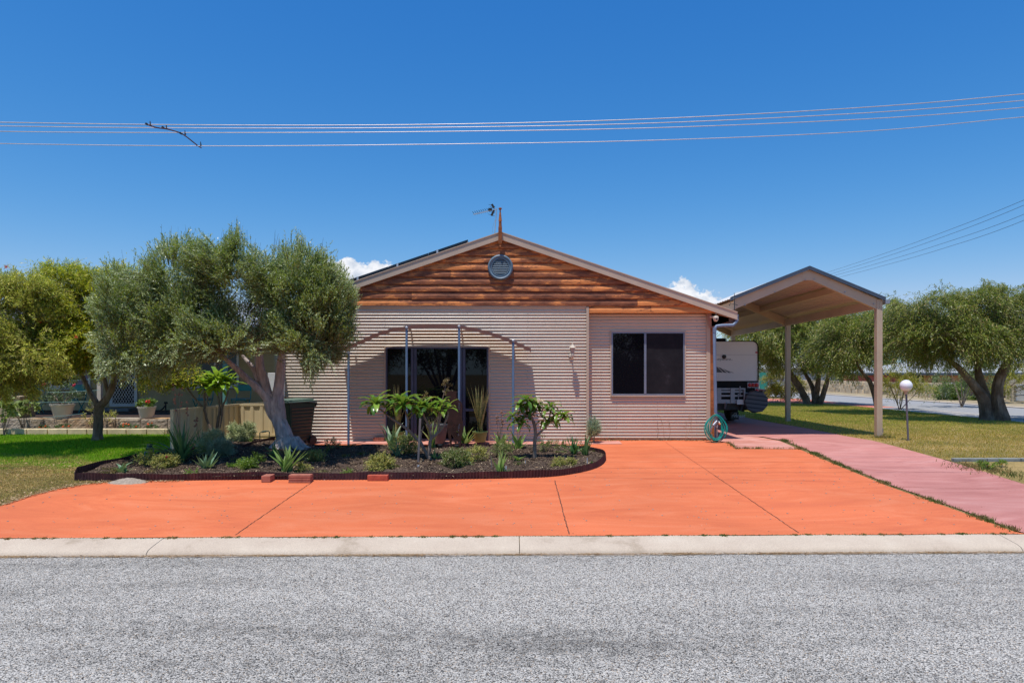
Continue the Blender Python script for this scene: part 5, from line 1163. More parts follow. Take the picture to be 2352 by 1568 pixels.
# long rising shoots on top
tops = [(390, 565, 13), (430, 560, 12.8), (460, 570, 13.2), (530, 545, 13), (545, 535, 12.9), (560, 555, 13.1), (520, 580, 12.7), (585, 590, 13), (640, 575, 13), (665, 580, 13.1), (700, 580, 13.2), (730, 590, 13.1), (765, 625, 13.2), (380, 590, 12.9), (355, 600, 13), (250, 640, 13), (280, 625, 12.9), (230, 655, 12.8), (790, 650, 13.2)]
tc = np.array([D_(x, y, Y) for x, y, Y in tops]) - np.array([0, 0, .22]); td = np.tile([0, 0, 1.], (len(tc), 1)) + .15*rvec(len(tc))
V2, TV2 = foliage(tc, td, np.full(len(tc), .22), 16, 26, .44, .05, .013, up=.5, out=1, rnd=.22, ang=.5)
kk = np.repeat(olive_ok(V2.reshape(-1, 4, 3).mean(1)), 4); V2 = V2[kk]
V = np.concatenate([V, V2]); TV = np.concatenate([TV, TV2])
npmesh('crown', V, q4(V), L_OL, ol_); npmesh('twigs', TV, q4(TV), L_TW, ol_)
# ---------------- bottlebrush trees on the left
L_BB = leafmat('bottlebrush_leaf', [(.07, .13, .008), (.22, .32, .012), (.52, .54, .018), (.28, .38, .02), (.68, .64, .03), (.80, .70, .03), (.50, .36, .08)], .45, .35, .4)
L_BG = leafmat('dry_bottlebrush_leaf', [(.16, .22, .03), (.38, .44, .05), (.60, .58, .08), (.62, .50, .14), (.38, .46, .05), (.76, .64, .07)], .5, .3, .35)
def lefttree(name, label, Yt, trunk, lob, mat, ok, ntw=16, bark='bark', fl=12, seed=0):
    lob = [((c[0]*(c[1]-.7)/c[1], c[1]-.7, EYE+(c[2]-EYE)*(c[1]-.7)/c[1]), (r[0]*.95, r[1]*.7, r[2]*.95), n) for c, r, n in lob]
    o = empty(name, trunk[0][0][0], label, 'tree'); m = MB()
    for pts, rr in trunk: m.tube(pts, [r*.76 for r in rr], 16, ridges=.08, smooth=4)
    m.build('trunk', M[bark], o, smooth=True)
    C, Dd, Rr = lobes_clumps(lob, 1.0, .35); k = ok(C); C, Dd, Rr = C[k], Dd[k], Rr[k]
    V, TV = foliage(C, Dd, Rr+.04, ntw, 15, .34, .075, .013, up=.15, out=.8, rnd=.6, droop=.25, ang=.7, cut=lambda e: ok(e) & (wave(e, 1.7, seed) > -.20))
    npmesh('crown', V, q4(V), mat, o); npmesh('twigs', TV, q4(TV), L_TW, o)
    if fl:
        idx = rng.choice(len(C), fl, replace=False); m = MB()
        for i in idx:
            c = Vector(C[i] + Dd[i]*.25)
            for _ in range(26): dv = Vector(rvec(1)[0]); m.tube([c, c+dv*.045], [.003, .002], 3, cap=False)
        m.build('blossom', M['redflower'], o)
    return o
B4 = lambda x, y, Y=15.1: P(*z4(x, y), Y)
def okA(p):
    px = CX + F*p[:, 0]/p[:, 1]; py = HY - F*(p[:, 2]-EYE)/p[:, 1]
    return (py < np.interp(px, [40, 120, 200, 260, 340, 420], [905, 880, 870, 885, 905, 895]) + 10*np.sin(px*.12)) & (px < 470) & (py > 602 + 10*np.sin(px*.1) + rng.normal(0, 12, len(px)))
g0 = G(223, 1012)
lefttree('bottlebrush_tree', 'yellow green bottlebrush tree with forked grey trunk on the left lawn', 15.1,
    [([B4(1430, 1090), B4(1435, 950), B4(1448, 760), B4(1440, 600)], [.17, .125, .12, .13]), ([B4(1440, 660), B4(1470, 560), B4(1560, 460), B4(1640, 320), B4(1680, 150), B4(1700, -50), B4(1760, -250)], [.12, .115, .10, .09, .08, .06, .03]),
     ([B4(1430, 640), B4(1420, 520), B4(1340, 380), B4(1250, 200), B4(1180, 40), B4(1100, -160)], [.10, .075, .07, .065, .055, .03]), ([B4(1600, 400), B4(1560, 260), B4(1540, 150), B4(1500, -60)], [.06, .05, .045, .02])],
    [(D_(170, 690, 15.0), (.75, 1.1, .8), 150), (D_(240, 750, 15.0), (.95, 1.2, .95), 190), (D_(330, 700, 15.2), (.8, 1.1, .8), 90), (D_(150, 800, 14.9), (.7, 1.0, .7), 110), (D_(320, 830, 15.0), (.85, 1.0, .5), 90), (D_(140, 650, 15.2), (.45, .8, .4), 50), (D_(280, 650, 15.2), (.5, .8, .4), 40), (D_(400, 850, 15.0), (.5, .8, .35), 30)], L_BB, okA, 17, fl=4)
def okB(p):
    px = CX + F*p[:, 0]/p[:, 1]; py = HY - F*(p[:, 2]-EYE)/p[:, 1]
    return (py < np.interp(px, [-200, 0, 40, 90, 150], [960, 925, 912, 915, 880]) + 10*np.sin(px*.1)) & (px < 175) & (py > 618 + 9*np.sin(px*.13) + rng.normal(0, 12, len(px)))
lefttree('bottlebrush_tree', 'dry looking bottlebrush tree cut by the left frame edge, with red blooms', 14.2,
    [([Vector((-11.0, 14.2, -.1)), P(-45, 930, 14.2), P(-20, 850, 14.2), P(20, 760, 14.2)], [.14, .11, .09, .04]), ([P(-45, 935, 14.2), P(10, 900, 14.1), P(45, 850, 14.0), P(75, 790, 13.9), P(110, 720, 13.9)], [.06, .05, .04, .03, .015]), ([P(-20, 900, 14.2), P(40, 890, 13.9), P(110, 850, 13.8)], [.035, .025, .01])],
    [(D_(0, 730, 14.2), (.95, 1.2, .95), 230), (D_(90, 800, 14.0), (.65, 1.0, .75), 130), (D_(-30, 850, 14.1), (.8, 1.0, .7), 120), (D_(70, 710, 14.2), (.5, .9, .55), 80), (D_(40, 870, 14.0), (.6, .9, .4), 70)], L_BG, okB, 18, fl=9, seed=2)
# ---------------- weeping peppermint trees on the right
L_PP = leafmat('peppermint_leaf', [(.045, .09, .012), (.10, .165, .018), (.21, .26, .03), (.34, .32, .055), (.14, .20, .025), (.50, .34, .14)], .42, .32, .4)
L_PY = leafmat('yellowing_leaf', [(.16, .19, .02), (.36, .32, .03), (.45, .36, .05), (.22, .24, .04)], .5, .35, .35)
def peppermint(label, trunk, lob, px2m, lowx, lowy, ntw=15, leaf=.10, wid=.018, seed=0, base=None, mat=None, nl=15, name='peppermint_tree', group='weeping peppermint trees by the side street', twl=.75, rs_=.7, topy=690):
    o = empty(name, base if base is not None else trunk[0][0][0], label, 'tree', group); m = MB()
    for pts, rr in trunk: m.tube(pts, [r*rs_ for r in rr], 18, ridges=.10, rn=5, smooth=4)
    m.build('trunk', M['pepbark'], o, smooth=True)
    C, Dd, Rr = lobes_clumps(lob, .70, .6); Rr = Rr*1.35; Cc, Dc, Rc = lobes_clumps([(c, (r[0]*.6, r[1]*.5, r[2]*.55), int(n*.25)) for c, r, n in lob], 1, .2); C = np.concatenate([C, Cc]); Dd = np.concatenate([Dd, Dc]); Rr = np.concatenate([Rr, Rc*1.5])
    def ok(p):
        px = CX + F*p[:, 0]/p[:, 1]; py = HY - F*(p[:, 2]-EYE)/p[:, 1]
        return (py < np.interp(px, lowx, lowy) + 7*np.sin(px*.13+seed) + 5*np.sin(px*.31) + rng.normal(0, 5, len(px))) & (py > topy + 12*np.sin(px*.057+1) + 9*np.sin(px*.13) + rng.normal(0, 8, len(px)))
    k = ok(C); C, Dd, Rr = C[k], Dd[k], Rr[k]
    V, TV = foliage(C, Dd, Rr+.10, ntw, nl, twl, leaf, wid, up=.0, out=.75, rnd=.5, droop=.68, ang=.50, cut=lambda e: ok(e) & (wave(e, .95, seed) > -.20))
    npmesh('crown', V, q4(V), mat or L_PP, o); npmesh('twigs', TV, q4(TV), L_TW, o); return o
q7 = lambda x, y, Y=21.6: P(*z7(x, y), Y)
peppermint('big weeping tree with thick split trunk nearest the right frame edge',
    [([q7(1545, 925), q7(1530, 800), q7(1490, 600), q7(1400, 470), q7(1280, 330), q7(1130, 160), q7(1000, 60), q7(900, -60)], [.36, .27, .24, .19, .16, .12, .10, .06]),
     ([q7(1560, 700, 21.8), q7(1500, 520, 21.9), q7(1440, 330, 22), q7(1410, 150, 22), q7(1400, -60, 22), q7(1420, -300, 22)], [.22, .19, .17, .13, .09, .04]),
     ([q7(1745, 930, 21.4), q7(1715, 760, 21.4), q7(1680, 560, 21.4), q7(1700, 350, 21.4), q7(1780, 180, 21.3), q7(1850, 0, 21.3), q7(1900, -250, 21.2)], [.33, .26, .22, .21, .18, .12, .05])],
    [(D_(2190, 730, 21.5), (1.25, 1.6, .95), 130), (D_(2290, 710, 21.5), (1.1, 1.7, .8), 130), (D_(2120, 790, 21.4), (.8, 1.3, .8), 90), (D_(2350, 760, 21.3), (.9, 1.5, 1.0), 110), (D_(2240, 790, 20.8), (1.3, 1.2, .6), 110), (D_(2420, 740, 21.4), (.9, 1.4, 1.1), 90), (D_(2105, 705, 21.6), (.5, .9, .5), 40)],
    72, [2040, 2090, 2130, 2200, 2260, 2330, 2500], [850, 872, 860, 855, 858, 858, 862], 30, .085, .019, 1.0, twl=.65, topy=660, base=(q7(1640, 900).x, 21.6, 0))
q6 = lambda x, y, Y=32.6: P(*z6(x, y), Y)
peppermint('broad weeping tree with four leaning stems seen through the carport',
    [([q6(1130, 860), q6(1080, 720), q6(980, 540), q6(880, 400), q6(820, 300), q6(740, 150)], [.36, .28, .27, .27, .24, .12]), ([q6(1230, 850), q6(1270, 700), q6(1290, 560), q6(1310, 400), q6(1330, 200)], [.30, .25, .22, .19, .1]),
     ([q6(1240, 740, 33), q6(1210, 560, 33), q6(1150, 430, 33.2), q6(1090, 330, 33.2), q6(1000, 150, 33)], [.22, .19, .17, .14, .08]), ([q6(1320, 870, 32.4), q6(1370, 720, 32.4), q6(1420, 560, 32.4), q6(1460, 430, 32.4), q6(1500, 250, 32.4)], [.26, .23, .20, .17, .1])],
    [(D_(1760, 770, 32.5), (1.3, 2, 1.2), 110), (D_(1850, 770, 32), (1.6, 2, 1.3), 140), (D_(1930, 790, 32.4), (1.3, 2, 1.2), 120), (D_(1720, 800, 32.5), (1.0, 1.8, .9), 80), (D_(1800, 720, 33), (1.6, 2, .8), 60), (D_(1905, 850, 32), (1.0, 1.4, .5), 50)],
    48, [1640, 1700, 1745, 1790, 1830, 1870, 1900, 1950, 1990, 2030], [775, 800, 855, 868, 862, 868, 872, 885, 872, 850], 26, .14, .028, 3.0, twl=.9, rs_=.55)
q6b = lambda x, y, Y=25.4: P(*z6(x, y), Y)
peppermint('slim weeping tree with forked trunk just left of the front carport post',
    [([q6b(2330, 1000), q6b(2300, 850), q6b(2240, 620), q6b(2180, 480), q6b(2110, 370), q6b(2020, 250), q6b(1950, 100)], [.17, .14, .12, .09, .085, .07, .04]), ([q6b(2250, 680), q6b(2280, 520), q6b(2290, 380), q6b(2280, 240), q6b(2270, 50)], [.11, .10, .09, .08, .05]), ([q6b(2260, 620, 25.5), q6b(2200, 450, 25.6), q6b(2160, 380, 25.6)], [.06, .05, .03]), ([q6b(2280, 310), q6b(2200, 260), q6b(2120, 240)], [.03, .02, .015])],
    [(D_(1990, 760, 25.3), (1.1, 1.5, 1.1), 110), (D_(2060, 760, 25.2), (1.0, 1.5, 1.05), 110), (D_(1935, 790, 25.5), (.85, 1.3, .9), 80), (D_(2100, 800, 25.4), (.7, 1.2, .7), 60), (D_(2010, 720, 25.6), (.9, 1.3, .6), 50)],
    62, [1850, 1890, 1930, 1970, 2010, 2060, 2110, 2160], [850, 885, 880, 855, 850, 862, 862, 850], 26, .10, .022, 5.0)
# small trees / saplings
def bushy(name, label, cat, base, lob, mat, stems, ntw=10, nl=10, twl=.16, lL=.04, lW=.014, up=.3, droop=.1, group=None, rad=.05, stemmat='frangbark', ang=.8, sr=.008, shell=.25, flowers=None):
    o = empty(name, base, label, cat, group); b = Vector(base); m = MB()
    C, Dd, _ = lobes_clumps(lob, 1, shell); C[:, 2] = np.maximum(C[:, 2], zg(b.x, b.y)+.07)
    for i in range(stems):
        c = Vector(C[rng.integers(len(C))]); mid = b.lerp(c, .5)+Vector((0, 0, .03)); s = Vector((random.uniform(-.03, .03), random.uniform(-.03, .03), -.03)); m.tube([b+s, mid, c], [sr, sr*.8, sr*.4], 5, smooth=3)
    if stems: m.build('stems', M[stemmat], o)
    V, TV = foliage(C, Dd, np.full(len(C), rad), ntw, nl, twl, lL, lW, up=up, out=.8, rnd=.6, droop=droop, ang=ang)
    zmin = zg(b.x, b.y)+.02; V[:, 2] = np.maximum(V[:, 2], zmin)
    npmesh('foliage', V, q4(V), mat, o)
    if flowers:
        m = MB()
        for (fp, fr, fm) in flowers:
            for _ in range(9):
                d = Vector(rvec(1)[0]); a = Vector(fp)+d*fr*.35; u = d.orthogonal().normalized(); w = d.cross(u); m.add([a-u*fr*.6, a-w*fr*.5, a+u*fr*.6+d*fr*.3, a+w*fr*.5], [(0, 1, 2, 3)])
        m.build('flower', M[flowers[0][2]], o, recalc=False)
    return o
sb = G(*z7(345, 750)); pS = lambda x, y: tuple(P(*z7(x, y), sb.y))
bushy('sapling', 'young yellow green street tree behind the globe lamp', 'tree', sb, [(pS(320, 420), (.55, .5, .5), 20), (pS(420, 340), (.8, .6, .35), 20), (pS(600, 430), (.45, .5, .16), 9), (pS(240, 320), (.4, .5, .35), 10)], L_PY, 7, 12, 12, .32, .075, .02, sr=.018, rad=.12, stemmat='pepbark')
pb = Vector((P(1800, 0, 36).x, 35.5, 0)); bushy('shrub_tree', 'yellowing bush under the broad weeping tree', 'tree', pb, [(D_(1800, 875, 35.5), (.9, .8, .55), 36), (D_(1790, 900, 35.5), (.5, .7, .35), 12), (D_(1835, 890, 35.5), (.6, .7, .5), 14)], L_PY, 6, 14, 12, .4, .10, .03, sr=.03, rad=.15, droop=.4)
pb = Vector((P(2210, 0, 30).x, 30, 0)); bushy('shrub_tree', 'loose grey green tree behind the left limb of the big right tree', 'tree', pb, [(D_(2195, 845, 30), (1.4, 1.0, .55), 34), (D_(2240, 860, 30), (.8, 1.0, .5), 16), (D_(2150, 885, 30), (.5, .6, .25), 7)], leafmat('grey_green_leaf', [(.08, .12, .04), (.16, .2, .08), (.22, .25, .12)], .45, .3), 6, 12, 12, .42, .11, .026, sr=.022, rad=.15, droop=.3)
pb = Vector((P(2215, 0, 38).x, 38, 0)); bushy('hedge_shrub', 'low green shrub on the far verge by the white gate', 'shrub', pb, [(D_(2215, 905, 38), (1.6, .8, .45), 60), (D_(2185, 900, 38), (.6, .6, .5), 20)], leafmat('verge_leaf', [(.06, .12, .02), (.14, .22, .03), (.2, .22, .05)], .5, .3), 0, 14, 10, .3, .10, .04, rad=.15)
pb = Vector((P(2345, 0, 38).x, 40, 0)); bushy('shrub_tree', 'thin leaning shrub in front of the white garage door', 'tree', pb, [(D_(2330, 880, 34), (1.0, .8, .8), 30), (D_(2345, 855, 34), (1.0, .8, .4), 20)], L_PY, 10, 10, 10, .4, .12, .03, sr=.035, rad=.15, droop=.3)
# distant tree line
L_FAR = leafmat('far_leaf', [(.05, .08, .02), (.09, .13, .03), (.14, .18, .05)], .6, .2)
for i, (x, Y, s) in enumerate(((1700, 70, 1.2), (1960, 85, 1.4), (2060, 90, 1.1), (2420, 80, 1.6), (-40, 40, 1.3), (210, 42, 1.0), (560, 46, 1.1))):
    b = Vector((P(x, 0, Y).x, Y, 0)); hgt = 1.4*s
    bushy('distant_tree', ['dark tree seen past the caravan side', 'far tree between the carport posts', 'far tree right of the front carport post', 'far tree beyond the right frame edge', 'tree behind the neighbour roof at the left frame edge', 'tree rising behind the neighbour roof above the bottlebrush', 'tree behind the neighbour roof behind the olive'][i], 'tree', b, [(tuple(b+Vector((0, 0, 2.0*s))), (2.6*s, 2*s, 1.5*s), 90)], L_FAR, 8, 12, 10, .8, .22, .09, sr=.1, rad=.4, group='distant background trees')
# ---------------- strap leaved plants (irises, agaves)
def strapmat(name, cols): return leafmat(name, cols, .38, .25, .45)
L_IR = strapmat('iris_leaf', [(.16, .27, .07), (.25, .38, .10), (.34, .46, .15), (.42, .50, .20)])
L_IRD = strapmat('dark_iris_leaf', [(.07, .17, .06), (.11, .25, .09), (.18, .33, .13)])
L_AG = strapmat('agave_leaf', [(.15, .25, .14), (.24, .36, .19), (.18, .32, .20)])
L_FR = leafmat('frangipani_leaf', [(.055, .14, .018), (.10, .23, .03), (.19, .33, .04), (.30, .42, .07)], .28, .35, .6)
L_FRY = leafmat('bright_frangipani_leaf', [(.16, .32, .025), (.30, .46, .035), (.22, .40, .03)], .3, .45, .5)
def strap(m, base, dirx, L, W, lean, curl, n=9, sharp=True, twist=0.0):
    """one sword leaf: rises, leans outwards and curls over"""
    p = Vector(base); a = lean; pts = []
    h = Vector((math.cos(dirx), math.sin(dirx), 0)); side = Vector((-math.sin(dirx), math.cos(dirx), 0))
    side = Quaternion(Vector((0, 0, 1)), twist) @ side
    for i in range(n+1):
        t = i/n; w = W*(.55+.45*math.sin(math.pi*min(1, t*1.25+.15)))*(1-t**3 if sharp else 1-t**6)
        d = Vector((0, 0, 1))*math.cos(a) + h*math.sin(a); nor = h*math.cos(a) - Vector((0, 0, 1))*math.sin(a)
        pts.append((p - side*w/2 + nor*(-.22*w), p.copy(), p + side*w/2 + nor*(-.22*w))); p = p + d*(L/n); a += curl/n
    vs = [v for tr in pts for v in tr]
    m.add(vs, [(3*i, 3*i+1, 3*i+4, 3*i+3) for i in range(n)] + [(3*i+1, 3*i+2, 3*i+5, 3*i+4) for i in range(n)])
rs = random.Random(5)
def straps(name, label, dpos, hpx, count, mat, spread=.35, curl=.5, W=.035, cat='plant', arch=0, group='sword leaved plants in the bed', stalks=0, base=None):
    b = base if base is not None else G(dpos[0], dpos[1], BH*.6); h = hpx/F*b.y*1.14; W = W*(2.1 if mat is L_AG or mat is L_IR else 1.65); o = empty(name, b, label, cat, group); m = MB()
    az0 = rs.uniform(0, 6.28)
    for i in range(count):
        az = az0 + i*2.399; k = (i+.5)/count; ln = spread*k + rs.uniform(-.06, .06)
        side = rs.uniform(-.3, .3); az = az if rs.random() < .5 else (0 if math.cos(az) > 0 else math.pi)+rs.uniform(-.5, .5)
        strap(m, b+Vector((rs.uniform(-.03, .03), rs.uniform(-.03, .03), -.02)), az, h*rs.uniform(.75, 1.1), W*rs.uniform(.8, 1.2), abs(ln), curl*rs.uniform(.1, 1.2), twist=rs.uniform(-.6, .6))
    for i in range(arch):
        strap(m, b, math.pi+rs.uniform(-.5, .5) if i % 3 else rs.uniform(-.5, .5), h*1.15, W*.8, .7+rs.uniform(-.2, .2), 1.2*rs.uniform(.8, 1.4), n=12)
    m.build('leaves', mat, o, recalc=False, smooth=True)
    if stalks:
        m = MB(); f = MB()
        for i in range(stalks):
            x = rs.uniform(-.15, .15)+b.x+(i-stalks/2)*.07; top = Vector((x, b.y+rs.uniform(-.05, .05), b.z+h*rs.uniform(1.1, 1.75))); m.tube([b, b.lerp(top, .5)+Vector((rs.uniform(-.03, .03), 0, 0)), top], [.006, .005, .003], 5, smooth=3)
            for _ in range(5):
                c = b.lerp(top, rs.uniform(.75, 1.0))+Vector((rs.uniform(-.03, .03), rs.uniform(-.02, .02), 0)); f.lathe([(.0, -.02), (.014, -.01), (.018, .006), (.0, .024)], c, 5)
        m.build('stalk', M['frangbark'], o); f.build('seed_head', M['dryflower'], o)
    return o
straps('iris_plant', 'big dark iris clump with withered flower stalks in front of the low fence', (417, 1062), 92, 26, L_IRD, .42, .45, .05, arch=9, stalks=4)
straps('iris_plant', 'dark arching iris behind the blue green agave', (463, 1040), 52, 16, L_IRD, .6, .8, .04, arch=3, stalks=2)
straps('agave_plant', 'blue green agave below the lavender bushes', (474, 1082), 47, 11, L_AG, .85, .15, .055)
straps('agave_plant', 'bright sword leaved agave right at the foot of the olive trunk', (659, 1083), 58, 15, L_IR, .85, .12, .06)
straps('iris_plant', 'small dark iris on the left side of the olive roots', (630, 1050), 34, 7, L_IRD, .9, .6, .045)
straps('iris_plant', 'light green iris between the lavender and the pipe loop', (568, 1019), 26, 7, L_IR, .9, .5, .04)
straps('iris_plant', 'arching iris nearest the left tip of the bed', (281, 1087), 34, 7, L_AG, .7, 1.1, .045)
straps('iris_plant', 'small iris stub in the shade left of the olive', (559, 1068), 18, 2, L_AG, .2, .1, .04)
straps('iris_plant', 'tall iris in front of the left door edge', (902, 1036), 66, 9, L_AG, .55, .7, .055)
straps('iris_plant', 'grey green iris left of the weathered stake', (914, 1053), 40, 6, L_AG, .45, .4, .045)
straps('iris_plant', 'tall iris behind the left frangipani fork', (992, 1028), 66, 10, L_IR, .45, .35, .06)
straps('iris_plant', 'iris clump between the silhouette and the green pot', (1069, 1024), 42, 13, L_IR, .8, .7, .055)
straps('iris_plant', 'iris with dried flower heads behind the pole on the right', (1150, 1032), 48, 12, L_IR, .75, .6, .05, stalks=5)
straps('iris_plant', 'iris under the left side of the right frangipani', (1190, 1036), 46, 12, L_IR, .5, .5, .055, stalks=2)
straps('iris_plant', 'light green iris near the front edging right of centre', (1149, 1086), 54, 9, L_IR, .5, .05, .05)
straps('iris_plant', 'tiny grey iris at the front edging beside the label', (1165, 1087), 15, 6, L_AG, .9, .3, .035)
straps('iris_plant', 'drooping pale iris left of the right frangipani trunk', (1188, 1062), 24, 7, L_IR, .5, 1.6, .04)
straps('iris_plant', 'left iris of the pair at the right end of the bed', (1318, 1047), 47, 11, L_IRD, .45, .35, .045, arch=2)
straps('iris_plant', 'right iris of the pair at the right end of the bed', (1343, 1049), 49, 12, L_IRD, .55, .25, .05)
straps('iris_plant', 'tiny green iris at the right tip of the bed', (1361, 1068), 14, 4, L_IR, .35, .3, .04)
straps('iris_plant', 'pale strap leaved plant right of the left frangipani base', (1000, 1055), 24, 10, L_IR, 1.1, .9, .03)
# potted snake plants by the door
L_SN = NT('snake_leaf'); v_ = L_SN.noise(L_SN.pos((1, 1, 3.5)), 12, 3, .6, 1.5); M['snake'] = L_SN.bsdf(L_SN.ramp(v_, [(.38, (.10, .13, .05)), (.5, (.28, .26, .10)), (.6, (.42, .33, .13)), (.75, (.62, .46, .09))]), .4, spec=.4, trans=.15)
def potplant(cx_, by, rpx, hpx, Y, mat, lab, plab, n, hp):
    b = P(cx_, by, Y); b.z = max(b.z, .0); r = rpx/F*Y; h = hpx/F*Y
    pot('plant_pot', b, r, r*.72, h, mat, lab); t = b + Vector((0, 0, h*.86))
    straps('snake_plant', plab, None, hp, n, M['snake'], .24, .05, .05, base=t, group='potted snake plants at the sliding door')
zx, zy = zA(1805, 1055); potplant(zx, zy+4, 17, 24, 14.55, M['potgreen'], 'glazed olive green pot holding the tall snake plant', 'tall yellow edged snake plant in the olive green pot', 26, 98)
zx, zy = zA(600, 1000); potplant(zx, zy+6, 14, 17, 14.7, M['potgreen'], 'olive green pot left of the silhouette by the door', 'snake plant in the pot at the left end of the sliding door', 16, 96)
zx, zy = zA(1175, 1050); bq = P(zx, zy, 14.6); bq.z = .0; pot('plant_pot', bq, .23, .16, .40, M['potdark'], 'grey brown tub behind the left frangipani')
L_DRY = leafmat('bronze_leaf', [(.18, .12, .06), (.30, .21, .11), (.12, .12, .05)], .4, .25)
tb_ = bq+Vector((0, 0, .36)); bushy('potted_shrub', 'spindly bronze leaved shrub in the grey brown tub', 'plant', tb_, [(tuple(P(*zA(1330, 260), 14.6)), (.12, .1, .18), 10), (tuple(P(*zA(1040, 390), 14.6)), (.09, .08, .16), 7), (tuple(P(*zA(1300, 420), 14.6)), (.08, .08, .16), 6), (tuple(P(*zA(1140, 830), 14.6)), (.10, .1, .06), 4)], L_DRY, 7, 5, 5, .07, .04, .02, rad=.03, sr=.008)
# ---------------- frangipanis
def rosette(m, c, n, L, W, tilt0, tilt1, droop, axis=None):
    for i in range(n):
        az = i*2.399+rs.uniform(-.2, .2); k = (i+.5)/n; a = tilt0+(tilt1-tilt0)*k+rs.uniform(-.15, .15)
        ll = L*rs.uniform(.75, 1.12); w = W*rs.uniform(.85, 1.15); h = Vector((math.cos(az), math.sin(az), 0)); side = Vector((-math.sin(az), math.cos(az), 0)); p = Vector(c); vs = []; n_ = 8
        for j in range(n_+1):
            t = j/n_; ww = w*(math.sin(math.pi*min(1, max(0, (t-.06)/.96)))**.75 if t > .06 else .06)
            d = Vector((0, 0, 1))*math.cos(a)+h*math.sin(a); nor = Vector((0, 0, 1))*math.sin(a)-h*math.cos(a); wv_ = .08*w*math.sin(j*2.1+i)
            vs += [p-side*ww/2+nor*(.16*ww+wv_), p.copy(), p+side*ww/2+nor*(.16*ww-wv_)]; p = p+d*ll/n_; a += droop/n_*rs.uniform(.7, 1.3)
        m.add(vs, [(3*j, 3*j+1, 3*j+4, 3*j+3) for j in range(n_)] + [(3*j+1, 3*j+2, 3*j+5, 3*j+4) for j in range(n_)])
def frangipani(label, zf_, Y, limbs, tips, mat, droop=1.3, blossom=None, sc=1.0):
    q = lambda x, y, dy=0: P(*zf_(x, y), Y+dy); o = empty('frangipani_tree', q(*limbs[0][0][0]), label, 'tree', 'frangipani trees'); m = MB()
    for pts, rr in limbs: m.tube([q(*p) for p in pts], rr, 10, smooth=3, ridges=.04)
    m.build('trunk', M['frangbark'], o, smooth=True); m = MB()
    for (x, y, n, L) in tips:
        dy = rs.uniform(-.12, .12); c = q(x, y, dy); L *= 1.42; rosette(m, c, n+2, L, L*.29, .2, 1.65, droop)
    m.build('leaves', mat, o, smooth=True, recalc=False)
    if blossom:
        m = MB()
        for (x, y) in blossom:
            c = q(x, y, -.15)
            for _ in range(7):
                cc = c+Vector((rs.uniform(-.04, .04), rs.uniform(-.03, .03), rs.uniform(-.03, .03)))
                for k in range(5): a = k*1.257; d = Vector((math.cos(a), -.4, math.sin(a))).normalized(); u = d.orthogonal().normalized(); m.add([cc, cc+d*.015+u*.009, cc+d*.03, cc+d*.015-u*.009], [(0, 1, 2, 3)])
        m.build('blossom', M['creamflower'], o, recalc=False)
    return o
frangipani('wide frangipani with curved limbs left of the silhouette', zA, 12.45,
    [([(1068, 1390), (1055, 1320), (1030, 1280), (985, 1200), (930, 1090), (870, 1040), (800, 960), (735, 895), (640, 830), (540, 765), (450, 700), (395, 650), (320, 590)], [.045, .04, .036, .03, .028, .027, .026, .025, .022, .02, .018, .016, .014]),
     ([(1035, 1290), (1060, 1180), (1080, 1050), (1180, 950), (1190, 860), (1215, 740), (1245, 600), (1250, 545)], [.036, .034, .03, .026, .022, .021, .019, .016]), ([(1170, 960), (1240, 900), (1290, 800), (1330, 690), (1330, 630)], [.024, .021, .02, .018, .014]),
     ([(1082, 1060), (1075, 930), (1040, 820), (990, 730), (965, 650)], [.026, .022, .02, .018, .015]), ([(740, 895), (745, 780), (720, 670), (690, 590)], [.022, .02, .018, .014]), ([(1110, 1010), (1130, 820), (1190, 700), (1205, 650)], [.014, .013, .012, .01]), ([(930, 1100), (940, 960), (975, 850)], [.018, .014, .01])],
    [(270, 540, 14, .26), (310, 575, 8, .22), (670, 560, 16, .28), (620, 500, 9, .22), (740, 520, 8, .22), (960, 625, 16, .27), (900, 560, 7, .2), (1060, 600, 8, .20), (1210, 640, 9, .17), (1250, 520, 7, .18), (1330, 600, 6, .18)], L_FR, 1.35)
frangipani('bushy frangipani with drooping leaves and pale blooms right of centre', zB, 12.45,
    [([(1008, 1290), (1008, 1100), (1012, 900), (1022, 820), (1015, 700), (985, 580), (955, 510), (930, 440), (950, 330)], [.045, .036, .034, .033, .03, .027, .024, .02, .014]), ([(1015, 850), (1080, 780), (1160, 710), (1230, 620), (1300, 570), (1420, 570), (1500, 510)], [.024, .02, .018, .017, .016, .014, .012]),
     ([(1230, 620), (1260, 500), (1275, 370)], [.016, .014, .012]), ([(970, 540), (900, 490), (800, 520), (720, 600)], [.018, .016, .014, .012]), ([(950, 480), (1000, 430), (1050, 370)], [.016, .014, .012]), ([(900, 500), (800, 420), (760, 400)], [.014, .012, .01])],
    [(950, 300, 13, .19), (860, 240, 9, .19), (1050, 330, 9, .16), (760, 330, 10, .18), (870, 520, 13, .18), (720, 600, 9, .18), (640, 500, 7, .17), (800, 640, 7, .17), (1275, 340, 10, .17), (1220, 420, 8, .16), (1300, 590, 13, .18), (1210, 600, 8, .17), (1500, 520, 12, .18), (1420, 470, 8, .17), (1000, 400, 7, .16), (860, 400, 9, .18)], L_FR, 1.6, blossom=[(1090, 215), (1110, 240)])
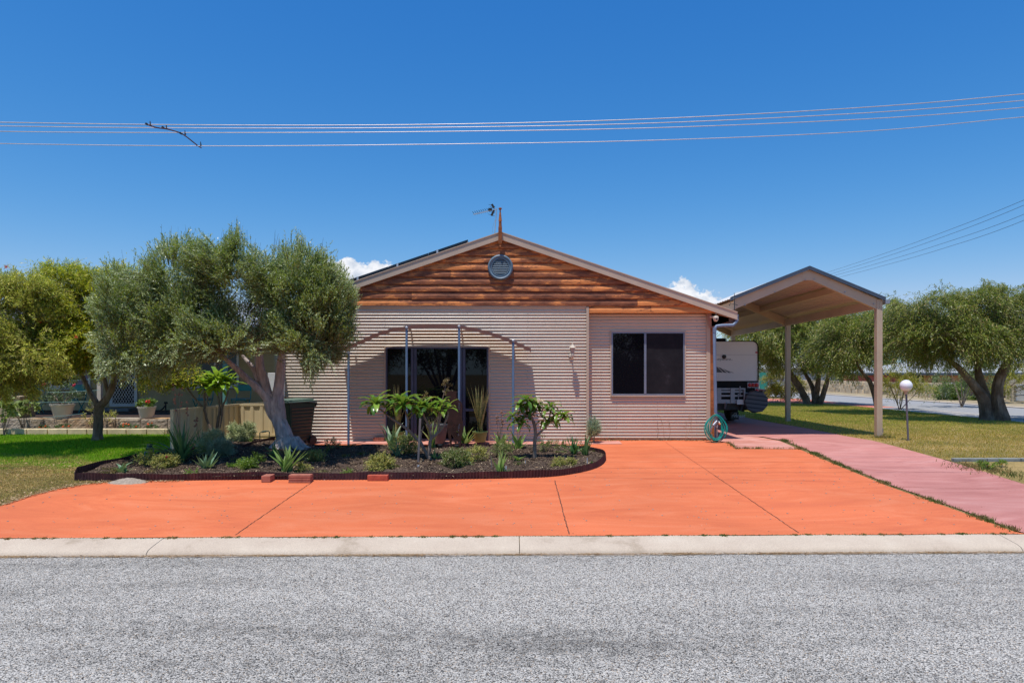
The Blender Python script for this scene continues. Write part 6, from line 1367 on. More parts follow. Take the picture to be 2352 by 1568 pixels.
frangipani('bright lime frangipani in front of the low cream fence', z5, 14.6,
    [([(825, 840), (800, 760), (765, 680), (735, 560), (640, 440), (560, 340), (500, 250), (470, 190)], [.03, .028, .026, .024, .022, .02, .018, .014]), ([(738, 560), (735, 430), (738, 320), (735, 270)], [.022, .02, .018, .015]), ([(740, 560), (770, 430), (790, 300)], [.016, .014, .012]),
     ([(905, 800), (920, 680), (940, 560), (930, 440), (910, 350), (905, 290)], [.03, .028, .024, .02, .018, .014]), ([(935, 800), (965, 640), (975, 520), (1020, 420), (1050, 320), (1070, 240)], [.028, .026, .024, .02, .018, .014]), ([(970, 520), (960, 400), (960, 300)], [.018, .016, .013])],
    [(470, 200, 9, .26), (400, 220, 6, .24), (735, 250, 12, .28), (790, 270, 9, .26), (690, 210, 8, .26), (905, 270, 11, .25), (960, 230, 9, .25), (900, 130, 10, .26), (1000, 170, 8, .24), (1070, 220, 10, .27), (830, 170, 9, .26)], L_FRY, 1.1)
# ---------------- shrubs of the bed
L_LAV = leafmat('lavender_leaf', [(.26, .33, .15), (.42, .48, .27), (.56, .60, .34), (.60, .58, .28)], .6, .2)
L_LAVB = leafmat('blue_lavender_leaf', [(.18, .26, .18), (.31, .38, .26), (.44, .50, .33)], .6, .2)
L_YG = leafmat('yellow_ground_leaf', [(.18, .21, .05), (.33, .35, .08), (.50, .45, .09), (.36, .25, .12)], .5, .3)
L_RO = leafmat('rose_leaf', [(.08, .14, .03), (.15, .22, .05), (.26, .31, .08), (.27, .17, .10)], .4, .25)
L_LM = leafmat('lime_rose_leaf', [(.10, .19, .02), (.20, .32, .03), (.14, .22, .03)], .4, .35)
def shr(label, dx, dy, wpx, hpx, mat, n=40, lL=.026, lW=.012, flowers=None, name='shrub', stems=8, ntw=7, nl=9, twl=.10, up=.3, ang=.9, shell=.2, sr=.005, group='low shrubs in the bed'):
    b = G(dx, dy, BH*.6); s = b.y/F; c = b + Vector((0, 0, hpx*s*.45)); w = wpx*s/2*.78; h = hpx*s*.5*.85
    fl = None
    if flowers: fl = [(tuple(P(fx_, fy_, b.y-.1)), fr, fm) for fx_, fy_, fr, fm in flowers]
    n = max(4, int(n*.68))
    return bushy(name, label, 'shrub', b, [(tuple(c), (w*.85, min(w, .45), h*.85), n), (tuple(c+Vector((w*.35, .05, -h*.2))), (w*.6, min(w, .4)*.8, h*.7), n//2), (tuple(c+Vector((-w*.35, -.05, -h*.15))), (w*.6, min(w, .4)*.8, h*.7), n//2)], mat, stems, ntw, nl, twl, lL, lW, up=up, rad=.03, ang=ang, shell=shell, sr=sr, flowers=fl, group=group)
shr('grey green lavender bush with pale tips, nearer the camera than its twin', 490, 1050, 72, 66, L_LAV, 90, .03, .006, ntw=16, nl=14, twl=.12, up=.7, ang=.5)
shr('blue green lavender at the foot of the paler lavender bush', 505, 1054, 56, 46, L_LAVB, 80, .03, .006, ntw=16, nl=14, twl=.12, up=.8, ang=.45)
shr('round grey lavender bush against the cream fence panel', 556, 1017, 76, 58, L_LAV, 90, .03, .007, ntw=16, nl=12, twl=.11, up=.5, ang=.6)
shr('yellow green ground shrub near the red brick', 874, 1082, 78, 42, L_YG, 80)
shr('leafy rose bush behind the weathered stake', 930, 1046, 80, 58, L_RO, 70)
shr('bushy rose in front of the soldier silhouette', 1047, 1074, 84, 46, L_RO, 80)
shr('reddish low rose right of the silhouette', 1093, 1060, 60, 40, L_YG, 40)
shr('sparse rose behind the right frangipani trunk', 1249, 1040, 34, 46, L_RO, 14, stems=9)
shr('sparse rose shoots right of the right frangipani', 1287, 1040, 24, 30, L_RO, 9, stems=6)
shr('sparse reddish rose behind the front iris', 1150, 1050, 50, 40, L_RO, 22)
shr('thin rose shoots before the dried iris', 1160, 1040, 34, 30, L_RO, 14)
shr('small lime rose between the agaves', 571, 1080, 36, 24, L_LM, 30)
shr('lime green sprig left of the small lime rose', 546, 1077, 22, 18, L_LM, 16)
shr('lime green sprig above the small lime rose', 592, 1066, 24, 22, L_LM, 16)
shr('rose bush with a magenta bloom at the left of the bed', 384, 1074, 66, 30, L_YG, 45, flowers=[(382.5, 1048, .045, 'pinkflower')])
shr('leggy green shrub beside the irrigation valve', 335, 1066, 44, 26, L_YG, 24)
shr('dark small leafed shrub right of the olive roots', 726, 1062, 46, 28, L_RO, 40)
shr('sparse rose shoots before the awning pole at left', 763, 1036, 40, 30, L_RO, 16, stems=9)
shr('small weedy plant right of the bright agave', 694, 1080, 24, 14, L_YG, 14)
shr('low yellow shrub right of the right frangipani base', 1282, 1072, 36, 18, L_YG, 20)
shr('small yellow plant left of the tiny iris', 1312, 1070, 26, 16, L_YG, 12)
shr('tiny weed in the middle of the front bed', 803, 1092, 26, 8, L_LM, 8)
shr('tiny weed near the left agave', 445, 1092, 26, 7, L_LM, 8)
shr('upright rosemary growing at the wall trim', 1364, 1013, 28, 62, L_LAVB, 60, .03, .005, name='rosemary_bush', ntw=14, nl=14, twl=.13, up=1.2, ang=.4, group=None)
# roses and flowers in pots, marigolds
bushy('rose_bush', 'rose bush with two pink blooms in the large cream pot', 'shrub', roseC, [(tuple(roseC+Vector((-.05, 0, .25))), (.42, .25, .25), 34), (tuple(roseC+Vector((.35, 0, .45))), (.2, .2, .25), 14), (tuple(roseC+Vector((-.5, 0, .4))), (.2, .2, .25), 14)], leafmat('pot_rose_leaf', [(.05, .09, .03), (.10, .15, .06), (.2, .24, .14)], .4, .2), 14, 10, 8, .1, .035, .018, flowers=[(tuple(P(*z4(1085, 250), 17.1)), .06, 'pinkflower'), (tuple(P(*z4(640, 240), 17.1)), .075, 'pinkflower')], rad=.05)
bushy('potted_flowers', 'red flowering plant in the smaller cream pot', 'plant', redC, [(tuple(redC+Vector((0, 0, .06))), (.18, .15, .09), 26)], L_LM, 4, 9, 8, .08, .04, .018, flowers=[(tuple(P(*z4(2155, 490), 17.05)), .05, 'redflower'), (tuple(P(*z4(2195, 505), 17.05)), .05, 'redflower'), (tuple(P(*z4(2190, 480), 17.05)), .04, 'redflower')], rad=.03)
for i, (x, y, w, fl_) in enumerate(((630, 870, .16, [(580, 868), (632, 872), (668, 852)]), (910, 865, .26, [(830, 880), (925, 860), (1012, 850)]), (1850, 850, .16, [(1812, 820), (1890, 828), (1812, 850), (1855, 820)]), (2220, 850, .14, [(2170, 820), (2235, 800), (2180, 825)]), (2000, 865, .05, [(2000, 860)]))):
    b = P(*z4(x, y+30), 16.8); b.z = .08
    bushy('marigold', ['marigold clump left of the rose pot, three orange blooms', 'wide marigold clump below the large rose pot', 'marigold clump right of the left tree trunk', 'marigold clump under the red flower pot', 'single small marigold between two clumps'][i], 'flower', b, [(tuple(b+Vector((0, 0, .07))), (w, .08, .05), 16)], leafmat('marigold_leaf%d' % i, [(.05, .11, .03), (.09, .17, .05)], .5, .2), 0, 8, 6, .05, .03, .012, flowers=[(tuple(P(*z4(fx_, fy_), 16.72)), .034, 'orangeflower') for fx_, fy_ in fl_], rad=.03, group='marigolds in the flower strip')
L_CI = leafmat('citrus_leaf', [(.16, .24, .05), (.3, .38, .10), (.40, .45, .18)], .4, .35)
b = P(*z4(60, 900), 16.2); b.z = .0; bushy('climbing_plant', 'pale leaved vine at the left frame edge before the planter', 'plant', b, [(tuple(P(*z4(40, 620), 16.2)), (.2, .15, .3), 14), (tuple(P(*z4(60, 500), 16.2)), (.12, .1, .12), 5)], L_CI, 5, 5, 4, .10, .11, .07, rad=.05)
b = P(*z4(340, 880), 16.7); b.z = .1; bushy('climbing_plant', 'light green young shrub right of the big planter', 'plant', b, [(tuple(P(*z4(270, 620), 16.7)), (.2, .12, .2), 18), (tuple(P(*z4(430, 560), 16.7)), (.2, .12, .15), 16)], L_CI, 8, 6, 5, .09, .06, .035, rad=.04)
b = P(*z4(1560, 880), 16.75); b.z = .1; bushy('climbing_plant', 'yellowish straggly shrub just right of the left trunk', 'plant', b, [(tuple(P(*z4(1580, 680), 16.8)), (.2, .12, .12), 14), (tuple(P(*z4(1330, 640), 16.8)), (.2, .12, .25), 12)], L_YG, 9, 6, 5, .09, .045, .02, rad=.04)
# yellow flowers and weeds of the lower verge
for i, (x, y) in enumerate(((1480, 1497), (1735, 1492), (1565, 1525))):
    b = G(*z7(x, y+40)); bushy('dandelion', ['dandelion at the left end of the lower verge', 'dandelion in the middle of the lower verge', 'dandelion lowest, nearest the driveway edge'][i], 'flower', b, [(tuple(b+Vector((0, 0, .03))), (.10, .06, .02), 10)], L_LM, 2, 6, 5, .06, .035, .012, flowers=[(tuple(P(*z7(x, y), b.y)), .03, 'yellowflower')], rad=.02, group='dandelions in the verge')
def pxline(pts, n, jx=0.0):
    G_ = [G(*p) for p in pts]; L = [0]
    for a, b in zip(G_[:-1], G_[1:]): L.append(L[-1]+(b-a).length)
    u = rng.random(n)*L[-1]; X = np.interp(u, L, [g.x for g in G_]); Y = np.interp(u, L, [g.y for g in G_]); return X, Y
M['weed'] = grassmat('weed_leaf', (.06, .10, .02), (.10, .16, .03), (.30, .22, .08), 0.5, 3.0)
def weedline(label, pts, n, h, sd=.02, clump=12, w=.012):
    X, Y = pxline(pts, n); cxs = rng.choice(n, clump); 
    k = rng.integers(0, clump, n); X2 = X[cxs][k]; Y2 = Y[cxs][k]; mm = rng.random(n) < .65
    X = np.where(mm, X2, X)+rng.normal(0, sd, n)*np.where(mm, 2.2, 1); Y = np.where(mm, Y2, Y)+rng.normal(0, sd, n)*np.where(mm, 2.2, 1)
    return blades('crack_weeds', X, Y, h, w, M['weed'], label, z=ZG(X, Y)+.008, lean=1.2, cat='weeds')
weedline('green weeds in the crack between orange and pink concrete', [(1795, 1010), (1838, 1029), (1935, 1071), (2045, 1117), (2190, 1168), (2335, 1222)], 2600, .045, .022, 26)
weedline('weeds round the small pink apron slab', [(1672, 1017), (1692, 1031), (1760, 1031), (1836, 1032)], 500, .05, .015, 9)
weedline('dark moss and weeds along the back of the kerb', [(-40, 1239), (400, 1237), (1176, 1233), (1800, 1230), (2340, 1227)], 3600, .014, .008, 45, .012)
weedline('dry weeds at the foot of the right hand wall', [(1375, 1012), (1450, 1010), (1630, 1010)], 800, .07, .03, 12, .008)
weedline('green weeds behind the right end of the bed', [(1260, 1016), (1330, 1014)], 240, .06, .03, 5, .01)
weedline('weeds along the lower verge edging', gverge := [(2215, 1066), (2260, 1078), (2350, 1098)], 900, .06, .10, 9, .012)
weedline('weeds round the foot of the front carport post', [(2008, 1006), (2040, 1006)], 260, .07, .04, 3, .012)
# limestone edge of the right lawn
xa = G(2204, 1063)
for i in range(7):
    m = MB(); x0 = xa.x+i*.62; m.box(x0+.01, x0+.61, 12.56, 12.66, zg(9, 12.6)-.06, zg(9, 12.6)+.055); tag(m.build('edging_block', plain('grey_edging', (.24, .25, .23), .9, scale=8, var=.25), bevel=.01), 'grey edging block of the right lawn, number %s from the driveway' % ['one', 'two', 'three', 'four', 'five', 'six', 'seven'][i], 'edging block', 'grey blocks edging the right lawn')
# litter
def litter(name, label, X, Y, L, mat, dz=.012, W=.3, tilt=.25):
    n = len(X); Z = ZG(X, Y)+dz; a = rng.uniform(0, 6.28, n); l = L*rng.uniform(.4, 1.2, n); w = l*W*rng.uniform(.5, 1.2, n); tl = rng.uniform(-tilt, tilt, n)
    d = np.stack([np.cos(a), np.sin(a), tl], 1)*l[:, None]; s = np.stack([-np.sin(a), np.cos(a), rng.uniform(-tilt, tilt, n)], 1)*w[:, None]; B = np.stack([X, Y, Z+.002], 1)
    V = np.stack([B-d, B-s, B+d, B+s], 1).reshape(-1, 3); return tag(npmesh(name, V, q4(V), mat), label, 'litter', kind='stuff')
X, Y = pxline([(0, 1166), (60, 1145), (130, 1128), (200, 1115), (262, 1110), (430, 1107)], 1500); Y = Y+np.abs(rng.normal(0, .16, 1500))*1.0-.02; X -= np.abs(rng.normal(0, .12, 1500))
litter('leaf_litter', 'dry leaf litter along the left edge of the drive', X, Y, .028, M['litter'], .02)
X, Y = pxline([(-40, 1272), (1176, 1266), (2390, 1261)], 4200); c_ = rng.choice(4200, 26); k = rng.integers(0, 26, 4200); mm = rng.random(4200) < .6
X = np.where(mm, X[c_][k]+rng.normal(0, .14, 4200), X); Y = np.array([yk(x) for x in X])-.375-np.abs(rng.normal(0, .03, 4200)); n = len(X)
a = rng.uniform(0, 6.28, n); l = .035*rng.uniform(.4, 1.4, n); B = np.stack([X, Y, np.full(n, -.462)], 1); d = np.stack([np.cos(a), np.sin(a)*.6, rng.uniform(-.1, .25, n)], 1)*l[:, None]; s = np.stack([-np.sin(a), np.cos(a), np.zeros(n)], 1)*.002
V = np.stack([B-d-s, B-d+s, B+d+s, B+d-s], 1).reshape(-1, 3); V[:, 2] = np.maximum(V[:, 2], -.468); tag(npmesh('straw_litter', V, q4(V), M['litter']), 'straw and dry stalks caught in the gutter of the kerb', 'litter', kind='stuff')
X, Y = pxline([(1380, 1012), (1500, 1011), (1630, 1012)], 500); Y = Y-np.abs(rng.normal(0, .05, 500)); litter('leaf_litter', 'dry leaves along the foot of the right hand wall', X, Y, .03, M['litter'], .014)
n = 520; X = rng.uniform(-8, 6, n); Y = rng.uniform(8.0, 12, n); k = inpoly(X, Y, drive) & ~inpoly(X, Y, bed); X, Y = X[k], Y[k]; m = MB()
for x, y in zip(X, Y):
    r_ = random.uniform(.003, .008); z = zg(x, y)+.0085; m.box(x-r_, x+r_*1.3, y-r_, y+r_, z, z+r_)
tag(m.build('pebbles', plain('pale_pebble', (.42, .34, .28), .9, var=.5, scale=60)), 'tiny pale pebbles scattered on the orange drive', 'pebbles', kind='stuff')
X, Y = samp(lawnL, 700, box=(-13, -6, 9.5, 12.3)); litter('leaf_litter', 'fallen leaves on the dry part of the left lawn', X, Y, .03, M['litter'], .03)
X, Y = samp(bed, 700); litter('leaf_litter', 'fallen olive and rose leaves lying on the bark mulch', X, Y, .022, M['litter'], .08)
cx_ = samp(bed, 34); k = rng.integers(0, 34, 1500); X = cx_[0][k]+rng.normal(0, .05, 1500); Y = cx_[1][k]+rng.normal(0, .05, 1500); kk = inpoly(X, Y, bed); X, Y = X[kk], Y[kk]
blades('bed_weeds', X, Y, .06, .014, M['weed'], 'small green weeds and seedlings scattered through the mulch', z=bed_z(X, Y), lean=1.3, cat='weeds')
# dry grass stalks against the right wall
m = MB()
for zx_, zy_ in ((540, 1100), (605, 1130), (745, 1090), (775, 1100), (730, 1130), (520, 1160)):
    xx, yy = (2200+zx_/1.96)/K, (1000+zy_/1.96)/K; t_ = P(xx, yy, 14.95); b = Vector((t_.x+random.uniform(-.15, .15), 15.0, .01)); m.tube([b, b.lerp(t_, .55)+Vector((.03, 0, 0)), t_], [.004, .003, .002], 4, smooth=4)
    for _ in range(14): c = b.lerp(t_, random.uniform(.5, 1.02)); m.tube([c, c+Vector((random.uniform(-.07, .07), -.01, random.uniform(0, .05)))], [.0022, .001], 3)
tag(m.build('dry_grass_tuft', M['litter']), 'dry straw coloured grass stalks below the right window', 'dry grass')
# ================================================================ OVERHEAD WIRES
def wire(label, pts, Yw, r, group, name='power_line', mat=None):
    m = MB(); p3 = []
    for i, (x, y) in enumerate(pts):
        p3.append(P(x, y, Yw[i] if hasattr(Yw, '__len__') else Yw))
    m.tube(p3, r, 6, cap=False, smooth=8); return tag(m.build(name, mat or M['wire'], smooth=True), label, 'power line', group)
xs4 = [-500, 0, 500, 1000, 1500, 2000, 2352, 2800]
wy = [[268, 281, 287.5, 286, 273, 246, 216, 170], [276, 289.5, 294.5, 293, 283, 259, 231, 188], [288, 302, 305, 302.5, 294, 273, 247, 204], [318, 330, 335.5, 331.5, 322.5, 301, 269, 232]]
wY = [10.15, 10.55, 11.1, 11.6]
for i in range(4):
    pts = [(-3200, wy[i][0]-75)] + list(zip(xs4, wy[i])) + [(4800, wy[i][-1]-260)]
    wire(['topmost twisted overhead wire above the house', 'second overhead wire from the top', 'third overhead wire from the top', 'lowest and farthest overhead wire of the four'][i], pts, wY[i], .0066, 'four overhead wires above the house')
zW = zoom(500, 420, 7.84)
sp = empty('line_spreader', P(*zW(1200, 550), 10.8), 'brown insulated spreader rod clipped across the four wires', 'line spreader')
m = MB(); m.tube([P(*zW(370, 350), 10.13), P(*zW(500, 405), 10.15), P(*zW(700, 465), 10.35), P(*zW(960, 500), 10.55), P(*zW(1200, 560), 10.85), P(*zW(1400, 630), 11.08), P(*zW(1600, 760), 11.3), P(*zW(1870, 975), 11.6), P(*zW(1995, 1055), 11.72)], .010, 8, smooth=4); m.build('rod', plain('brown_rod', (.10, .035, .03), .5), sp, smooth=True)
for (x, y, Y) in ((505, 380, 10.15), (980, 480, 10.55), (1530, 655, 11.1), (1990, 985, 11.6)):
    m = MB(); m.tube([P(*zW(x, y+20), Y), P(*zW(x-15, y-110), Y)], [.014, .005], 6); m.build('clip', M['black'], sp)
for (x, y, Y) in ((390, 355, 10.13), (870, 455, 10.5), (1400, 630, 11.05)): m = MB(); m.bar(P(*zW(x-25, y-10), Y), P(*zW(x+25, y+15), Y), .03, .03); m.build('end_cap', M['black'], sp)
for i, (x0, y0, y1) in enumerate(((1893, 628, 456), (1900, 632, 468), (1905, 636, 489), (1912, 641, 503))):
    pts = [(x0, y0), (x0+110, y0+(y1-y0)*.21), (x0+250, y0+(y1-y0)*.5), (2360, y1), (2800, y1-200)]
    wire(['highest distant wire rising right of the carport roof', 'second distant wire right of the carport roof', 'third distant wire right of the carport roof', 'lowest distant wire right of the carport roof'][i], pts, [80, 62, 48, 38, 30], .011, 'distant wires on the right', mat=M['black'])
# ================================================================ FAR SIDE OF THE SIDE STREET
XW = 25.5
for i, (ya, yb) in enumerate(((40.2, 43.5), (43.5, 47), (47, 50.5), (50.5, 54), (54, 57.5), (57.5, 61))):
    m = MB(); n = 8
    for r_ in range(3):
        yy = ya+.01 + (.25 if r_ % 2 else 0)
        while yy < yb: m.box(XW+random.uniform(-.02, .02), XW+.3, yy+.004, min(yy+random.uniform(.5, .9), yb-.004), r_*.30+.003, r_*.30+.296); yy += .9 if r_ % 2 else .88
    m.box(XW+.05, XW+.28, ya, yb, 0, .88)
    tag(m.build('garden_wall', M['limepale2'] if 'limepale2' in M else plain('tan_block', (.66, .51, .33), .95, scale=1.5, var=.3, bstr=.6, obj=False), bevel=.015), ['tan block wall panel nearest the white gate', 'tan block wall panel second from the gate', 'tan block wall panel behind the globe lamp', 'tan block wall panel behind the front carport post', 'tan block wall panel behind the slim weeping tree', 'tan block wall panel farthest along the side street'][i], 'wall', 'block walls across the side street')
gt = empty('metal_gate', (XW, 38.5, 0), 'white tubular gate in the wall across the side street', 'gate'); m = MB()
ya, yb = XW/((z7(1215, 0)[0]-CX)/F), 40.15
for z in (.08, .3, .5, .7, .92): m.bar((XW, ya, z), (XW, yb, z), .03, .03)
for k in range(7): yy = ya+(yb-ya)*k/6; m.bar((XW, yy, .05), (XW, yy, .95), .03, .03)
m.build('gate_frame', M['white'], gt)
fh = empty('brick_house', (34, 48, -.9), 'long low brick house with pale metal roof across the side street', 'house'); EZ = 1.50
m = MB(); m.box(30, 44, 33, 62, -.9, EZ-.05)
t = NT('brown_brickwork'); bk = t.n.new('ShaderNodeTexBrick'); bk.inputs['Scale'].default_value = 1.0; bk.inputs['Color1'].default_value = (.50, .22, .11, 1); bk.inputs['Color2'].default_value = (.60, .30, .15, 1); bk.inputs['Mortar'].default_value = (.3, .25, .2, 1); bk.inputs['Brick Width'].default_value = .32; bk.inputs['Row Height'].default_value = .1; bk.inputs['Mortar Size'].default_value = .008
mp = t.n.new('ShaderNodeSeparateXYZ'); t.link(t.pos(), mp.inputs[0]); cb = t.n.new('ShaderNodeCombineXYZ'); t.link(mp.outputs[1], cb.inputs[0]); t.link(mp.outputs[2], cb.inputs[1]); t.link(cb.outputs[0], bk.inputs[0]); mbk = t.bsdf(bk.outputs[0], .9)
m.build('wall', mbk, fh)
m = MB(); m.prism([(29.3, 32.4, EZ), (37, 32.4, EZ+1.15), (45, 32.4, EZ)], (0, 30.2, 0)); m.build('roof', M['roofw'], fh)
m = MB(); m.box(29.24, 29.3, 32.4, 62.6, EZ-.14, EZ+.03); m.build('gutter', M['roofdark'], fh)
for (xa_, xb_) in ((575, 670), (1950, 2030), (800, 860)):
    sl = 30/((z7(xb_, 0)[0]-CX)/F), 30/((z7(xa_, 0)[0]-CX)/F); m = MB(); m.box(29.93, 29.99, sl[0], sl[1], .2, EZ-.2); w_ = m.build('window', M['dark'], fh); m = MB(); m.box(29.9, 29.929, sl[0]+(sl[1]-sl[0])*.1, sl[0]+(sl[1]-sl[0])*.45, .3, EZ-.25); m.build('curtain', M['creamp'], w_)
m = MB(); m.box(29.7, 29.72, 52, 61, .3, 1.3); tag(m.build('lattice', plain('maroon_lattice', (.40, .09, .07), .8, scale=30, var=.4), fh), 'maroon lattice screen')
ga = empty('garage', (30, 33, 0), 'pale block garage with white door at the right frame edge', 'garage')
xg = 26.5; y_l = xg/((z7(1790, 0)[0]-CX)/F); y_r = xg/((z7(2300, 0)[0]-CX)/F)
t = NT('pale_blockwork'); bk = t.n.new('ShaderNodeTexBrick'); bk.inputs['Scale'].default_value = 1.0; bk.inputs['Color1'].default_value = (.70, .58, .38, 1); bk.inputs['Color2'].default_value = (.76, .64, .44, 1); bk.inputs['Mortar'].default_value = (.28, .23, .15, 1); bk.inputs['Brick Width'].default_value = .5; bk.inputs['Row Height'].default_value = .2; bk.inputs['Mortar Size'].default_value = .01
mp = t.n.new('ShaderNodeSeparateXYZ'); t.link(t.pos(), mp.inputs[0]); cb = t.n.new('ShaderNodeCombineXYZ'); t.link(mp.outputs[1], cb.inputs[0]); t.link(mp.outputs[2], cb.inputs[1]); t.link(cb.outputs[0], bk.inputs[0])
m = MB(); m.box(xg, xg+3.3, y_r-2, y_l, 0, 1.42); m.build('wall', t.bsdf(bk.outputs[0], .9), ga)
m = MB(); ydr = xg/((z7(1940, 0)[0]-CX)/F); m.box(xg-.04, xg-.003, y_r-1.5, ydr, .05, .93); m.build('garage_door', M['white'], ga)
wb_ = empty('white_building', (30, 75, 0), 'distant pale building beyond the end of the street', 'building'); m = MB(); m.box(22, 40, 78, 86, -.5, 2.0); m.build('wall', plain('pale_grey_wall', (.42, .43, .45), .7), wb_); m = MB(); m.prism([(21, 77.5, 2.0), (41, 77.5, 2.0), (41, 82, 3.1), (21, 82, 3.1)], (0, 0, .1)); m.build('roof', M['roofw'], wb_)
gpst = empty('tree_guard', (P(1754, 0, 45).x, 45, 0), 'tall green mesh sleeve standing beyond the caravan', 'tree guard'); m = MB(); c = P(1754, 909, 45); m.tube([(c.x, 45, 0), (c.x, 45, P(0, 855, 45).z)], .26, 14); m.build('sleeve', M['netgreen'], gpst, smooth=True); m = MB(); c2 = P(1763, 0, 39.6); m.tube([(c2.x, 39.6, 0), (c2.x, 39.6, P(0, 896, 39.6).z)], .04, 6); m.build('stake', M['black'], gpst)
m = MB(); b = P(1768, 900, 42); 
# small utility trailer on the far street
tr = empty('trailer', (b.x, 42, 0), 'small dark trailer frame on the street beyond the caravan', 'trailer'); m.box(b.x-1.2, b.x+1.0, 42, 43.2, .42, .50); m.bar((b.x+1.0, 42.6, .46), (b.x+2.0, 42.6, .4), .06, .06); m.box(b.x-1.2, b.x-1.15, 42, 43.2, .5, .7); m.build('frame', M['edging'], tr)
for s in (42, 43.2): m = MB(); m.lathe([(.0, -.06), (.24, -.06), (.27, 0), (.24, .06), (.0, .06)], (b.x-.2, s, .27), 16, 'y'); m.build('wheel', M['rubber'], tr)
# ================================================================ OPPOSITE SIDE OF THE ROAD (seen in the window glass)
oh = empty('opposite_house', (6, -22, 0), 'low house with grey corrugated roof across the road, seen only in the window glass', 'house')
m = MB(); m.box(0, 16, -24, -14, -.4, 2.2); m.build('wall', plain('tan_render', (.10, .085, .07), .8), oh)
m = MB(); m.prism([(-.8, -13.3, 2.2), (16.8, -13.3, 2.2), (16.8, -19, 4.1), (-.8, -19, 4.1)], (0, 0, .08)); m.prism([(-.8, -24.7, 2.2), (16.8, -24.7, 2.2), (16.8, -19.01, 4.1), (-.8, -19.01, 4.1)], (0, 0, .08)); m.build('roof', M['roofg'], oh)
for i, (x, y, s) in enumerate(((-4, -11, 1.5), (-10, -13, 1.6), (1, -15, 1.3), (5.5, -9, 1.25), (10, -9.5, 1.3))):
    b = Vector((x, y, -.36)); bushy('roadside_tree', ['dark roadside tree opposite the sliding door, seen in its glass', 'dark roadside tree opposite the left garden', 'dark roadside tree beside the opposite house', 'roadside tree opposite the right window', 'roadside tree opposite the carport'][i], 'tree', b, [(tuple(b+Vector((0, 0, 2.7*s))), (2.0*s, 1.6*s, 1.5*s), 130)], L_FAR, 10, 12, 9, .7, .2, .07, sr=.1, rad=.35, group='roadside trees opposite')
# ================================================================ LIGHT, SKY, CAMERA
v = Vector((.50, 1.0, -4.15)).normalized(); el = math.asin(-v.z); az = math.atan2(-v.x, -v.y)
sd_ = bpy.data.lights.new('sun', 'SUN'); sd_.energy = 4.5; sd_.angle = R(.53); sd_.color = (1, .955, .89); so = bpy.data.objects.new('sun', sd_); COL.objects.link(so); so.rotation_euler = v.to_track_quat('-Z', 'Y').to_euler(); so.location = (-5, -10, 40)
w = bpy.data.worlds.new('World'); scene.world = w; w.use_nodes = True; nt = w.node_tree; nt.nodes.clear(); N = nt.nodes.new; Lk = nt.links.new
out = N('ShaderNodeOutputWorld'); sky = N('ShaderNodeTexSky'); sky.sky_type = 'NISHITA'; sky.sun_disc = False; sky.sun_elevation = el; sky.sun_rotation = az % (2*math.pi); sky.air_density = 1.0; sky.dust_density = .25; sky.ozone_density = 2.2
hs_ = N('ShaderNodeHueSaturation'); hs_.inputs['Saturation'].default_value = 1.12; Lk(sky.outputs[0], hs_.inputs['Color'])
sc_ = N('ShaderNodeSeparateColor'); Lk(hs_.outputs[0], sc_.inputs[0]); cc_ = N('ShaderNodeCombineColor')
for i_, (g_, a_) in enumerate(((1.76, .35), (1.0, .95), (.61, 2.34))):
    pw1 = N('ShaderNodeMath'); pw1.operation = 'POWER'; Lk(sc_.outputs[i_], pw1.inputs[0]); pw1.inputs[1].default_value = g_
    ml1 = N('ShaderNodeMath'); ml1.operation = 'MULTIPLY'; Lk(pw1.outputs[0], ml1.inputs[0]); ml1.inputs[1].default_value = a_
    if i_ == 0: red_ = ml1.outputs[0]
    else: Lk(ml1.outputs[0], cc_.inputs[i_])
    if i_ == 2:
        mb1 = N('ShaderNodeMath'); mb1.operation = 'MULTIPLY'; Lk(grn_, mb1.inputs[0]); mb1.inputs[1].default_value = 1.22; mb2 = N('ShaderNodeMath'); mb2.operation = 'MAXIMUM'; Lk(mb1.outputs[0], mb2.inputs[0]); Lk(ml1.outputs[0], mb2.inputs[1]); Lk(mb2.outputs[0], cc_.inputs[2])
    if i_ == 1:
        grn_ = ml1.outputs[0]
        lim = N('ShaderNodeMath'); lim.operation = 'MULTIPLY'; Lk(ml1.outputs[0], lim.inputs[0]); lim.inputs[1].default_value = .70
        mn = N('ShaderNodeMath'); mn.operation = 'MINIMUM'; Lk(red_, mn.inputs[0]); Lk(lim.outputs[0], mn.inputs[1]); Lk(mn.outputs[0], cc_.inputs[0])
bg = N('ShaderNodeBackground'); bg.inputs[1].default_value = SKY; Lk(cc_.outputs[0], bg.inputs[0])
tc_ = N('ShaderNodeTexCoord'); sp_ = N('ShaderNodeSeparateXYZ'); Lk(tc_.outputs['Generated'], sp_.inputs[0])
def mt(op, a, b=0.0, cl=False):
    n = N('ShaderNodeMath'); n.operation = op; n.use_clamp = cl
    for x_, i in ((a, 0), (b, 1)):
        if isinstance(x_, (int, float)): n.inputs[i].default_value = x_
        else: Lk(x_, n.inputs[i])
    return n.outputs[0]
yy = mt('MAXIMUM', sp_.outputs[1], .05); u = mt('DIVIDE', sp_.outputs[0], yy); vv = mt('DIVIDE', sp_.outputs[2], yy)
cb = N('ShaderNodeCombineXYZ'); Lk(u, cb.inputs[0]); Lk(mt('MULTIPLY', vv, 1.25), cb.inputs[1])
nz = N('ShaderNodeTexNoise'); nz.inputs['Scale'].default_value = 24; nz.inputs['Detail'].default_value = 9; nz.inputs['Roughness'].default_value = .62; Lk(cb.outputs[0], nz.inputs[0])
nz2 = N('ShaderNodeTexNoise'); nz2.inputs['Scale'].default_value = 46; nz2.inputs['Detail'].default_value = 6; nz2.inputs['Roughness'].default_value = .55; Lk(cb.outputs[0], nz2.inputs[0])
tot = None
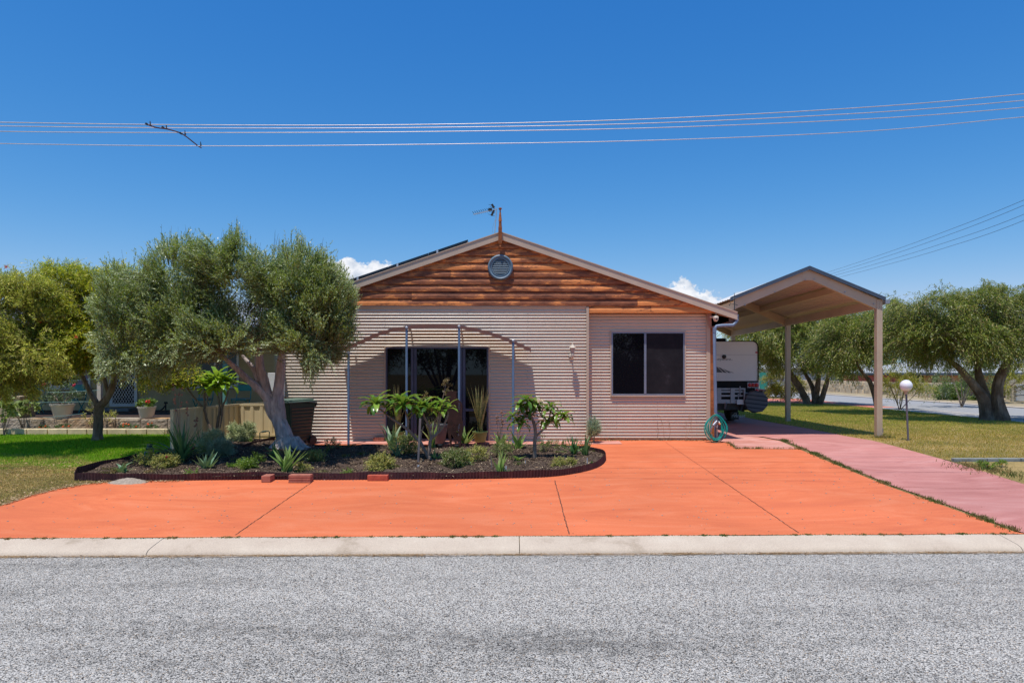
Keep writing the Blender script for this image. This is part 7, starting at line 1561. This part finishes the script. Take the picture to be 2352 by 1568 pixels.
for (x0, y0, ax, ay) in ((805, 640, 62, 52), (870, 650, 60, 50), (760, 640, 60, 46), (900, 640, 45, 26), (1565, 680, 52, 42), (1610, 695, 62, 36), (1670, 710, 40, 34), (1700, 690, 26, 20)):
    uu, v0_ = (x0-CX)/F, (HY-y0)/F; a = mt('DIVIDE', mt('SUBTRACT', u, uu), ax/F); b = mt('DIVIDE', mt('SUBTRACT', vv, v0_), ay/F)
    s = mt('SUBTRACT', 1.0, mt('ADD', mt('MULTIPLY', a, a), mt('MULTIPLY', b, b))); tot = s if tot is None else mt('MAXIMUM', tot, s)
tot = mt('MAXIMUM', tot, -3.0)
den = mt('ADD', mt('MULTIPLY', tot, .85), mt('MULTIPLY', mt('SUBTRACT', nz.outputs[0], .5), 3.2))
mr = N('ShaderNodeMapRange'); mr.inputs[1].default_value = .02; mr.inputs[2].default_value = .28; mr.interpolation_type = 'SMOOTHSTEP'; Lk(den, mr.inputs[0])
front = mt('GREATER_THAN', sp_.outputs[1], .1); fac = mt('MULTIPLY', mr.outputs[0], front)
cr = N('ShaderNodeValToRGB'); cr.color_ramp.elements[0].position = .33; cr.color_ramp.elements[0].color = (.56, .64, .76, 1); cr.color_ramp.elements[1].position = .55; cr.color_ramp.elements[1].color = (.93, .95, 1.0, 1); Lk(nz2.outputs[0], cr.inputs[0])
bg2 = N('ShaderNodeBackground'); bg2.inputs[1].default_value = CLOUD; Lk(cr.outputs[0], bg2.inputs[0]); mx = N('ShaderNodeMixShader'); Lk(fac, mx.inputs[0]); Lk(bg.outputs[0], mx.inputs[1]); Lk(bg2.outputs[0], mx.inputs[2]); Lk(mx.outputs[0], out.inputs[0])
cam = bpy.data.cameras.new('camera'); cam.lens = 24.0; cam.sensor_width = 36; cam.shift_y = (HY-784)/2352; cam.clip_end = 5000; co = bpy.data.objects.new('camera', cam); COL.objects.link(co); co.location = (0, 0, EYE); co.rotation_euler = (R(90), 0, 0); scene.camera = co
scene.view_settings.view_transform = 'Standard'; scene.view_settings.look = 'None'; scene.view_settings.exposure = 0.0; scene.view_settings.gamma = 1
scene.cycles.max_bounces = 6; scene.cycles.diffuse_bounces = 3; scene.cycles.transmission_bounces = 3; scene.cycles.transparent_max_bounces = 4
try: scene.cycles.use_denoising = True
except Exception: pass
